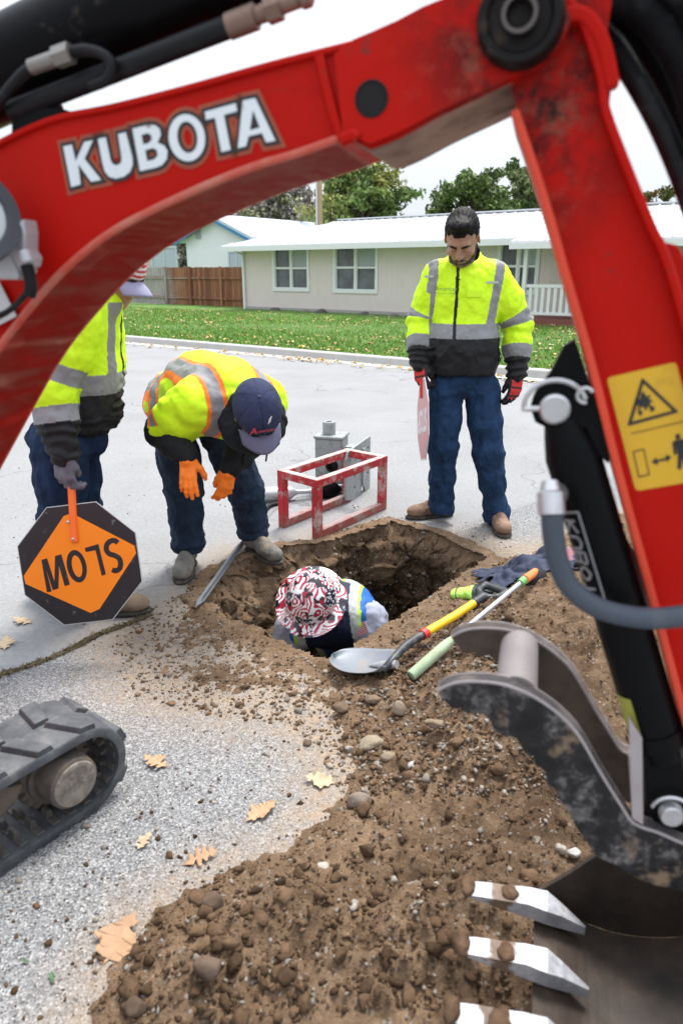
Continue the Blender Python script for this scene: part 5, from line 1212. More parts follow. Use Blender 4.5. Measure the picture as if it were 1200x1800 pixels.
for w in (.13, .24): bb.prism([T1+FW*x+UPV*z+bu*w for x, z in ((.36,.20),(.46,.32),(.60,.36),(.62,.20),(.54,.05))], bu*.015)
bb.done('ear', BLK, bk, bevel=.003)
for k, me in enumerate(teeth):
    tt_ = link('tooth', me, TOOTH, bk); rk = np.random.RandomState(k+3)
    for n_, lo_, hi_, zz_, ff_ in ((8, -.012, .012, (-.002, .012), .7), (7, .062, .102, (.008, .014), .4)):
        v = Vol(.0042); mid = (lo_+hi_)/2; v.ell(tp(k, mid, sum(zz_)/2, 0), np.array((1, 1, ff_))*.013, None, .008)
        for q_ in range(n_): v.ell(tp(k, rk.uniform(lo_, hi_)*.5+mid*.5, rk.uniform(*zz_), rk.uniform(-.017, .017)), np.array((1, 1, ff_))*rk.uniform(.008, .013), None, .008)
        vol_obj('packed_mud', v, CLOD, tt_, lambda P: np.tile((.12,.074,.046), (len(P), 1))*(1+.4*fbm(P, 40, 3)[:, None]), lambda P: .003*fbm(P, 70, 3), it=1)

# ---- rubber track
TA, TB = G(0, 1545), G(186, 1418); tdir = unit(TB-TA); tn = V3(-tdir[1], tdir[0], 0)
if np.dot(tn, V3(-1, 1, 0)) < 0: tn = -tn
TPn = np.cross(tdir, V3(0, 0, 1))
ztop = PL(100, 1311, TA, TPn)[2]; hub = PL(122, 1366, TA, TPn); nose = PL(228, 1330, TA, TPn)
hub_s = float(np.dot(hub-TA, tdir)); nose_s = float(np.dot(nose-TA, tdir)); TH = ztop; rr = TH/2
print('TRACK', ztop, hub_s, nose_s, hub[2], rr)
cs = nose_s-rr; back = -1.35; TW = .23
def loop(r_in=0.0, n=14):
    """closed outline in (s, z); r_in = inset"""
    r = rr-r_in; pts = []
    for t in np.linspace(-math.pi/2, math.pi/2, n): pts.append((cs+r*math.cos(t), rr+r*math.sin(t)))
    L1 = int((cs-back)/.035)
    for i in range(1, L1): pts.append((cs-(cs-back)*i/L1, rr+r))
    for t in np.linspace(math.pi/2, 3*math.pi/2, n): pts.append((back+r*math.cos(t), rr+r*math.sin(t)))
    for i in range(1, L1): pts.append((back+(cs-back)*i/L1, rr-r))
    return pts
def tw(s_, z, w): return TA*[1, 1, 0]+tdir*s_+tn*w+V3(0, 0, z)
kb = NB('track_rubber'); n = kb.noise(12, 7, .7); kb.set('Base Color', kb.ramp(n, (.3, (.025,.027,.031)), (.55, (.075,.08,.088)), (.72, (.17,.16,.145)))).set('Roughness', .6); kb.bump(kb.noise(60, 6, .7), .35, .006); TR = kb.m
b = BM(); secs = [(0, .0), (-.006, .006), (-.006, TW-.006), (0, TW), (.022, TW), (.024, TW*.5), (.022, 0)]
rows = [[b.b.verts.new(tw(s_, z, w)) for s_, z in loop(ri+.012)] for ri, w in secs]
for ra, rb in zip(rows, rows[1:]+rows[:1]):
    for i in range(len(ra)): j = (i+1) % len(ra); b.b.faces.new((ra[i], ra[j], rb[j], rb[i]))
trk = b.done('rubber_track', TR, exc, True, angle=50)
# outer lugs, alternating left and right, with slanted ends
Lp = np.array(loop(.012, 40)); seg = np.linalg.norm(np.diff(np.vstack([Lp, Lp[:1]]), axis=0), axis=1); cum = np.concatenate([[0], np.cumsum(seg)]); Lt = cum[-1]
def on_loop(d_, h=0.0):
    d_ %= Lt; i = int(np.searchsorted(cum, d_, 'right')-1); i = min(i, len(Lp)-1); f = (d_-cum[i])/seg[i]; a_, b_ = Lp[i], Lp[(i+1) % len(Lp)]; p_ = a_+(b_-a_)*f
    t_ = unit(np.array([*(b_-a_), 0]))[:2]; nrm_ = np.array([t_[1], -t_[0]]); return p_+nrm_*h
N_ = int(Lt/.125); b = BM()
for k in range(N_):
    for sd_ in (0, 1):
        d0 = k*Lt/N_+sd_*Lt/N_*.5; w0_, w1_ = (.004, TW*.47) if sd_ == 0 else (TW*.53, TW-.004); sk = .03 if sd_ == 0 else -.03
        q_ = []
        for h_, sh in ((0.0, 0), (.021, .009)):
            for (dd, ww) in ((-.028+sh, w0_), (.028-sh, w0_), (.040-sh+sk, w1_), (-.022+sh+sk, w1_)):
                p_ = on_loop(d0+dd, h_); q_.append(b.b.verts.new(tw(p_[0], p_[1], ww)))
        for f_ in ((3,2,1,0), (4,5,6,7), (0,1,5,4), (1,2,6,5), (2,3,7,6), (3,0,4,7)): b.b.faces.new([q_[i] for i in f_])
b.done('tread_lug', TR, trk, bevel=.003)
Lpi = Lp; b = BM(); Ni = int(Lt/.048)
for k in range(Ni):
    d0 = k*Lt/Ni
    for w_ in (.048, .112):
        q_ = []
        for h_, hd in ((-.024, .012), (-.048, .006)):
            for dd, ww in ((-hd, w_), (hd, w_), (hd, w_+.03), (-hd, w_+.03)):
                p_ = on_loop(d0+dd, h_); q_.append(b.b.verts.new(tw(p_[0], p_[1], ww)))
        for f_ in ((3,2,1,0), (4,5,6,7), (0,1,5,4), (1,2,6,5), (2,3,7,6), (3,0,4,7)): b.b.faces.new([q_[i] for i in f_])
    q_ = []
    for h_, hd in ((-.0225, .014), (-.028, .010)):
        for dd, ww in ((-hd, .015), (hd, .015), (hd, TW-.015), (-hd, TW-.015)):
            p_ = on_loop(d0+dd, h_); q_.append(b.b.verts.new(tw(p_[0], p_[1], ww)))
    for f_ in ((3,2,1,0), (4,5,6,7), (0,1,5,4), (1,2,6,5), (2,3,7,6), (3,0,4,7)): b.b.faces.new([q_[i] for i in f_])
b.done('drive_lug', flat('lug_metal', (.10,.095,.09), .5, .4, var=.4, nscale=40, dirt=(.5, .7, .8), dcol=(.14,.10,.07), dscale=30), trk, bevel=.002)
MUD = flat('mud_cake', (.26,.225,.19), .95, var=.6, nscale=28, dirt=(.45, .6, .8), dcol=(.10,.085,.075), dscale=22, bump=1, bscale=50)
IR = flat('muddy_iron', (.10,.085,.075), .7, .3, var=.4, nscale=14, bump=.5, bscale=40, dirt=(.45, .65, .9), dcol=(.20,.15,.11), dscale=14)
hs = hub_s+.01; hz0 = rr*1.02
cc = tw(hs, hz0, .05); b = BM(); b.lathe(cc+tn*.12, cc-tn*.060, [(0, rr*.62), (.55, rr*.62), (.56, rr*.53), (.85, rr*.53), (.97, rr*.51), (1, rr*.46)], 40)
idl = b.done('hub', IR, trk, True)
b = BM(); b.lathe(cc-tn*.0605, cc-tn*.068, [(0, rr*.46), (.6, rr*.44), (1, rr*.36)], 36); bmesh.ops.subdivide_edges(b.b, edges=b.b.edges, cuts=1); o = b.done('mud_cake', MUD, idl, True)
b = BM(); nt_ = 22      # sprocket
pts = []
for i in range(nt_*4):
    a_ = 2*math.pi*i/(nt_*4); r0 = rr*(.78 if i % 4 in (0, 1) else .68); pts.append(tw(hs+r0*math.cos(a_), hz0+r0*math.sin(a_), .085))
b.prism(pts, tn*.03); b.done('sprocket', IR, trk)
b = BM(); b.prism([tw(s_, z, .06) for s_, z in ((hs-.10, rr*1.25), (hs-.16, rr*1.45), (-1.3, rr*1.45), (-1.3, rr*.75), (hs-.22, rr*.7), (hs-.13, rr*.95))], tn*.11); b.done('track_frame', IR, trk, bevel=.008)
for s_ in (-.35, -.75): b = BM(); b.cyl(tw(s_, .085, .03), tw(s_, .085, .2), .048, n=24); b.done('roller', IR, trk, True)
# second track and the machine's body, out of the picture to the left
b = BM(); 
for k in range(2):
    pass
o2_ = trk.copy(); COL.objects.link(o2_); o2_.parent = exc; o2_.matrix_parent_inverse = Matrix.Translation(-Vector(exc.location)) @ Matrix.Translation(Vector(tn*.76))
b = BM(); base_c = tw(-.35, .52, .50); Rm = np.array([tdir, tn, (0, 0, 1)]).T
b.box(base_c+V3(0, 0, -.13), (.5, .55, .10), Rm, .02); b.box(base_c-tdir*.25+V3(0, 0, .12), (1.0, .95, .34), Rm, .05); b.box(base_c-tdir*.50+V3(0, 0, .48), (.55, .9, .38), Rm, .08)
b.done('body', RED, exc)
b = BM(); sw = B(-250, 760, .09); b.cyl(sw*[1, 1, 0]+V3(0, 0, .50), sw*[1, 1, 0]+V3(0, 0, .95), .09); b.beam(sw*[1, 1, 0]+V3(0, 0, .60), base_c*[1, 1, 0]+V3(0, 0, .60), .18, .2); b.done('swing_post', RED, exc, True)
# ------------------------------------------------------------ people
def colmix(c, m, new): m = np.clip(m, 0, 1)[:, None]; return c*(1-m)+np.asarray(new)*m
def person_body(vol, lab, group, skin=(.36,.20,.13)):
    o = vol_obj('person', vol, SKINM, None, lambda P: np.clip(np.tile(skin, (len(P), 1))*(1+.10*fbm(P, 30, 3)[:, None]), 0, 1), None, it=1)
    return tag(o, lab, 'person', group)
GRP = 'road crew around the hole'
def cloth_noise(P, seed, amp=.006, s=7):
    n = fbm(P*np.array([1, 1, .7]), s, 4, .5, seed); return amp*(1-2*np.abs(n))+amp*.3*fbm(P, 30, 2, .5, seed)

# ---- the standing man
YA = G(830, 920)[1]
J = lambda u, v, dy=0.0: Y(u, v, YA+dy)
hA = J(812, 418, -.12); FA = unit(V3(-.30, -.95, 0)); LA = np.cross(V3(0, 0, 1), FA)*-1     # his left
LA = V3(-FA[1], FA[0], 0)*1.0
if LA[0] < 0: LA = -LA
pitch = .74; yF = unit(FA*math.cos(pitch)+V3(0, 0, -math.sin(pitch))); RA = frame(yF, (0, 0, 1))
shR, shL = J(770, 486), J(868, 488); elR, elL = J(744, 562, .06), J(911, 570, .02); wrR, wrL = J(737, 632, -.06), J(909, 650, -.06)
hipR, hipL = J(784, 682), J(846, 684); knR, knL = J(778, 785, -.04), J(858, 795, -.05); anR, anL = J(775, 888, .02), J(872, 905, -.03)
neck = J(817, 462, 0); chest = J(817, 520); belly = J(812, 600); pelv = J(814, 665)
v = Vol(.0052); v.cone(neck+V3(0, 0, -.08), hA+V3(0, .04, -.03), .058, .058, .03)
v.ell(chest, (.15, .10, .17), None, .03); v.cone(chest, pelv, .12, .12, .03, (0, 1, 0), 1.3); v.cone(shR, shL, .05, .05, .03)
for a, b, c in ((shR, elR, wrR), (shL, elL, wrL)): v.chain([a, b, c], [.05, .042, .030], .02)
for a, b, c in ((hipR, knR, anR), (hipL, knL, anL)): v.chain([a, b, c+V3(0, 0, -.0)], [.075, .055, .040], .03)
head_vol(hA, RA, 1.08, body=v)
pA = person_body(v, 'standing man with short dark hair and beard, yellow and black jacket, holding a red paddle', GRP)
def beardA(P):
    pass
b = Vol(.0035); Th = lambda x, y, z: hA+RA@(np.array([x, y, z])*1.08)
b.ell(Th(0, .047, -.082), np.array((.0515, .0530, .043)), RA, .02); b.cone(Th(-.0655, .016, -.03), Th(-.046, .056, -.084), .010, .018, .02); b.cone(Th(.0655, .016, -.03), Th(.046, .056, -.084), .010, .018, .02)
b.cone(Th(-.026, .094, -.062), Th(0, .101, -.048), .007, .007, .006); b.cone(Th(.026, .094, -.062), Th(0, .101, -.048), .007, .007, .006); b.ell(Th(0, .100, -.066), (.018, .018, .007), RA, .004, True)
vol_obj('beard', b, HAIRM, pA, lambda P: np.clip(colmix(np.tile((.085,.058,.045), (len(P), 1)), sstep(fbm(P, 50, 2)-((P-hA)@RA)[:, 2]*9-.75, 0, .8), (.26,.22,.20)), 0, 1), lambda P: .0016*fbm(P, 200, 2))
hair_vol(hA, RA, 1.08, parent=pA)
# jacket
j = Vol(.0045)
j.ell(chest+V3(0, .01, -.02), (.205, .135, .20), None, .05); j.cone(J(818, 485, .01), J(818, 500), .135, .15, .05, (0, 1, 0), 1.25); j.cone(chest+V3(0, 0, -.05), J(813, 628), .172, .178, .04, (0, 1, 0), 1.22)
j.cone(J(812, 605, -.02), J(813, 632), .200, .196, .03, (0, 1, 0), 1.25); j.cone(J(813, 632), J(813, 645), .190, .180, .02, (0, 1, 0), 1.25); j.box(J(813, 655)+V3(0, 0, -.15), (.165, .3, .15), None, .0, .012, True)
j.cone(shR+V3(.03, 0, 0), shL-V3(.03, 0, 0), .085, .085, .04)
for a, b, c, e in ((shR, elR, wrR, 0), (shL, elL, wrL, 1)):
    j.chain([a, (a+b)/2, b, (b+c)/2, c], [.080, .086, .080, .074, .056], .035); j.cone(c+(c-b)*.0, c+unit(c-b)*.02, .052, .048, .01)
j.cone(neck+V3(0, .02, -.03), neck+V3(0, .02, .045), .088, .082, .03); j.cone(neck+V3(0, -.02, .02), neck+V3(0, -.03, .11), .068, .070, .008, sub=True)
zb0, zb1 = J(813, 592)[2], J(813, 567)[2]
def armdata(P, arms):
    bt, bd = np.zeros(len(P)), np.full(len(P), 9.)
    for a, b, c in arms:
        L1, L2 = np.linalg.norm(b-a), np.linalg.norm(c-b); t1, d1 = seg_t(P, a, b); t2, d2 = seg_t(P, b, c); t = np.where(d1 < d2, t1*L1, L1+t2*L2)/(L1+L2); d = np.minimum(d1, d2)
        m = d < bd; bt = np.where(m, t, bt); bd = np.where(m, d, bd)
    return bt, bd
armsA = ((shR, elR, wrR), (shL, elL, wrL))
TORSO_A = lambda P: np.abs((P[:, 0]-chest[0])) < .165
def jcol(P):
    t, d = armdata(P, armsA); arm = (d < .105) & (t > .16) & ((P[:, 0] < J(752, 560)[0]) | (P[:, 0] > J(882, 560)[0]) | (t > 1.02))
    c = np.tile(LIME, (len(P), 1)); x = P[:, 0]-chest[0]; z = P[:, 2]
    c = np.where(((z < zb0) & ~arm)[:, None], BLKC, c)
    lx0, lx1 = J(762, 450)[0], J(750, 570)[0]; rx0, rx1 = J(878, 450)[0], J(852, 575)[0]; zt, zbm = J(815, 450)[2], J(815, 572)[2]; f = (zt-z)/(zt-zbm)
    for a0, a1, w in ((lx0, lx1, .024), (rx0, rx1, .026)):
        c = np.where(((np.abs(P[:, 0]-(a0+(a1-a0)*f)) < w) & (z > zb1-.01) & ~arm)[:, None], TAPE, c)
    c = np.where(((z > zb0) & (z < zb1) & ~arm)[:, None], TAPE, c)
    c = np.where((arm & (((t > .40) & (t < .53)) | ((t > .76) & (t < .885))))[:, None], TAPE, c); c = np.where((arm & (t > .885))[:, None], BLKC, c)
    # dark inner collar and the zip
    dn = np.hypot(P[:, 0]-neck[0], P[:, 1]-neck[1]-.02); c = np.where(((z > neck[2]+.005) & (dn < .085))[:, None], BLKC, c)
    zx = J(800, 470)[0]+(J(790, 590)[0]-J(800, 470)[0])*(J(800, 470)[2]-z)/(J(800, 470)[2]-J(790, 590)[2])
    c = np.where(((np.abs(P[:, 0]-zx) < .0085) & (P[:, 1] < chest[1]-.03) & (z < neck[2]+.03) & ~arm)[:, None], BLKC, c); return c
def jdisp(P):
    t, d = armdata(P, armsA); arm = sstep(t, .15, .3)*(d < .11); f = cloth_noise(P, 3, .009, 5)
    f += arm*.006*np.sin(t*46+3*fbm(P, 8, 2))*np.exp(-((t-.55)/.18)**2) + arm*.007*np.sin(t*85+3*fbm(P, 8, 2))*sstep(t, .86, .9)
    z = P[:, 2]; f += (1-arm)*(.006*np.sin(P[:, 0]*48+3.5*fbm(P, 5, 3))*np.exp(-((z-zb0+.09)/.05)**2)); return f
jk = vol_obj('jacket', j, HIVIS, pA, jcol, jdisp)
fr = chest[1]-.145
text_mesh('American', 'chest_lettering', .030, .0, J(783, 508, -.160), (1, 0, 0), (0, 0, 1), (0, -1, 0), flat('green_print', (.10,.25,.05), .7), jk, .0, shear=.25)
text_mesh('ROOTER & DRAIN', 'chest_lettering', .012, .0, J(784, 516, -.160), (1, 0, 0), (0, 0, 1), (0, -1, 0), flat('green_print_b', (.10,.25,.05), .7), jk, .0)
bb = BM(); 
for u0, v0, u1, v1 in ((746,484,762,488), (853,494,876,499)): bb.box(J((u0+u1)/2, (v0+v1)/2, -.135), ((u1-u0)/340, .006, .012), None, .002)
bb.done('loop_tab', flat('tab_grey', (.45,.47,.45), .5), jk)
q = J(833, 516, -.150); bb = BM(); bb.box(q, (.085, .006, .040), Rz(.12), .003); bb.done('pocket_flap', flat('flap_lime', LIME, .65, var=.05), jk)
bb = BM(); q = J(804, 490, -.165); bb.beam(q-[.014, 0, 0], q+[.016, 0, -.006], .006, .004); bb.beam(q, q-[0, 0, .016], .004, .004); bb.done('zip_pull', BLK, jk)
# trousers, boots
def trousers(par, hips, knees, anks, pel, col, seeds, r=(.098, .082, .068), cr=.072, extra=None):
    t = Vol(.0058); t.ell(pel, (.165, .115, .10), None, .04)
    for h, k, a in zip(hips, knees, anks): t.chain([h, (h+k)/2, k, (k+a)/2, a], [r[0], (r[0]+r[1])/2, r[1], r[2]*1.03, r[2]], .03); t.cone(a+V3(0, 0, .03), a+V3(0, 0, -.035), r[2], cr, .02)
    if extra: extra(t)
    for a in anks: t.box(a+V3(0, 0, -.11), (.14, .14, .07), None, .0, .004, True)
    def cf(P):
        n = fbm(P, 10, 4)[:, None]; return np.clip(np.tile(col, (len(P), 1))*(1+.35*n), 0, 1)
    return vol_obj('trousers', t, DENIM, par, cf, lambda P: leg_folds(P, hips[0], knees[0], anks[0], seeds)*(seg_t(P, knees[0], anks[0])[1] < seg_t(P, knees[1], anks[1])[1])+leg_folds(P, hips[1], knees[1], anks[1], seeds+2)*(seg_t(P, knees[0], anks[0])[1] >= seg_t(P, knees[1], anks[1])[1]))
trousers(pA, (hipR, hipL), (knR, knL), (anR, anL), pelv, (.016,.042,.098), 5)
gR = G(788, 908); boot(pA, gR+V3(.02, .03, 0), (-.93, -.25, 0), (.24,.15,.10), sc=.98); gL = G(872, 925); boot(pA, V3(gL[0], anL[1]+.06, 0), (.02, -1, 0), (.25,.155,.11), sc=.98)
# hands in red and black gloves
REDG = (.62,.03,.03)
def gloveA(w, R, side, curl, thumb, res=.0036):
    v, T_ = hand_vol(w, R, side, curl, 1.06, thumb=thumb, res=res)
    def cf(P):
        q = (P-w)@R; q[:, 0] *= side; m = ((q[:, 2] > -.001) & (q[:, 1] > .012) & (q[:, 1] < .175) & (np.abs(q[:, 0]) < .040)).astype(float); m = m*(np.sin(q[:, 1]*130) > -.75)
        return colmix(np.tile((.014,.012,.013), (len(P), 1)), m, REDG)
    return vol_obj('glove', v, GLOVE, pA, cf, lambda P: .001*fbm(P, 60, 2), it=1)
RhL = frame(unit(V3(-.10, -.12, -1)), unit(V3(.45, -.85, 0))); gloveA(wrL+V3(0, -.0, -.015), RhL, 1 if (RhL[:, 0]@V3(-1, 0, 0)) > 0 else -1, (.45, .5, .55, .6), (.25, .5))
RhR = frame(unit(V3(.10, -.25, -1)), unit(V3(-.75, -.65, 0))); sR_ = 1 if (RhR[:, 0]@V3(.5, -.8, 0)) > 0 else -1
gloveA(wrR+V3(0, -.01, -.01), RhR, sR_, (.95, 1.0, 1.0, 1.05), (.3, 1.2))

# ---- the red paddle he holds (it hangs upside down beside his leg, seen almost edge on)
def octagon(c, r, ax, ay, t, n, mat, name, par=None, rot=0.0):
    pts = [c+ax*r*math.cos(a+rot)+ay*r*math.sin(a+rot)-n*t/2 for a in (np.arange(8)+.5)*math.pi/4]
    b = BM(); b.prism(pts, n*t); return b.done(name, mat, par)
grip = wrR+V3(.015, -.035, -.085); pc = J(743, 738, -.16)
yaw = math.radians(-88.5); pax = V3(math.cos(yaw), math.sin(yaw), 0); pay = unit(grip-pc); pax = unit(pax-pay*np.dot(pax, pay)); pn = np.cross(pax, pay)
if np.dot(pn, CAM-pc) < 0: pn = -pn
RS = flat('sign_red_glare', (.58,.24,.25), .35, var=.08, nscale=12); WS = flat('sign_white', (.72,.70,.70), .4, var=.05)  # panel red turned pinkish: reflected light put into its colour
stop = tag(empty('stop_paddle', tuple(pc)), 'red octagonal stop paddle held upside down beside the leg of the standing man', 'sign')
octagon(pc, .245, pax, pay, .004, pn, WS, 'border', stop); octagon(pc+pn*.003, .232, pax, pay, .002, pn, RS, 'panel', stop)
pr_ = pax if np.dot(np.cross(pax, -pay), pn) > 0 else -pax
text_mesh('STOP', 'lettering', .17, .006, pc+pn*.0045, pr_, -pay, pn, WS, stop, .0, xs=.85)
HOR = flat('handle_orange', (.88,.16,.02), .45, var=.05)
bb = BM(); bb.beam(pc+pay*.12+pn*.008, pc+pay*(np.linalg.norm(grip-pc)+.05)+pn*.008, .032, .014, pn, .004); bb.done('handle', flat('handle_red', (.62,.05,.03), .45), stop)

# ---- the man bending over the hole
YB = 3.30
pelB = Y(318, 712, 3.40); hipBR, hipBL = Y(305, 752, 3.36), Y(382, 748, 3.42); gB1, gB2 = G(334, 1000), G(455, 972)
anBR, anBL = V3(gB1[0]-.01, gB1[1]+.05, .13), V3(gB2[0]-.03, gB2[1]+.03, .13); knBR, knBL = Y(324, 862, anBR[1]-.02), Y(433, 862, anBL[1]-.06)
chB = Y(398, 700, 3.02); wB = (pelB+chB)/2+V3(0, 0, .05)
shBR, shBL = Y(345, 712, 2.90), Y(462, 705, 3.08); elBR, elBL = Y(287, 757, 2.98), Y(437, 775, 3.12); wrBR, wrBL = Y(329, 803, 2.83), Y(404, 822, 2.95)
hB = Y(452, 728, 2.78); yB = unit(V3(.25, -.55, -.95)); upB = unit(V3(.22, -.95, .45)); RB = frame(yB, upB)
v = Vol(.0052); head_vol(hB, RB, 1.0, body=v); neckB = (chB*.35+hB*.65)
v.chain([pelB, wB, chB], [.13, .12, .13], .03); v.cone(chB, hB, .07, .06, .03); v.cone(shBR, shBL, .05, .05, .03)
for a, b, c in ((shBR, elBR, wrBR), (shBL, elBL, wrBL)): v.chain([a, b, c], [.05, .042, .030], .02)
for a, b, c in ((hipBR, knBR, anBR), (hipBL, knBL, anBL)): v.chain([a, b, c], [.075, .055, .040], .03)
pB = person_body(v, 'man bending over the hole in a navy cap, yellow orange-striped vest shirt and orange gloves', GRP, (.34,.18,.12))
hair_vol(hB, RB, 1.0, parent=pB, capped=True)
j = Vol(.005)
j.chain([pelB+V3(.0, .0, .02), wB, chB], [.150, .165, .172], .05); j.ell(pelB+V3(0, .01, .0), (.17, .15, .14), None, .05); j.cone(shBR, shBL, .095, .095, .06); j.cone(chB, (chB+hB)/2+V3(0, .05, 0), .13, .09, .04)
ub = lambda a, b, t: a+(b-a)*t
j.chain([shBR, ub(shBR, elBR, .5), ub(shBR, elBR, .90)], [.098, .094, .080], .05); j.chain([shBL, ub(shBL, elBL, .5), ub(shBL, elBL, .75)], [.092, .088, .076], .04)
spB = unit(chB-pelB); latB = unit(np.cross(spB, V3(0, 0, 1))); latB = latB if np.dot(latB, shBR-shBL) > 0 else -latB
OR_ = (.95,.22,.03)
def bcol(P):
    c = np.tile(LIME, (len(P), 1)); t, d = armdata(P, ((shBR, elBR, wrBR), (shBL, elBL, wrBL))); L_ = np.linalg.norm(chB-pelB)
    s = (P-pelB)@spB; x = (P-(pelB+chB)/2)@latB; arm = (d < .115) & (t > .20) & (np.abs(x) > .11)
    for x0, w in ((.120, .026), (-.120, .026)):
        c = np.where(((np.abs(x-x0) < w+.017) & ~arm)[:, None], OR_, c); 
    for x0, w in ((.120, .026), (-.120, .026)): c = np.where(((np.abs(x-x0) < w) & ~arm)[:, None], TAPE, c)
    c = np.where(((np.abs(s-.06) < .045) & ~arm)[:, None], OR_, c); c = np.where(((np.abs(s-.06) < .028) & ~arm)[:, None], TAPE, c)
    c = np.where((arm & (t > .35) & (t < .50))[:, None], OR_, c); c = np.where((arm & (t > .385) & (t < .465))[:, None], TAPE, c); return c
jb = vol_obj('safety_shirt', j, HIVIS, pB, bcol, lambda P: cloth_noise(P, 21, .005, 6)+.0025*np.sin(P@V3(50, 10, 60)+5*fbm(P, 5, 2)))
# dark sweatshirt: sleeves and hood
s_ = Vol(.0055); s_.chain([ub(shBR, elBR, .7), elBR, ub(elBR, wrBR, .5), wrBR], [.070, .070, .062, .044], .03); s_.chain([ub(shBL, elBL, .6), elBL, ub(elBL, wrBL, .5), wrBL], [.070, .068, .060, .044], .03)
vol_obj('sleeves', s_, CLOTH, pB, lambda P: np.tile((.012,.013,.015), (len(P), 1))*(1+.4*fbm(P, 12, 3)[:, None]), lambda P: cloth_noise(P, 9, .006, 10))
ud = unit(hB-chB); s_ = Vol(.005); q0 = hB-yB*.0-upB*.035-ud*.02
for k, (o_, r1) in enumerate(((0, .118), (.035, .112))):
    for a in np.linspace(0, 2*math.pi, 18): 
        a2 = a+2*math.pi/17; e1, e2 = RB[:, 0], RB[:, 1]; cq = q0-RB[:, 2]*(.055+o_)
        s_.cone(cq+e1*r1*.88*math.cos(a)+e2*r1*.95*math.sin(a), cq+e1*r1*.88*math.cos(a2)+e2*r1*.95*math.sin(a2), .026, .026, .02)
s_.cone(q0-RB[:, 2]*.07, chB+V3(0, 0, .02), .11, .10, .04); s_.ell(q0-RB[:, 1]*.07-RB[:, 2]*.03, (.09, .06, .07), RB, .03)
vol_obj('hood', s_, CLOTH, pB, lambda P: np.tile((.010,.013,.016), (len(P), 1))*(1+.4*fbm(P, 12, 3)[:, None]), lambda P: cloth_noise(P, 14, .006, 12))
for s in (-1, 1):
    a_ = hB+RB@V3(s*.05, .06, -.13); bb = BM(); bb.tube(spline([a_, a_+V3(-.01, -.02, -.05), a_+V3(-.02, 0, -.10)], 5), .004, 8); bb.done('drawstring', BLK, jb, True)
trousers(pB, (hipBR, hipBL), (knBR, knBL), (anBR, anBL), pelB+V3(.03, 0, -.04), (.020,.034,.062), 31, r=(.102, .088, .076), cr=.078)
boot(pB, gB1+V3(-.02, .10, 0), (.06, -1, 0), (.20,.185,.165), sc=1.0); boot(pB, gB2+V3(-.06, .06, 0), (.62, -.78, 0), (.20,.185,.165), sc=1.0)
def gloveB(w, R, side, curl, thumb):
    v, T_ = hand_vol(w, R, side, curl, .84, thumb=thumb, res=.0032, cuff=.012); v.cone(w-R[:, 1]*.008, w+R[:, 1]*.012, .032, .031, .008)
    return vol_obj('glove', v, GLOVE, pB, lambda P: np.tile((.90,.20,.012), (len(P), 1))*(1+.12*fbm(P, 25, 3)[:, None]), lambda P: .0012*fbm(P, 50, 2), it=1)
Rq = frame(unit(V3(.03, -.55, -1)), unit(V3(-.10, -1, .2))); sd1 = 1 if Rq[0, 0] > 0 else -1
gloveB(Y(331, 806, 2.82), Rq, sd1, (.18, .22, .25, .3), (.75, .5))
Rq = frame(unit(V3(-.22, -.15, -1)), unit(V3(.35, -.55, .3))); sd2 = -1 if Rq[0, 0] > 0 else 1
gloveB(Y(402, 826, 2.94), Rq, sd2, (.45, .5, .6, .7), (.35, .7))
# caps
def cap(par, c, R, crown, brim, sc=1.0, lab=None, front=None):
    T_ = lambda x, y, z: np.asarray(c)+R@(np.array([x, y, z])*sc)
    v = Vol(.0042); v.ell(T_(0, -.012, .040), np.array((.092, .112, .100))*sc, R, .01); v.box(T_(0, 0, -.085), (.2, .2, .115), R, .0, .008, True); v.ell(T_(0, -.012, .030), np.array((.082, .100, .092))*sc, R, .004, True)
    def cf(P):
        q = (P-c)@R/sc; col = np.tile(crown, (len(P), 1))*(1+.15*fbm(P, 20, 3)[:, None]); a = np.arctan2(q[:, 0], q[:, 1]+.012)
        s = np.abs(((a+math.pi)/(math.pi/3)) % 1-.5) > .47; col = np.where(s[:, None], col*.55, col); return np.clip(front(q, col) if front else col, 0, 1)
    o = vol_obj('cap', v, CLOTH, par, cf, lambda P: .0012*fbm(P, 40, 2))
    b = bmesh.new(); rows = []
    for i, t in enumerate(np.linspace(0, 1, 9)):
        row = []
        for a in np.linspace(-1, 1, 17):
            x = a*(.080-.006*t); y = .082*math.cos(a*1.05)+.004+t*(.078*(1-.30*a*a)); z = .022-.030*abs(a)**2-.022*t*t
            row.append(b.verts.new(T_(x, y, z)))
        rows.append(row)
    for r0, r1 in zip(rows, rows[1:]):
        for i in range(16): b.faces.new((r0[i], r0[i+1], r1[i+1], r1[i]))
    me = bpy.data.meshes.new('brim'); b.to_mesh(me); b.free(); me.shade_smooth(); bo = link('brim', me, flat('brim_cloth', brim, .8, var=.10, nscale=30, bump=.3, bscale=200), o)
    md = bo.modifiers.new('t', 'SOLIDIFY'); md.thickness = .004; md.offset = 0
    bb = BM(); bb.lathe(T_(0, -.012, .136), T_(0, -.012, .146), [(0, .008), (.6, .007), (1, .002)], 12); bb.done('button', flat('button_cloth', crown, .8), o, True)
    return o, T_
cB, Tc = cap(pB, hB, RB, (.030,.038,.085), (.12,.12,.19), 1.04)
ny = RB@unit(V3(0, .86, .5)); tx = RB[:, 0] if RB[0, 0] > 0 else -RB[:, 0]; ty = np.cross(ny, tx)
text_mesh('A', 'cap_lettering', .040, .0008, Tc(0, .094, .092)-tx*.042, tx, ty, ny, flat('thread_red', (.62,.05,.07), .7), cB, .006, shear=.2)
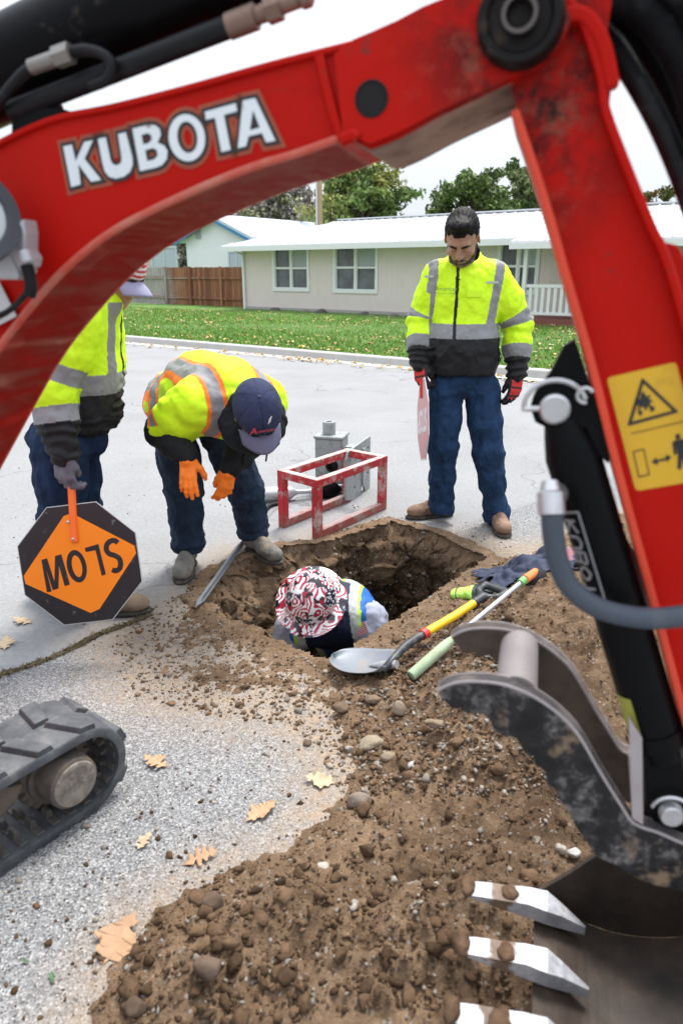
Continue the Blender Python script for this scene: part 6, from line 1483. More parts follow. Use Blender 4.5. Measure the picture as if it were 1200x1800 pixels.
text_mesh('merican', 'cap_lettering', .020, .0004, Tc(0, .096, .087)+tx*.008, tx, ty, ny, flat('thread_red_b', (.42,.06,.09), .7), cB, .006, shear=.2)
bb = BM(); e0 = Tc(0, .070, .122)+tx*.022+ny*.008; bb.prism([e0-ty*.018-tx*.006, e0-ty*.006+tx*.004, e0+ty*.020+tx*.010, e0+ty*.006-tx*.001], ny*.002); bb.done('cap_emblem', flat('thread_white', (.7,.7,.7), .7), cB)

# ---- the man at the left, mostly behind the boom, holding the orange paddle
gC = G(150, 1085); YC = gC[1]
K_ = lambda u, v, dy=0.0: Y(u, v, YC+dy)
hC = K_(204, 480, .04); yC = unit(V3(.82, -.25, -.52)); RC = frame(yC, (0, 0, 1))
shCn, shCf = K_(135, 560, -.10), K_(150, 545, .24); elCn = K_(92, 690, -.16); wrCn = K_(112, 795, -.20); elCf, wrCf = K_(150, 680, .26), K_(190, 725, .20)
chC, beC, peC = K_(140, 590, .07), K_(138, 690, .07), K_(120, 770, .07)
hipCn, hipCf = K_(105, 790, -.03), K_(128, 785, .15); knCn, knCf = K_(110, 905, -.02), K_(140, 900, .16); anCn, anCf = V3(gC[0]-.03, gC[1]+.0, .13), K_(95, 1030, .22); anCf[2] = .13
v = Vol(.0055); head_vol(hC, RC, 1.0, body=v); v.cone(chC+V3(0, 0, .08), hC+V3(-.03, 0, -.04), .065, .058, .03); v.chain([chC, beC, peC], [.12, .12, .12], .03)
for a, b, c in ((shCn, elCn, wrCn), (shCf, elCf, wrCf)): v.chain([a, b, c], [.05, .042, .030], .02)
for a, b, c in ((hipCn, knCn, anCn), (hipCf, knCf, anCf)): v.chain([a, b, c], [.075, .055, .040], .03)
pC = person_body(v, 'man at left behind the red boom, in cap and yellow jacket, holding the orange paddle', GRP, (.34,.19,.13))
hair_vol(hC, RC, 1.0, colr=(.03,.022,.018), parent=pC, capped=True)
def capfront(q, col):
    m = (q[:, 1] > .02); s = np.sin(q[:, 2]*330) > 0; return np.where(m[:, None], np.where(s[:, None], (.50,.05,.06), (.62,.60,.60)), col)
cap(pC, hC, RC, (.10,.10,.16), (.26,.25,.36), 1.04, front=capfront)
j = Vol(.005); j.ell(chC, (.155, .20, .19), None, .05); j.chain([chC, K_(141, 650, .07), K_(146, 705, .07)], [.155, .162, .158], .05, (0, 1, 0), .95); j.cone(shCn+V3(0, .03, 0), shCf-V3(0, .03, 0), .085, .085, .05)
j.cone(chC+V3(.05, 0, .06), hC+V3(-.06, 0, -.10), .11, .088, .04); j.cone(K_(128, 560, .07), K_(158, 535, .07), .11, .10, .05)
for a, b, c in ((shCn, elCn, wrCn), (shCf, elCf, wrCf)): j.chain([a, ub(a, b, .5), b, ub(b, c, .5), c], [.090, .088, .080, .070, .058], .03)
armsC = ((shCn, elCn, wrCn), (shCf, elCf, wrCf)); zc0, zc1 = K_(170, 690)[2], K_(170, 665)[2]
def ccol(P):
    t, d = armdata(P, armsC); arm = (d < .102) & (t > .14) & ((P[:, 1] < chC[1]-.11) | (P[:, 1] > chC[1]+.13)); z = P[:, 2]
    c = np.tile(LIME, (len(P), 1)); c = np.where(((z < zc0) & ~arm)[:, None], BLKC, c); c = np.where(((z > zc0) & (z < zc1+.02) & ~arm)[:, None], TAPE, c)
    yy = np.abs(P[:, 1]-chC[1]); c = np.where(((np.abs(yy-.085) < .024) & (z > zc1) & (z < K_(170, 530)[2]) & ~arm)[:, None], TAPE, c)
    c = np.where(((yy < .009) & (P[:, 0] > chC[0]) & (z < K_(170, 505)[2]+1) & ~arm)[:, None], BLKC, c)
    c = np.where((arm & (((t > .34) & (t < .47)) | ((t > .66) & (t < .78))))[:, None], TAPE, c); return np.where((arm & (t > .78))[:, None], BLKC, c)
jc = vol_obj('jacket', j, HIVIS, pC, ccol, lambda P: cloth_noise(P, 33, .008, 6)+(armdata(P, armsC)[0] > .78)*.005*np.sin(P[:, 2]*150+3*fbm(P, 8, 2)))
trousers(pC, (hipCn, hipCf), (knCn, knCf), (anCn, anCf), peC, (.014,.030,.072), 51, r=(.105, .088, .076), cr=.080)
boot(pC, gC+V3(-.03, .02, 0), (.97, .10, 0), (.27,.195,.135), sc=1.02); boot(pC, V3(anCf[0]-.03, anCf[1], 0), (.98, .05, 0), (.27,.195,.135), sc=1.02)
Rq = frame(unit(V3(.02, -.10, -1)), unit(V3(-.30, -1, 0))); s3 = 1 if Rq[0, 0] > 0 else -1
v, HANDC = hand_vol(wrCn+V3(0, -.01, 0), Rq, s3, (.75, .85, .9, 1.0), 1.0, thumb=(.15, 1.1), res=.0036); v.cone(wrCn+V3(0, 0, .04), wrCn, .036, .034, .01)
vol_obj('glove', v, GLOVE, pC, lambda P: np.clip(np.tile((.135,.125,.155), (len(P), 1))*(1+.3*fbm(P, 25, 3)[:, None]), 0, 1), lambda P: .0012*fbm(P, 50, 2), it=1)

# ---- the orange paddle
pcC = K_(141, 991, -.28); gripC = HANDC(.004, .075, -.030)
ayC = unit(gripC-pcC); axC = unit(np.cross(ayC, V3(0, -1, 0))); axC = axC if axC[0] > 0 else -axC
nC = np.cross(axC, ayC); nC = nC if nC[1] < 0 else -nC
ocR = 107/FPX*np.linalg.norm(pcC-CAM)
slow = tag(empty('slow_paddle', tuple(pcC)), 'orange and black octagonal slow paddle held upside down, its lettering inverted, resting before a boot', 'sign')
OS = flat('sign_orange', (.92,.24,.010), .4, var=.05, nscale=8); KS = flat('sign_black', (.016,.016,.018), .45, var=.3, dirt=(.62, .70, .5), dcol=(.25,.25,.25), dscale=30); 
octagon(pcC, ocR, axC, ayC, .003, nC, flat('sign_edge', (.5,.5,.5), .4), 'border', slow, .045); octagon(pcC+nC*.0022, ocR*.985, axC, ayC, .0016, nC, KS, 'panel', slow, .045)
def on_sign(u, v, h=.0): q = PL(u, v, pcC, nC); return float(np.dot(q-pcC, axC)), float(np.dot(q-pcC, ayC))
dm = [on_sign(*q) for q in [(113,907),(127,902),(237,959),(240,972),(176,1070),(160,1077),(46,1026),(43,1012)]]
curve_mesh('diamond', [dm], 0, pcC, axC, ayC, nC, OS, slow, .0034)
LS = {'M': [(74,984),(84,981),(97,1022),(98,977),(109,974),(124,1027),(115,1030),(105,994),(104,1034),(94,1037),(82,999),(92,1039),(84,1041)],
 'L': [(150,963),(174,956),(187,1009),(180,1012),(169,967),(152,970)]}
curve_mesh('letter', [[on_sign(*q) for q in LS['M']]], 0, pcC, axC, ayC, nC, KS, slow, .0042)
curve_mesh('letter', [[on_sign(*q) for q in LS['L']]], 0, pcC, axC, ayC, nC, KS, slow, .0042)
def sband(pts, w):     # a bent stroke drawn on the sign
    P_ = [np.array(on_sign(*q)) for q in pts]; L1, L2 = [], []
    for i, p in enumerate(P_):
        t = unit(np.append(P_[min(i+1, len(P_)-1)]-P_[max(i-1, 0)], 0))[:2]; n_ = np.array([-t[1], t[0]]); L1.append(tuple(p+n_*w)); L2.append(tuple(p-n_*w))
    return L1+L2[::-1]
wS = 4.2/FPX*np.linalg.norm(pcC-CAM)
oo = ell(136, 995, 17, 29, -.22); oi = ell(136.5, 995, 8.6, 19.5, -.22)
curve_mesh('letter', [[on_sign(*q) for q in oo], [on_sign(*q) for q in oi[::-1]]], 0, pcC, axC, ayC, nC, KS, slow, .0042)
Sp = [q[:2] for q in spline([V3(208,954,0), V3(203,950,0), V3(195,951,0), V3(189,957,0), V3(188,966,0), V3(193,973,0), V3(202,976,0), V3(210,981,0), V3(213,990,0), V3(211,999,0), V3(204,1003,0), V3(198,1001,0)], 5)]
curve_mesh('letter', [sband(Sp, wS)], 0, pcC, axC, ayC, nC, KS, slow, .0042)
h0 = PL(133, 953, pcC, nC)+nC*.008; h1 = gripC; bb = BM(); bb.beam(h0, h1+(h1-h0)*.10, .030, .012, nC, .004); hd = bb.done('handle', HOR, slow)
for u, v in ((122,917),(131,947)): q = PL(u, v, pcC, nC)+nC*.014; bb = BM(); bb.lathe(q, q+nC*.003, [(0, .006), (.6, .005), (1, .002)], 14); bb.done('bolt', STEEL, hd, True)

# ---- the man down in the hole
hD = G(547, 1062, .06)+V3(0,0,0); upD = unit(V3(-.02, -.62, .80)); yD = unit(V3(-.25, -.75, -.55)); RD_ = frame(unit(yD-upD*np.dot(yD, upD)), upD)
chD = G(592, 1108, -.12)+V3(.02, .16, 0); shDL, shDR = G(648, 1098, -.08)+V3(0, .05, 0), G(512, 1118, -.14)+V3(0, .08, 0); peD = chD+V3(.10, .28, -.34)
elDL, elDR = shDL+V3(.05, -.08, -.26), shDR+V3(-.05, -.06, -.26); wrDL, wrDR = elDL+V3(-.14, -.10, -.18), elDR+V3(.10, -.12, -.16)
v = Vol(.006); head_vol(hD, RD_, 1.0, body=v); v.cone(hD+V3(0, .03, -.04), chD, .06, .08, .03); v.chain([chD, peD], [.13, .13], .03); v.cone(shDL, shDR, .05, .05, .03)
for a, b, c in ((shDR, elDR, wrDR), (shDL, elDL, wrDL)): v.chain([a, b, c], [.048, .040, .030], .02)
knD = [peD+V3(-.14, -.22, -.28), peD+V3(.14, -.20, -.28)]; 
for q in knD: v.chain([peD, q, q+V3(0, .30, -.10)], [.09, .06, .05], .03)
pD = person_body(v, 'man crouching down in the hole in a flag patterned hard hat and blue vest', GRP, (.30,.14,.09))
s_ = Vol(.006); s_.chain([shDL, ub(shDL, elDL, .6), elDL, ub(elDL, wrDL, .5)], [.088, .082, .068, .05], .03); s_.chain([shDR, ub(shDR, elDR, .6), elDR, ub(elDR, wrDR, .5)], [.082, .078, .066, .05], .03); s_.chain([chD, peD], [.150, .150], .04)
vol_obj('work_shirt', s_, CLOTH, pD, lambda P: np.tile((.36,.38,.46), (len(P), 1))*(1+.12*fbm(P, 12, 3)[:, None]), lambda P: cloth_noise(P, 71, .008, 9))
j = Vol(.0055); j.cone(shDL+V3(-.050, .01, .0), shDR+V3(.050, .01, 0), .104, .104, .04); j.chain([chD, ub(chD, peD, .5), peD], [.170, .175, .165], .06)
axD = unit(shDL-shDR)
def vcolf(P):
    x = (P-(shDL+shDR)/2)@axD; c = np.tile((.025,.13,.42), (len(P), 1)); t, d = seg_t(P, chD, peD)
    for x0 in (-.115, .115):
        c = np.where((np.abs(x-x0) < .046)[:, None], (.50,.80,.05), c)
    for x0 in (-.115, .115): c = np.where((np.abs(x-x0) < .034)[:, None], (.50,.53,.52), c)
    c = np.where((np.abs(t-.55) < .10)[:, None], (.50,.80,.05), c); c = np.where((np.abs(t-.55) < .075)[:, None], (.50,.53,.52), c)
    fr = sstep(-(P@V3(0, 1, -.3)), -(chD@V3(0, 1, -.3))+.02, -(chD@V3(0, 1, -.3))+.06); return colmix(c, fr*(np.abs(x) < .11), (.012,.02,.05))
vol_obj('vest', j, HIVIS, pD, vcolf, lambda P: cloth_noise(P, 75, .007, 8))
tr = Vol(.007); 
for q in knD: tr.chain([peD, q, q+V3(0, .30, -.10)], [.12, .085, .07], .04)
vol_obj('trousers', tr, DENIM, pD, lambda P: np.tile((.02,.03,.06), (len(P), 1)), lambda P: cloth_noise(P, 77, .007, 8))
for w_, e_ in ((wrDL, elDL), (wrDR, elDR)):
    R_g = frame(unit(w_-e_), unit(V3(0, -1, .6))); v, T_ = hand_vol(w_, R_g, 1, (.6, .7, .7, .8), 1.0, res=.0042)
    vol_obj('glove', v, GLOVE, pD, lambda P: np.tile((.30,.14,.05), (len(P), 1)), None, it=1)
# flag patch on the sleeve
pf = G(632, 1104, -.06); nf = unit(CAM-pf+V3(.4, 0, 0)); txf = unit(np.cross(V3(0, 0, 1), nf)); tyf = np.cross(nf, txf); rot = .55; tx2 = txf*math.cos(rot)+tyf*math.sin(rot); ty2 = np.cross(nf, tx2)
def flag(center, tx, ty, n, w, h, par, name='flag_patch', canton=-1):
    b = BM(); b.box(center, (w*1.08, h*1.12, .0016), np.array([tx, ty, n]).T); f = b.done(name, flat('patch_white', (.62,.60,.62), .8), par if par else None)
    b = BM()
    for k in range(7): b.box(center+ty*h*(-.5+(k*2+.5)/13)+n*.0012, (w, h/13, .0008), np.array([tx, ty, n]).T)
    b.done('stripes', flat('patch_red', (.48,.04,.07), .8), f)
    b = BM(); b.box(center+ty*h*.23+tx*canton*w*.29+n*.0018, (w*.42, h*.54, .0010), np.array([tx, ty, n]).T); b.done('canton', flat('patch_blue', (.07,.08,.20), .8), f); return f
# find the sleeve surface towards the camera
def snap(obj, p, d):
    ok, loc, nrm_, _ = obj.ray_cast(Vector(p), Vector(d)); return (np.array(loc), np.array(nrm_)) if ok else (None, None)
shirtD = [o for o in bpy.data.objects if o.name.startswith('work_shirt')][0]
loc, nr = snap(shirtD, CAM, unit(ray(634, 1106)))
if loc is not None:
    nf = unit(nr); txf = unit(np.cross(V3(0, 0, 1), nf)); tyf = np.cross(nf, txf); tx2 = txf*math.cos(rot)+tyf*math.sin(rot); ty2 = np.cross(nf, tx2); flag(loc+nf*.006, tx2, ty2, nf, .075, .048, pD)
# hard hat with a full brim
def hat_col(P):
    q = (P-hD)@RD_; w1 = fbm(q, 9, 2, .5, 2)[:, None]*.09; w2 = fbm(q, 9, 2, .5, 9)[:, None]*.09; u = (q[:, :1]*1.0+q[:, 1:2]*.5+w1)[:, 0]; v_ = (q[:, 1:2]-q[:, :1]*.5+w2)[:, 0]
    cell = pnoise(q*11+31.7); st = np.sin(np.where(cell > 0, u, v_)*210+4*cell)
    c = np.where((st > 0)[:, None], (.74,.73,.74), (.36,.018,.045)); nv = fbm(q, 15, 2, .5, 55); m = sstep(nv, .20, .24)
    star = (pnoise(q*95) > .22); cc = np.where(star[:, None], (.75,.75,.75), (.022,.025,.055)); c = c*(1-m[:, None])+cc*m[:, None]
    m2 = sstep(fbm(q, 24, 2, .5, 77), .28, .32); return colmix(c, m2, (.012,.012,.016))
TH_ = lambda x, y, z: hD+RD_@V3(x, y, z)
nr_, na_ = 70, 200; prof = []
for t in np.linspace(0, 1, 46): a = t*math.pi/2*.93; prof.append((.118*math.sin(a)**.9, .150*math.cos(a)**.85+.010))
for t in np.linspace(0, 1, 24)[1:]: prof.append((.118+.046*t, .020-.016*t))
b_ = []; 
for r, z in prof:
    for a in np.linspace(0, 2*math.pi, na_, endpoint=False):
        rid = .0015*max(0, 1-abs(math.sin(a))*14/(.2+r/.118))*(1 if r < .115 else 0) if r > .012 else 0
        el_ = 1.14 if abs(math.cos(a)) >= 0 else 1
        b_.append(TH_(r*math.cos(a)*.96, r*math.sin(a)*1.08-.006, z+.018+rid+.0055*(1 if (r < .1 and abs(r*math.cos(a)) < .010) else 0)))
V_ = np.array(b_); n1_ = len(prof); F_ = []
for i in range(n1_-1):
    for k in range(na_): F_.append((i*na_+k, (i+1)*na_+k, (i+1)*na_+(k+1) % na_, i*na_+(k+1) % na_))
me = np_mesh('hard_hat', V_, np.array(F_), cols={'col': np.clip(hat_col(V_), 0, 1)}); me.shade_smooth()
hh = link('hard_hat', me, vcol('hat_shell', rough=.12, bump=0, var=.02, spec=.6), pD); md = hh.modifiers.new('t', 'SOLIDIFY'); md.thickness = .003
# ------------------------------------------------------------ tools and gear on the ground
def gpt(u, v, up=0.0):
    q = G(u, v); 
    for _ in range(3): q = G(u, v, gz(q[0], q[1])+up)
    return q
# red steel frame
kf_ = NB('red_frame_paint'); n = kf_.noise(9, 8, .75); z_ = kf_.sep(kf_.geo.outputs['Normal'], 2)
c = kf_.mix(kf_.ramp(n, (.50, 0), (.60, .85)), (.46,.014,.022), (.50,.40,.36)); c = kf_.mix(kf_.ramp(kf_.noise(22, 7, .75), (.56, 0), (.64, .8)), c, (.12,.06,.045))
c = kf_.mix(kf_.ma('MULTIPLY', kf_.ramp(z_, (.5, 0), (.8, .75)), kf_.ramp(kf_.noise(14, 6, .7), (.3, .3), (.55, 1))), c, (.52,.47,.44))
c = kf_.mix(kf_.ramp(kf_.sep(kf_.pos, 2), (.0, .7), (.10, 0)), c, (.16,.11,.08)); kf_.set('Base Color', c).set('Roughness', .65); kf_.bump(n, .25, .004)
A_, B_, C_, D_ = G(558, 946), G(676, 894), G(499, 926), G(608, 880)
# square it up: long side A->B, short side A->C
lx = unit(((B_-A_)+(D_-C_))/2); sx_ = unit(V3(-lx[1], lx[0], 0)); sx_ = sx_ if np.dot(sx_, C_-A_) > 0 else -sx_
Ll, Ls = (np.linalg.norm(B_-A_)+np.linalg.norm(D_-C_))/2, np.dot(C_-A_, sx_)*.5+np.dot(D_-B_, sx_)*.5
sk = np.dot(C_-A_, lx); HF = float(Y(556, 842, A_[1])[2]); w = .046
fr = tag(empty('box_stand', tuple(A_)), 'open box frame of red square tube with scraped paint standing beside the hole', 'stand')
cor_ = {'A': A_, 'B': A_+lx*Ll, 'C': A_+sx_*Ls+lx*sk*.0, 'D': A_+sx_*Ls+lx*Ll}
cor_['C'] = A_+(C_-A_); cor_['D'] = cor_['C']+lx*Ll*.97
for k in 'ABCD':
    bb = BM(); bb.beam(cor_[k], cor_[k]+V3(0, 0, HF-w), w, w, lx, .002); bb.done('post', kf_.m, fr)
def rail(a, b, z, cut=.0): bb = BM(); d = unit(b-a); bb.beam(a+V3(0, 0, z)+d*cut, b+V3(0, 0, z)-d*cut, w, w, (0, 0, 1), .002); return bb.done('rail', kf_.m, fr)
rail(cor_['A'], cor_['B'], HF-w/2-.001, w/2+.001); rail(cor_['C'], cor_['D'], HF-w/2-.001, w/2+.001); rail(cor_['A'], cor_['B'], w*.55, w/2+.001); rail(cor_['C'], cor_['D'], w*.55, w/2+.001)
rail(cor_['A'], cor_['C'], HF-w/2+.0005, -w/2); rail(cor_['B'], cor_['D'], HF-w/2+.0005, -w/2)
# grey cast machine block behind it
GM = flat('cast_aluminium', (.30,.32,.32), .6, .25, var=.2, nscale=12, bump=.3, dirt=(.5, .7, .6), dcol=(.12,.11,.10), dscale=18)
mb = G(582, 868); M_ = lambda u, v, dy=0: Y(u, v, mb[1]+dy)
mc = tag(empty('machine_block', tuple(mb)), 'grey metal machine block with round collar and drilled side plate behind the red frame', 'machine part')
fx = unit(V3(.97, -.25, 0)); fy = V3(-fx[1], fx[0], 0); Rm_ = np.array([fx, fy, (0, 0, 1)]).T
zt = float(M_(575, 772)[2]); bw = float(np.linalg.norm(M_(602, 800)-M_(553, 800)))
cb = (M_(577, 820)*[1, 1, 0]); bb = BM(); bb.box(cb+fy*.09+V3(0, 0, zt/2), (bw, .18, zt), Rm_, .006); bk_ = bb.done('housing', GM, mc)
bb = BM(); bb.box(cb+fy*.09+V3(0, 0, zt+.008), (bw*1.08, .20, .016), Rm_, .003); bb.done('lid', GM, mc)
q = cb+fy*.09-fx*.018+V3(0, 0, zt+.017); bb = BM(); bb.lathe(q, q+V3(0, 0, .085), [(0, .045), (.9, .045), (1, .041), (1, .021), (.1, .019)], 30, False); bb.done('collar', GM, mc, True)
bb = BM(); bb.cyl(q+V3(0, 0, .03), q+V3(0, 0, .032), .02); bb.done('bore', HOLE, mc)
q = M_(584, 818)*[1, 1, 1]; q = cb-fy*.004+fx*np.dot(q-cb, fx)+V3(0, 0, q[2]); bb = BM(); bb.lathe(q, q-fy*.03, [(0, .042), (.5, .042), (.6, .034), (1, .034), (1, .020), (.3, .018)], 28); bb.done('bearing', GREASE, mc, True)
px0, px1 = G(619, 880), G(650, 858); pd = unit(px1-px0); pn_ = V3(-pd[1], pd[0], 0); pl0 = px0; L_ = np.linalg.norm(px1-px0)
zA, zB = float(Y(612, 790, px0[1])[2]), float(Y(648, 766, px1[1])[2])
s0 = pl0-pd*.10
pp = [s0+V3(0, 0, .03), s0+V3(0, 0, zA-.05), s0+pd*.03+V3(0, 0, zA), pl0+pd*L_+V3(0, 0, zB), pl0+pd*L_+V3(0, 0, .0), pl0+pd*L_*.85]+[pl0+pd*(L_*.58-.045*math.cos(a)*-1)+V3(0, 0, .05*math.sin(a)) for a in np.linspace(0, math.pi, 9)]+[pl0+pd*L_*.18, pl0]
bb = BM(); bb.prism(pp, pn_*.016); dp = bb.done('side_plate', GM, mc, bevel=.002)
bb = BM()
for a, z in ((.15, .85), (.5, .90), (.85, .92), (.85, .62), (.85, .38), (.12, .5), (.45, .6), (.12, .25)): qq = pl0+pd*L_*a+V3(0, 0, zA*z*.95); bb.cyl(qq+pn_*.001, qq-pn_*.0012, .008, n=12)
bb.done('bolt_holes', HOLE, dp)
bb = BM(); bb.box(cb+fy*.10+fx*(bw*.5+.07)+V3(0, 0, zt*.5), (.14, .12, zt*.7), Rm_, .008); bb.done('gearcase', GM, mc)
# silver boring tool and its hose
SIL = flat('silver_tool', (.50,.51,.53), .35, .55, var=.12, dirt=(.55, .75, .5), dcol=(.2,.18,.16), dscale=16)
t0 = G(452, 884); t0[2] = .055; t1 = G(605, 872); t1[2] = .055; td = unit(t1-t0); TL = np.linalg.norm(t1-t0)
tl = tag(empty('boring_tool', tuple(t0)), 'silver cylindrical boring tool lying on the road between the bent man and the red frame', 'tool')
bb = BM(); bb.lathe(t0, t1, [(-.06, .022), (.0, .040), (.02, .046), (.30, .050), (.38, .044), (.42, .026), (.46, .016), (.62, .016)], 32); bb.done('barrel', SIL, tl, True)
bb = BM(); qa = t0+td*TL*.62; bb.lathe(qa, qa+td*.20, [(0, .02), (.1, .05), (.3, .062), (.6, .062), (.85, .045), (1, .02)], 28); bb.done('head', BLK, tl, True)
bb = BM(); qa = t0+td*TL*.62+V3(0, 0, .02); bb.lathe(qa+td*.03, t1+V3(0, 0, .02), [(0, .034), (.35, .034), (.4, .013), (1, .013)], 20); bb.tube([qa+td*.18+V3(0, 0, -.03), t1+V3(0, 0, -.03)], .006, 8); bb.done('nose_rod', SIL, tl, True)
# rubber hose from the tool and the grey stake
hs_ = spline([G(505, 884)+V3(0, 0, .03), G(490, 888)+V3(0, 0, .014), G(474, 893)+V3(0, 0, .014), G(462, 908)+V3(0, 0, .014), G(455, 925)+V3(0, 0, .014), G(446, 940)+V3(0, 0, .014)], 8)
bb = BM(); bb.tube(hs_, .013, 12); tag(bb.done('air_hose', RUB, None, True), 'short black rubber hose on the road behind the right boot of the bent man', 'hose')
st0, st1 = G(344, 1080)+V3(0, 0, .03), G(436, 948)+V3(0, 0, .03); sd__ = unit(st1-st0); bb = BM(); sn = unit(np.cross(sd__, (0, 0, 1)))
bb.prism([st0, st0+sd__*.07+sn*.020, st1+sn*.020, st1-sn*.014, st0+sd__*.07-sn*.014], V3(0, 0, .007)); bb.prism([st0+sd__*.06+sn*.016+V3(0, 0, .0075), st0+sd__*.08+sn*.016+V3(0, 0, .03), st1+sn*.016+V3(0, 0, .03), st1+sn*.016+V3(0, 0, .0075)], -sn*.006)
tag(bb.done('steel_stake', flat('stake_steel', (.20,.22,.24), .55, .3, var=.2, dirt=(.5, .7, .6), dcol=(.2,.17,.14), dscale=20), None, bevel=.001), 'pointed grey steel stake lying across the left rim of the hole', 'stake')
# shovel
sh = tag(empty('shovel', tuple(gpt(660, 1170))), 'round point shovel with yellow shaft and black grip lying on the dirt', 'shovel')
hp = [gpt(672, 1180, .035), gpt(690, 1160, .055), gpt(712, 1136, .06), gpt(745, 1114, .055), gpt(800, 1082, .05), gpt(842, 1054, .055)]
cur = spline(hp[:4], 8); bb = BM(); bb.tube(cur, list(np.linspace(.014, .0175, len(cur))), 14); bb.done('socket', flat('socket_black', (.045,.048,.055), .45, .4, var=.2, dirt=(.5, .7, .7), dcol=(.22,.20,.18), dscale=20), sh, True)
bb = BM(); d_ = unit(hp[3]-hp[2]); bb.cyl(hp[3]-d_*.015, hp[3]+d_*.015, .0215); bb.done('collar', flat('collar_red', (.60,.04,.03), .4), sh, True)
bb = BM(); bb.tube([hp[3], hp[4], hp[5]], .0180, 16); bb.done('shaft', flat('shaft_yellow', (.80,.50,.02), .4, var=.06, dirt=(.6, .75, .5), dcol=(.35,.24,.12), dscale=18), sh, True)
g0 = hp[5]; gd = unit(hp[5]-hp[4]); gs = unit(np.cross(gd, (0, 0, 1))); BLR = flat('grip_black', (.025,.028,.033), .5, var=.2)
v = Vol(.004); v.cone(g0-gd*.03, g0+gd*.03, .021, .020, .01); e1, e2 = g0+gd*.115+gs*.055, g0+gd*.115-gs*.055; v.chain([g0+gd*.02, g0+gd*.06+gs*.048, e1], [.016, .014, .014], .012); v.chain([g0+gd*.02, g0+gd*.06-gs*.048, e2], [.016, .014, .014], .012); v.cone(e1, e2, .016, .016, .01)
vol_obj('grip', v, BLR, sh)
bl0 = gpt(690, 1172, .030); blt = gpt(600, 1166, .012); bdir = unit(blt-bl0); bs_ = unit(np.cross(bdir, (0, 0, 1))); bn_ = np.cross(bs_, bdir); bn_ = bn_ if bn_[2] > 0 else -bn_
b = bmesh.new(); rows = []; BLn = .255
for t in np.linspace(0, 1, 22):
    hw = .098*(min(1, .80+.9*t) if t < .25 else 1.0)*math.sqrt(max(0.0, 1-max(0, (t-.42)/.58)**2.3))+.002
    row = []
    for s in np.linspace(-1, 1, 17):
        dish = .030*(s*s)*(1-.35*t)-.010*math.sin(t*3.0)+.022*t*t; stp = .016*max(0, 1-t*16)*(abs(s) > .35)
        row.append(b.verts.new(bl0+bdir*(BLn*t)+bs_*hw*s+bn_*(dish+stp)))
    rows.append(row)
for r0, r1 in zip(rows, rows[1:]):
    for i in range(16): b.faces.new((r0[i], r0[i+1], r1[i+1], r1[i]))
me = bpy.data.meshes.new('blade'); b.to_mesh(me); b.free(); me.shade_smooth()
bl = link('blade', me, flat('blade_steel', (.20,.22,.25), .5, .25, var=.25, nscale=9, dirt=(.52, .66, .9), dcol=(.30,.22,.15), dscale=9)); attach(bl, sh); md = bl.modifiers.new('t', 'SOLIDIFY'); md.thickness = .0025
bb = BM(); bb.lathe(bl0-bdir*.02+bn_*.010, bl0+bdir*.10+bn_*.0, [(0, .0165), (.5, .015), (1, .004)], 14); bb.done('frog', SIL, bl, True)
for s in (-1, 1):
    f0 = bl0+bs_*s*.060+bn_*.024; bb = BM(); bb.prism([f0, f0+bs_*s*.040, f0+bs_*s*.036-bdir*.020+bn_*.012, f0-bdir*.022+bn_*.012], bn_*.003); bb.done('step', BLR, bl)
# digging bar
br = tag(empty('digging_bar', tuple(gpt(760, 1150))), 'long steel bar with a pale green padded handle lying beside the yellow shovel', 'bar')
q = [gpt(722, 1188, .022), gpt(797, 1122, .045), gpt(921, 1019, .075), gpt(940, 1006, .085)]
bb = BM(); bb.lathe(q[0], q[1], [(0, .018), (.02, .0205), (.8, .0205), (1, .014)], 20); bb.done('handle', flat('foam_green', (.36,.50,.32), .75, var=.15, dirt=(.45, .62, .7), dcol=(.32,.26,.18), dscale=12), br, True)
bb = BM(); bb.tube([q[1], q[2]], .0105, 12); bb.done('rod', SIL, br, True)
bb = BM(); bb.cyl(q[2]-unit(q[2]-q[1])*.03, q[2], .0165); bb.done('end_collar', flat('end_green', (.15,.42,.12), .5), br, True)
bb = BM(); bb.cyl(q[2]+unit(q[3]-q[2])*.0005, q[3], .0185); bb.done('end_cap', flat('end_orange', (.75,.20,.05), .5), br, True)
# lime cuffed glove
gq = gpt(822, 1042, .030); gdir = unit(gpt(868, 1034, .03)-gq); Rg = frame(gdir, (0.1, -.2, 1)); v, Tg = hand_vol(gq, Rg, 1, (.25, .2, .3, .35), 1.0, thumb=(.7, .3), res=.0038); v.cone(gq-gdir*.045, gq+gdir*.005, .040, .034, .01, (0, 0, 1), 1.5)
o = vol_obj('work_glove', v, GLOVE, None, lambda P: np.where((((P-gq)@gdir) < .030)[:, None], (.42,.75,.12), (.020,.030,.035)), lambda P: .002*fbm(P, 40, 3), it=1); tag(o, 'lime cuffed black work glove lying beside the shovel grip', 'glove')
bb = BM(); ce = gq-gdir*.046; bb.tube([ce+Rg[:, 0]*.040*math.cos(a)+Rg[:, 2]*.027*math.sin(a) for a in np.linspace(0, 2*math.pi, 22)], .0035, 8); bb.done('cuff_band', BLR, o, True)
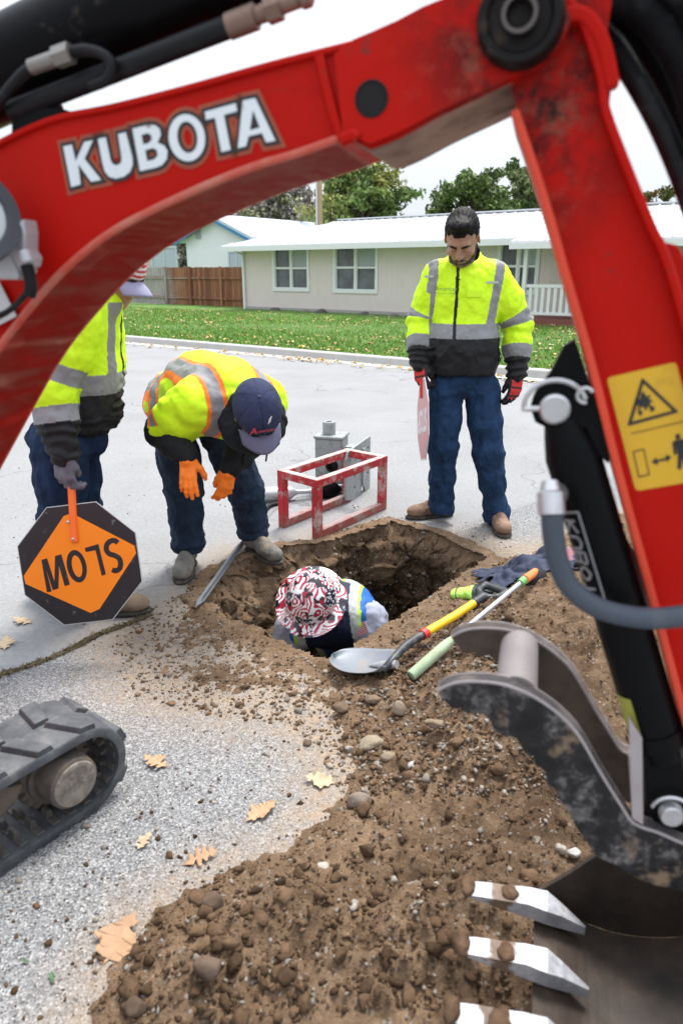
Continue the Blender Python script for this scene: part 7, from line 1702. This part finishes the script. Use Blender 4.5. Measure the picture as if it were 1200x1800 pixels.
# heap of navy jacket
NV = vcol('jacket_cloth', rough=.75, bump=.3, bscale=250, var=.2, nscale=15, spec=.3)
jc0 = gpt(955, 1000, .03); v = Vol(.0055)
nu, nv_, sp0 = 84, 56, .0125; rc = np.random.RandomState(4)
Uc, Vc = np.meshgrid((np.arange(nu)-nu/2)*sp0, (np.arange(nv_)-nv_/2)*sp0, indexing='ij')
Xc = np.stack([Uc*.50, Vc*.50, .16+0*Uc], -1); nz = fbm(np.stack([Uc, Vc, 0*Uc], -1).reshape(-1, 3), 9, 3).reshape(nu, nv_); nz2 = fbm(np.stack([Uc, Vc, 0*Uc+5], -1).reshape(-1, 3), 5, 3).reshape(nu, nv_)
Xc[..., 2] += .07*nz+.05*nz2; Xc[..., 0] += .02*nz2; Xc = Xc@Rz(.12).T; Xp = Xc.copy(); g0 = jc0*[1, 1, 0]+V3(.02, .05, 0)
def con(A, Bv, L0, k):
    d = Bv-A; l = np.linalg.norm(d, axis=-1, keepdims=True)+1e-9; c = d*(.5*k*(l-L0)/l); A += c; Bv -= c
_gx = grid(-.7, .7, -.6, .6, .03); _gz = ground_fields(_gx[0]+g0[0], _gx[1]+g0[1])[0].reshape(int(1.2/.03)+1, -1)
for it in range(260):
    vel = (Xc-Xp)*.94; Xp = Xc.copy(); Xc = Xc+vel; Xc[..., 2] -= .0012
    for _ in range(5):
        for par in (0, 1):
            con(Xc[par:-1:2], Xc[par+1::2][:len(Xc[par:-1:2])], sp0, .9); con(Xc[:, par:-1:2], Xc[:, par+1::2][:, :Xc[:, par:-1:2].shape[1]], sp0, .9)
        for a0 in range(3): con(Xc[a0:-3:4], Xc[a0+3::4][:len(Xc[a0:-3:4])], sp0*3, .12); con(Xc[:, a0:-3:4], Xc[:, a0+3::4][:, :Xc[:, a0:-3:4].shape[1]], sp0*3, .12)
    ii = np.clip(((Xc[..., 0]+.7)/.03).astype(int), 0, _gz.shape[1]-1); jj = np.clip(((Xc[..., 1]+.6)/.03).astype(int), 0, _gz.shape[0]-1); gg = _gz[jj, ii]+.012
    bulk = .095*np.exp(-((Xc[..., 0]/.19)**2+(Xc[..., 1]/.12)**2))*(1+.35*np.sin(Xc[..., 0]*38+Xc[..., 1]*16)); low = Xc[..., 2] < gg+bulk; Xc[..., 2] = np.maximum(Xc[..., 2], gg+bulk); Xp[low] = Xc[low]*.7+Xp[low]*.3
Xw = (Xc+g0).reshape(-1, 3); i_ = np.arange(nu*nv_).reshape(nu, nv_); Fj = np.stack([i_[:-1, :-1], i_[1:, :-1], i_[1:, 1:], i_[:-1, 1:]], -1).reshape(-1, 4)
me = np_mesh('folded_jacket', Xw, Fj, cols={'col': np.tile((.034,.042,.075), (len(Xw), 1))*(1+.35*fbm(Xw, 5, 3)[:, None])}); me.shade_smooth(); jh = link('folded_jacket', me, NV)
md = jh.modifiers.new('t', 'SOLIDIFY'); md.thickness = .006; md.offset = 1; md = jh.modifiers.new('s', 'SUBSURF'); md.levels = md.render_levels = 1
tag(jh, 'crumpled dark navy jacket lying on the dirt at the right of the hole', 'jacket')
bb = BM(); e0 = gpt(925, 1022, .045); e1 = gpt(948, 1014, .050); bb.lathe(e0, e1, [(0, .026), (.1, .034), (1, .038)], 18); bb.done('cuff', flat('cuff_black', (.010,.010,.012), .9), jh, True)
loc, nr = snap(jh, CAM, unit(ray(1003, 978)))
if loc is not None:
    nf = unit(unit(nr)+unit(CAM-loc)); txf = unit(np.cross(V3(0, 0, 1), nf)); tyf = np.cross(nf, txf); a = -.6; flag(loc+nf*.008, txf*math.cos(a)+tyf*math.sin(a), np.cross(nf, txf*math.cos(a)+tyf*math.sin(a)), nf, .075, .045, jh, canton=1)
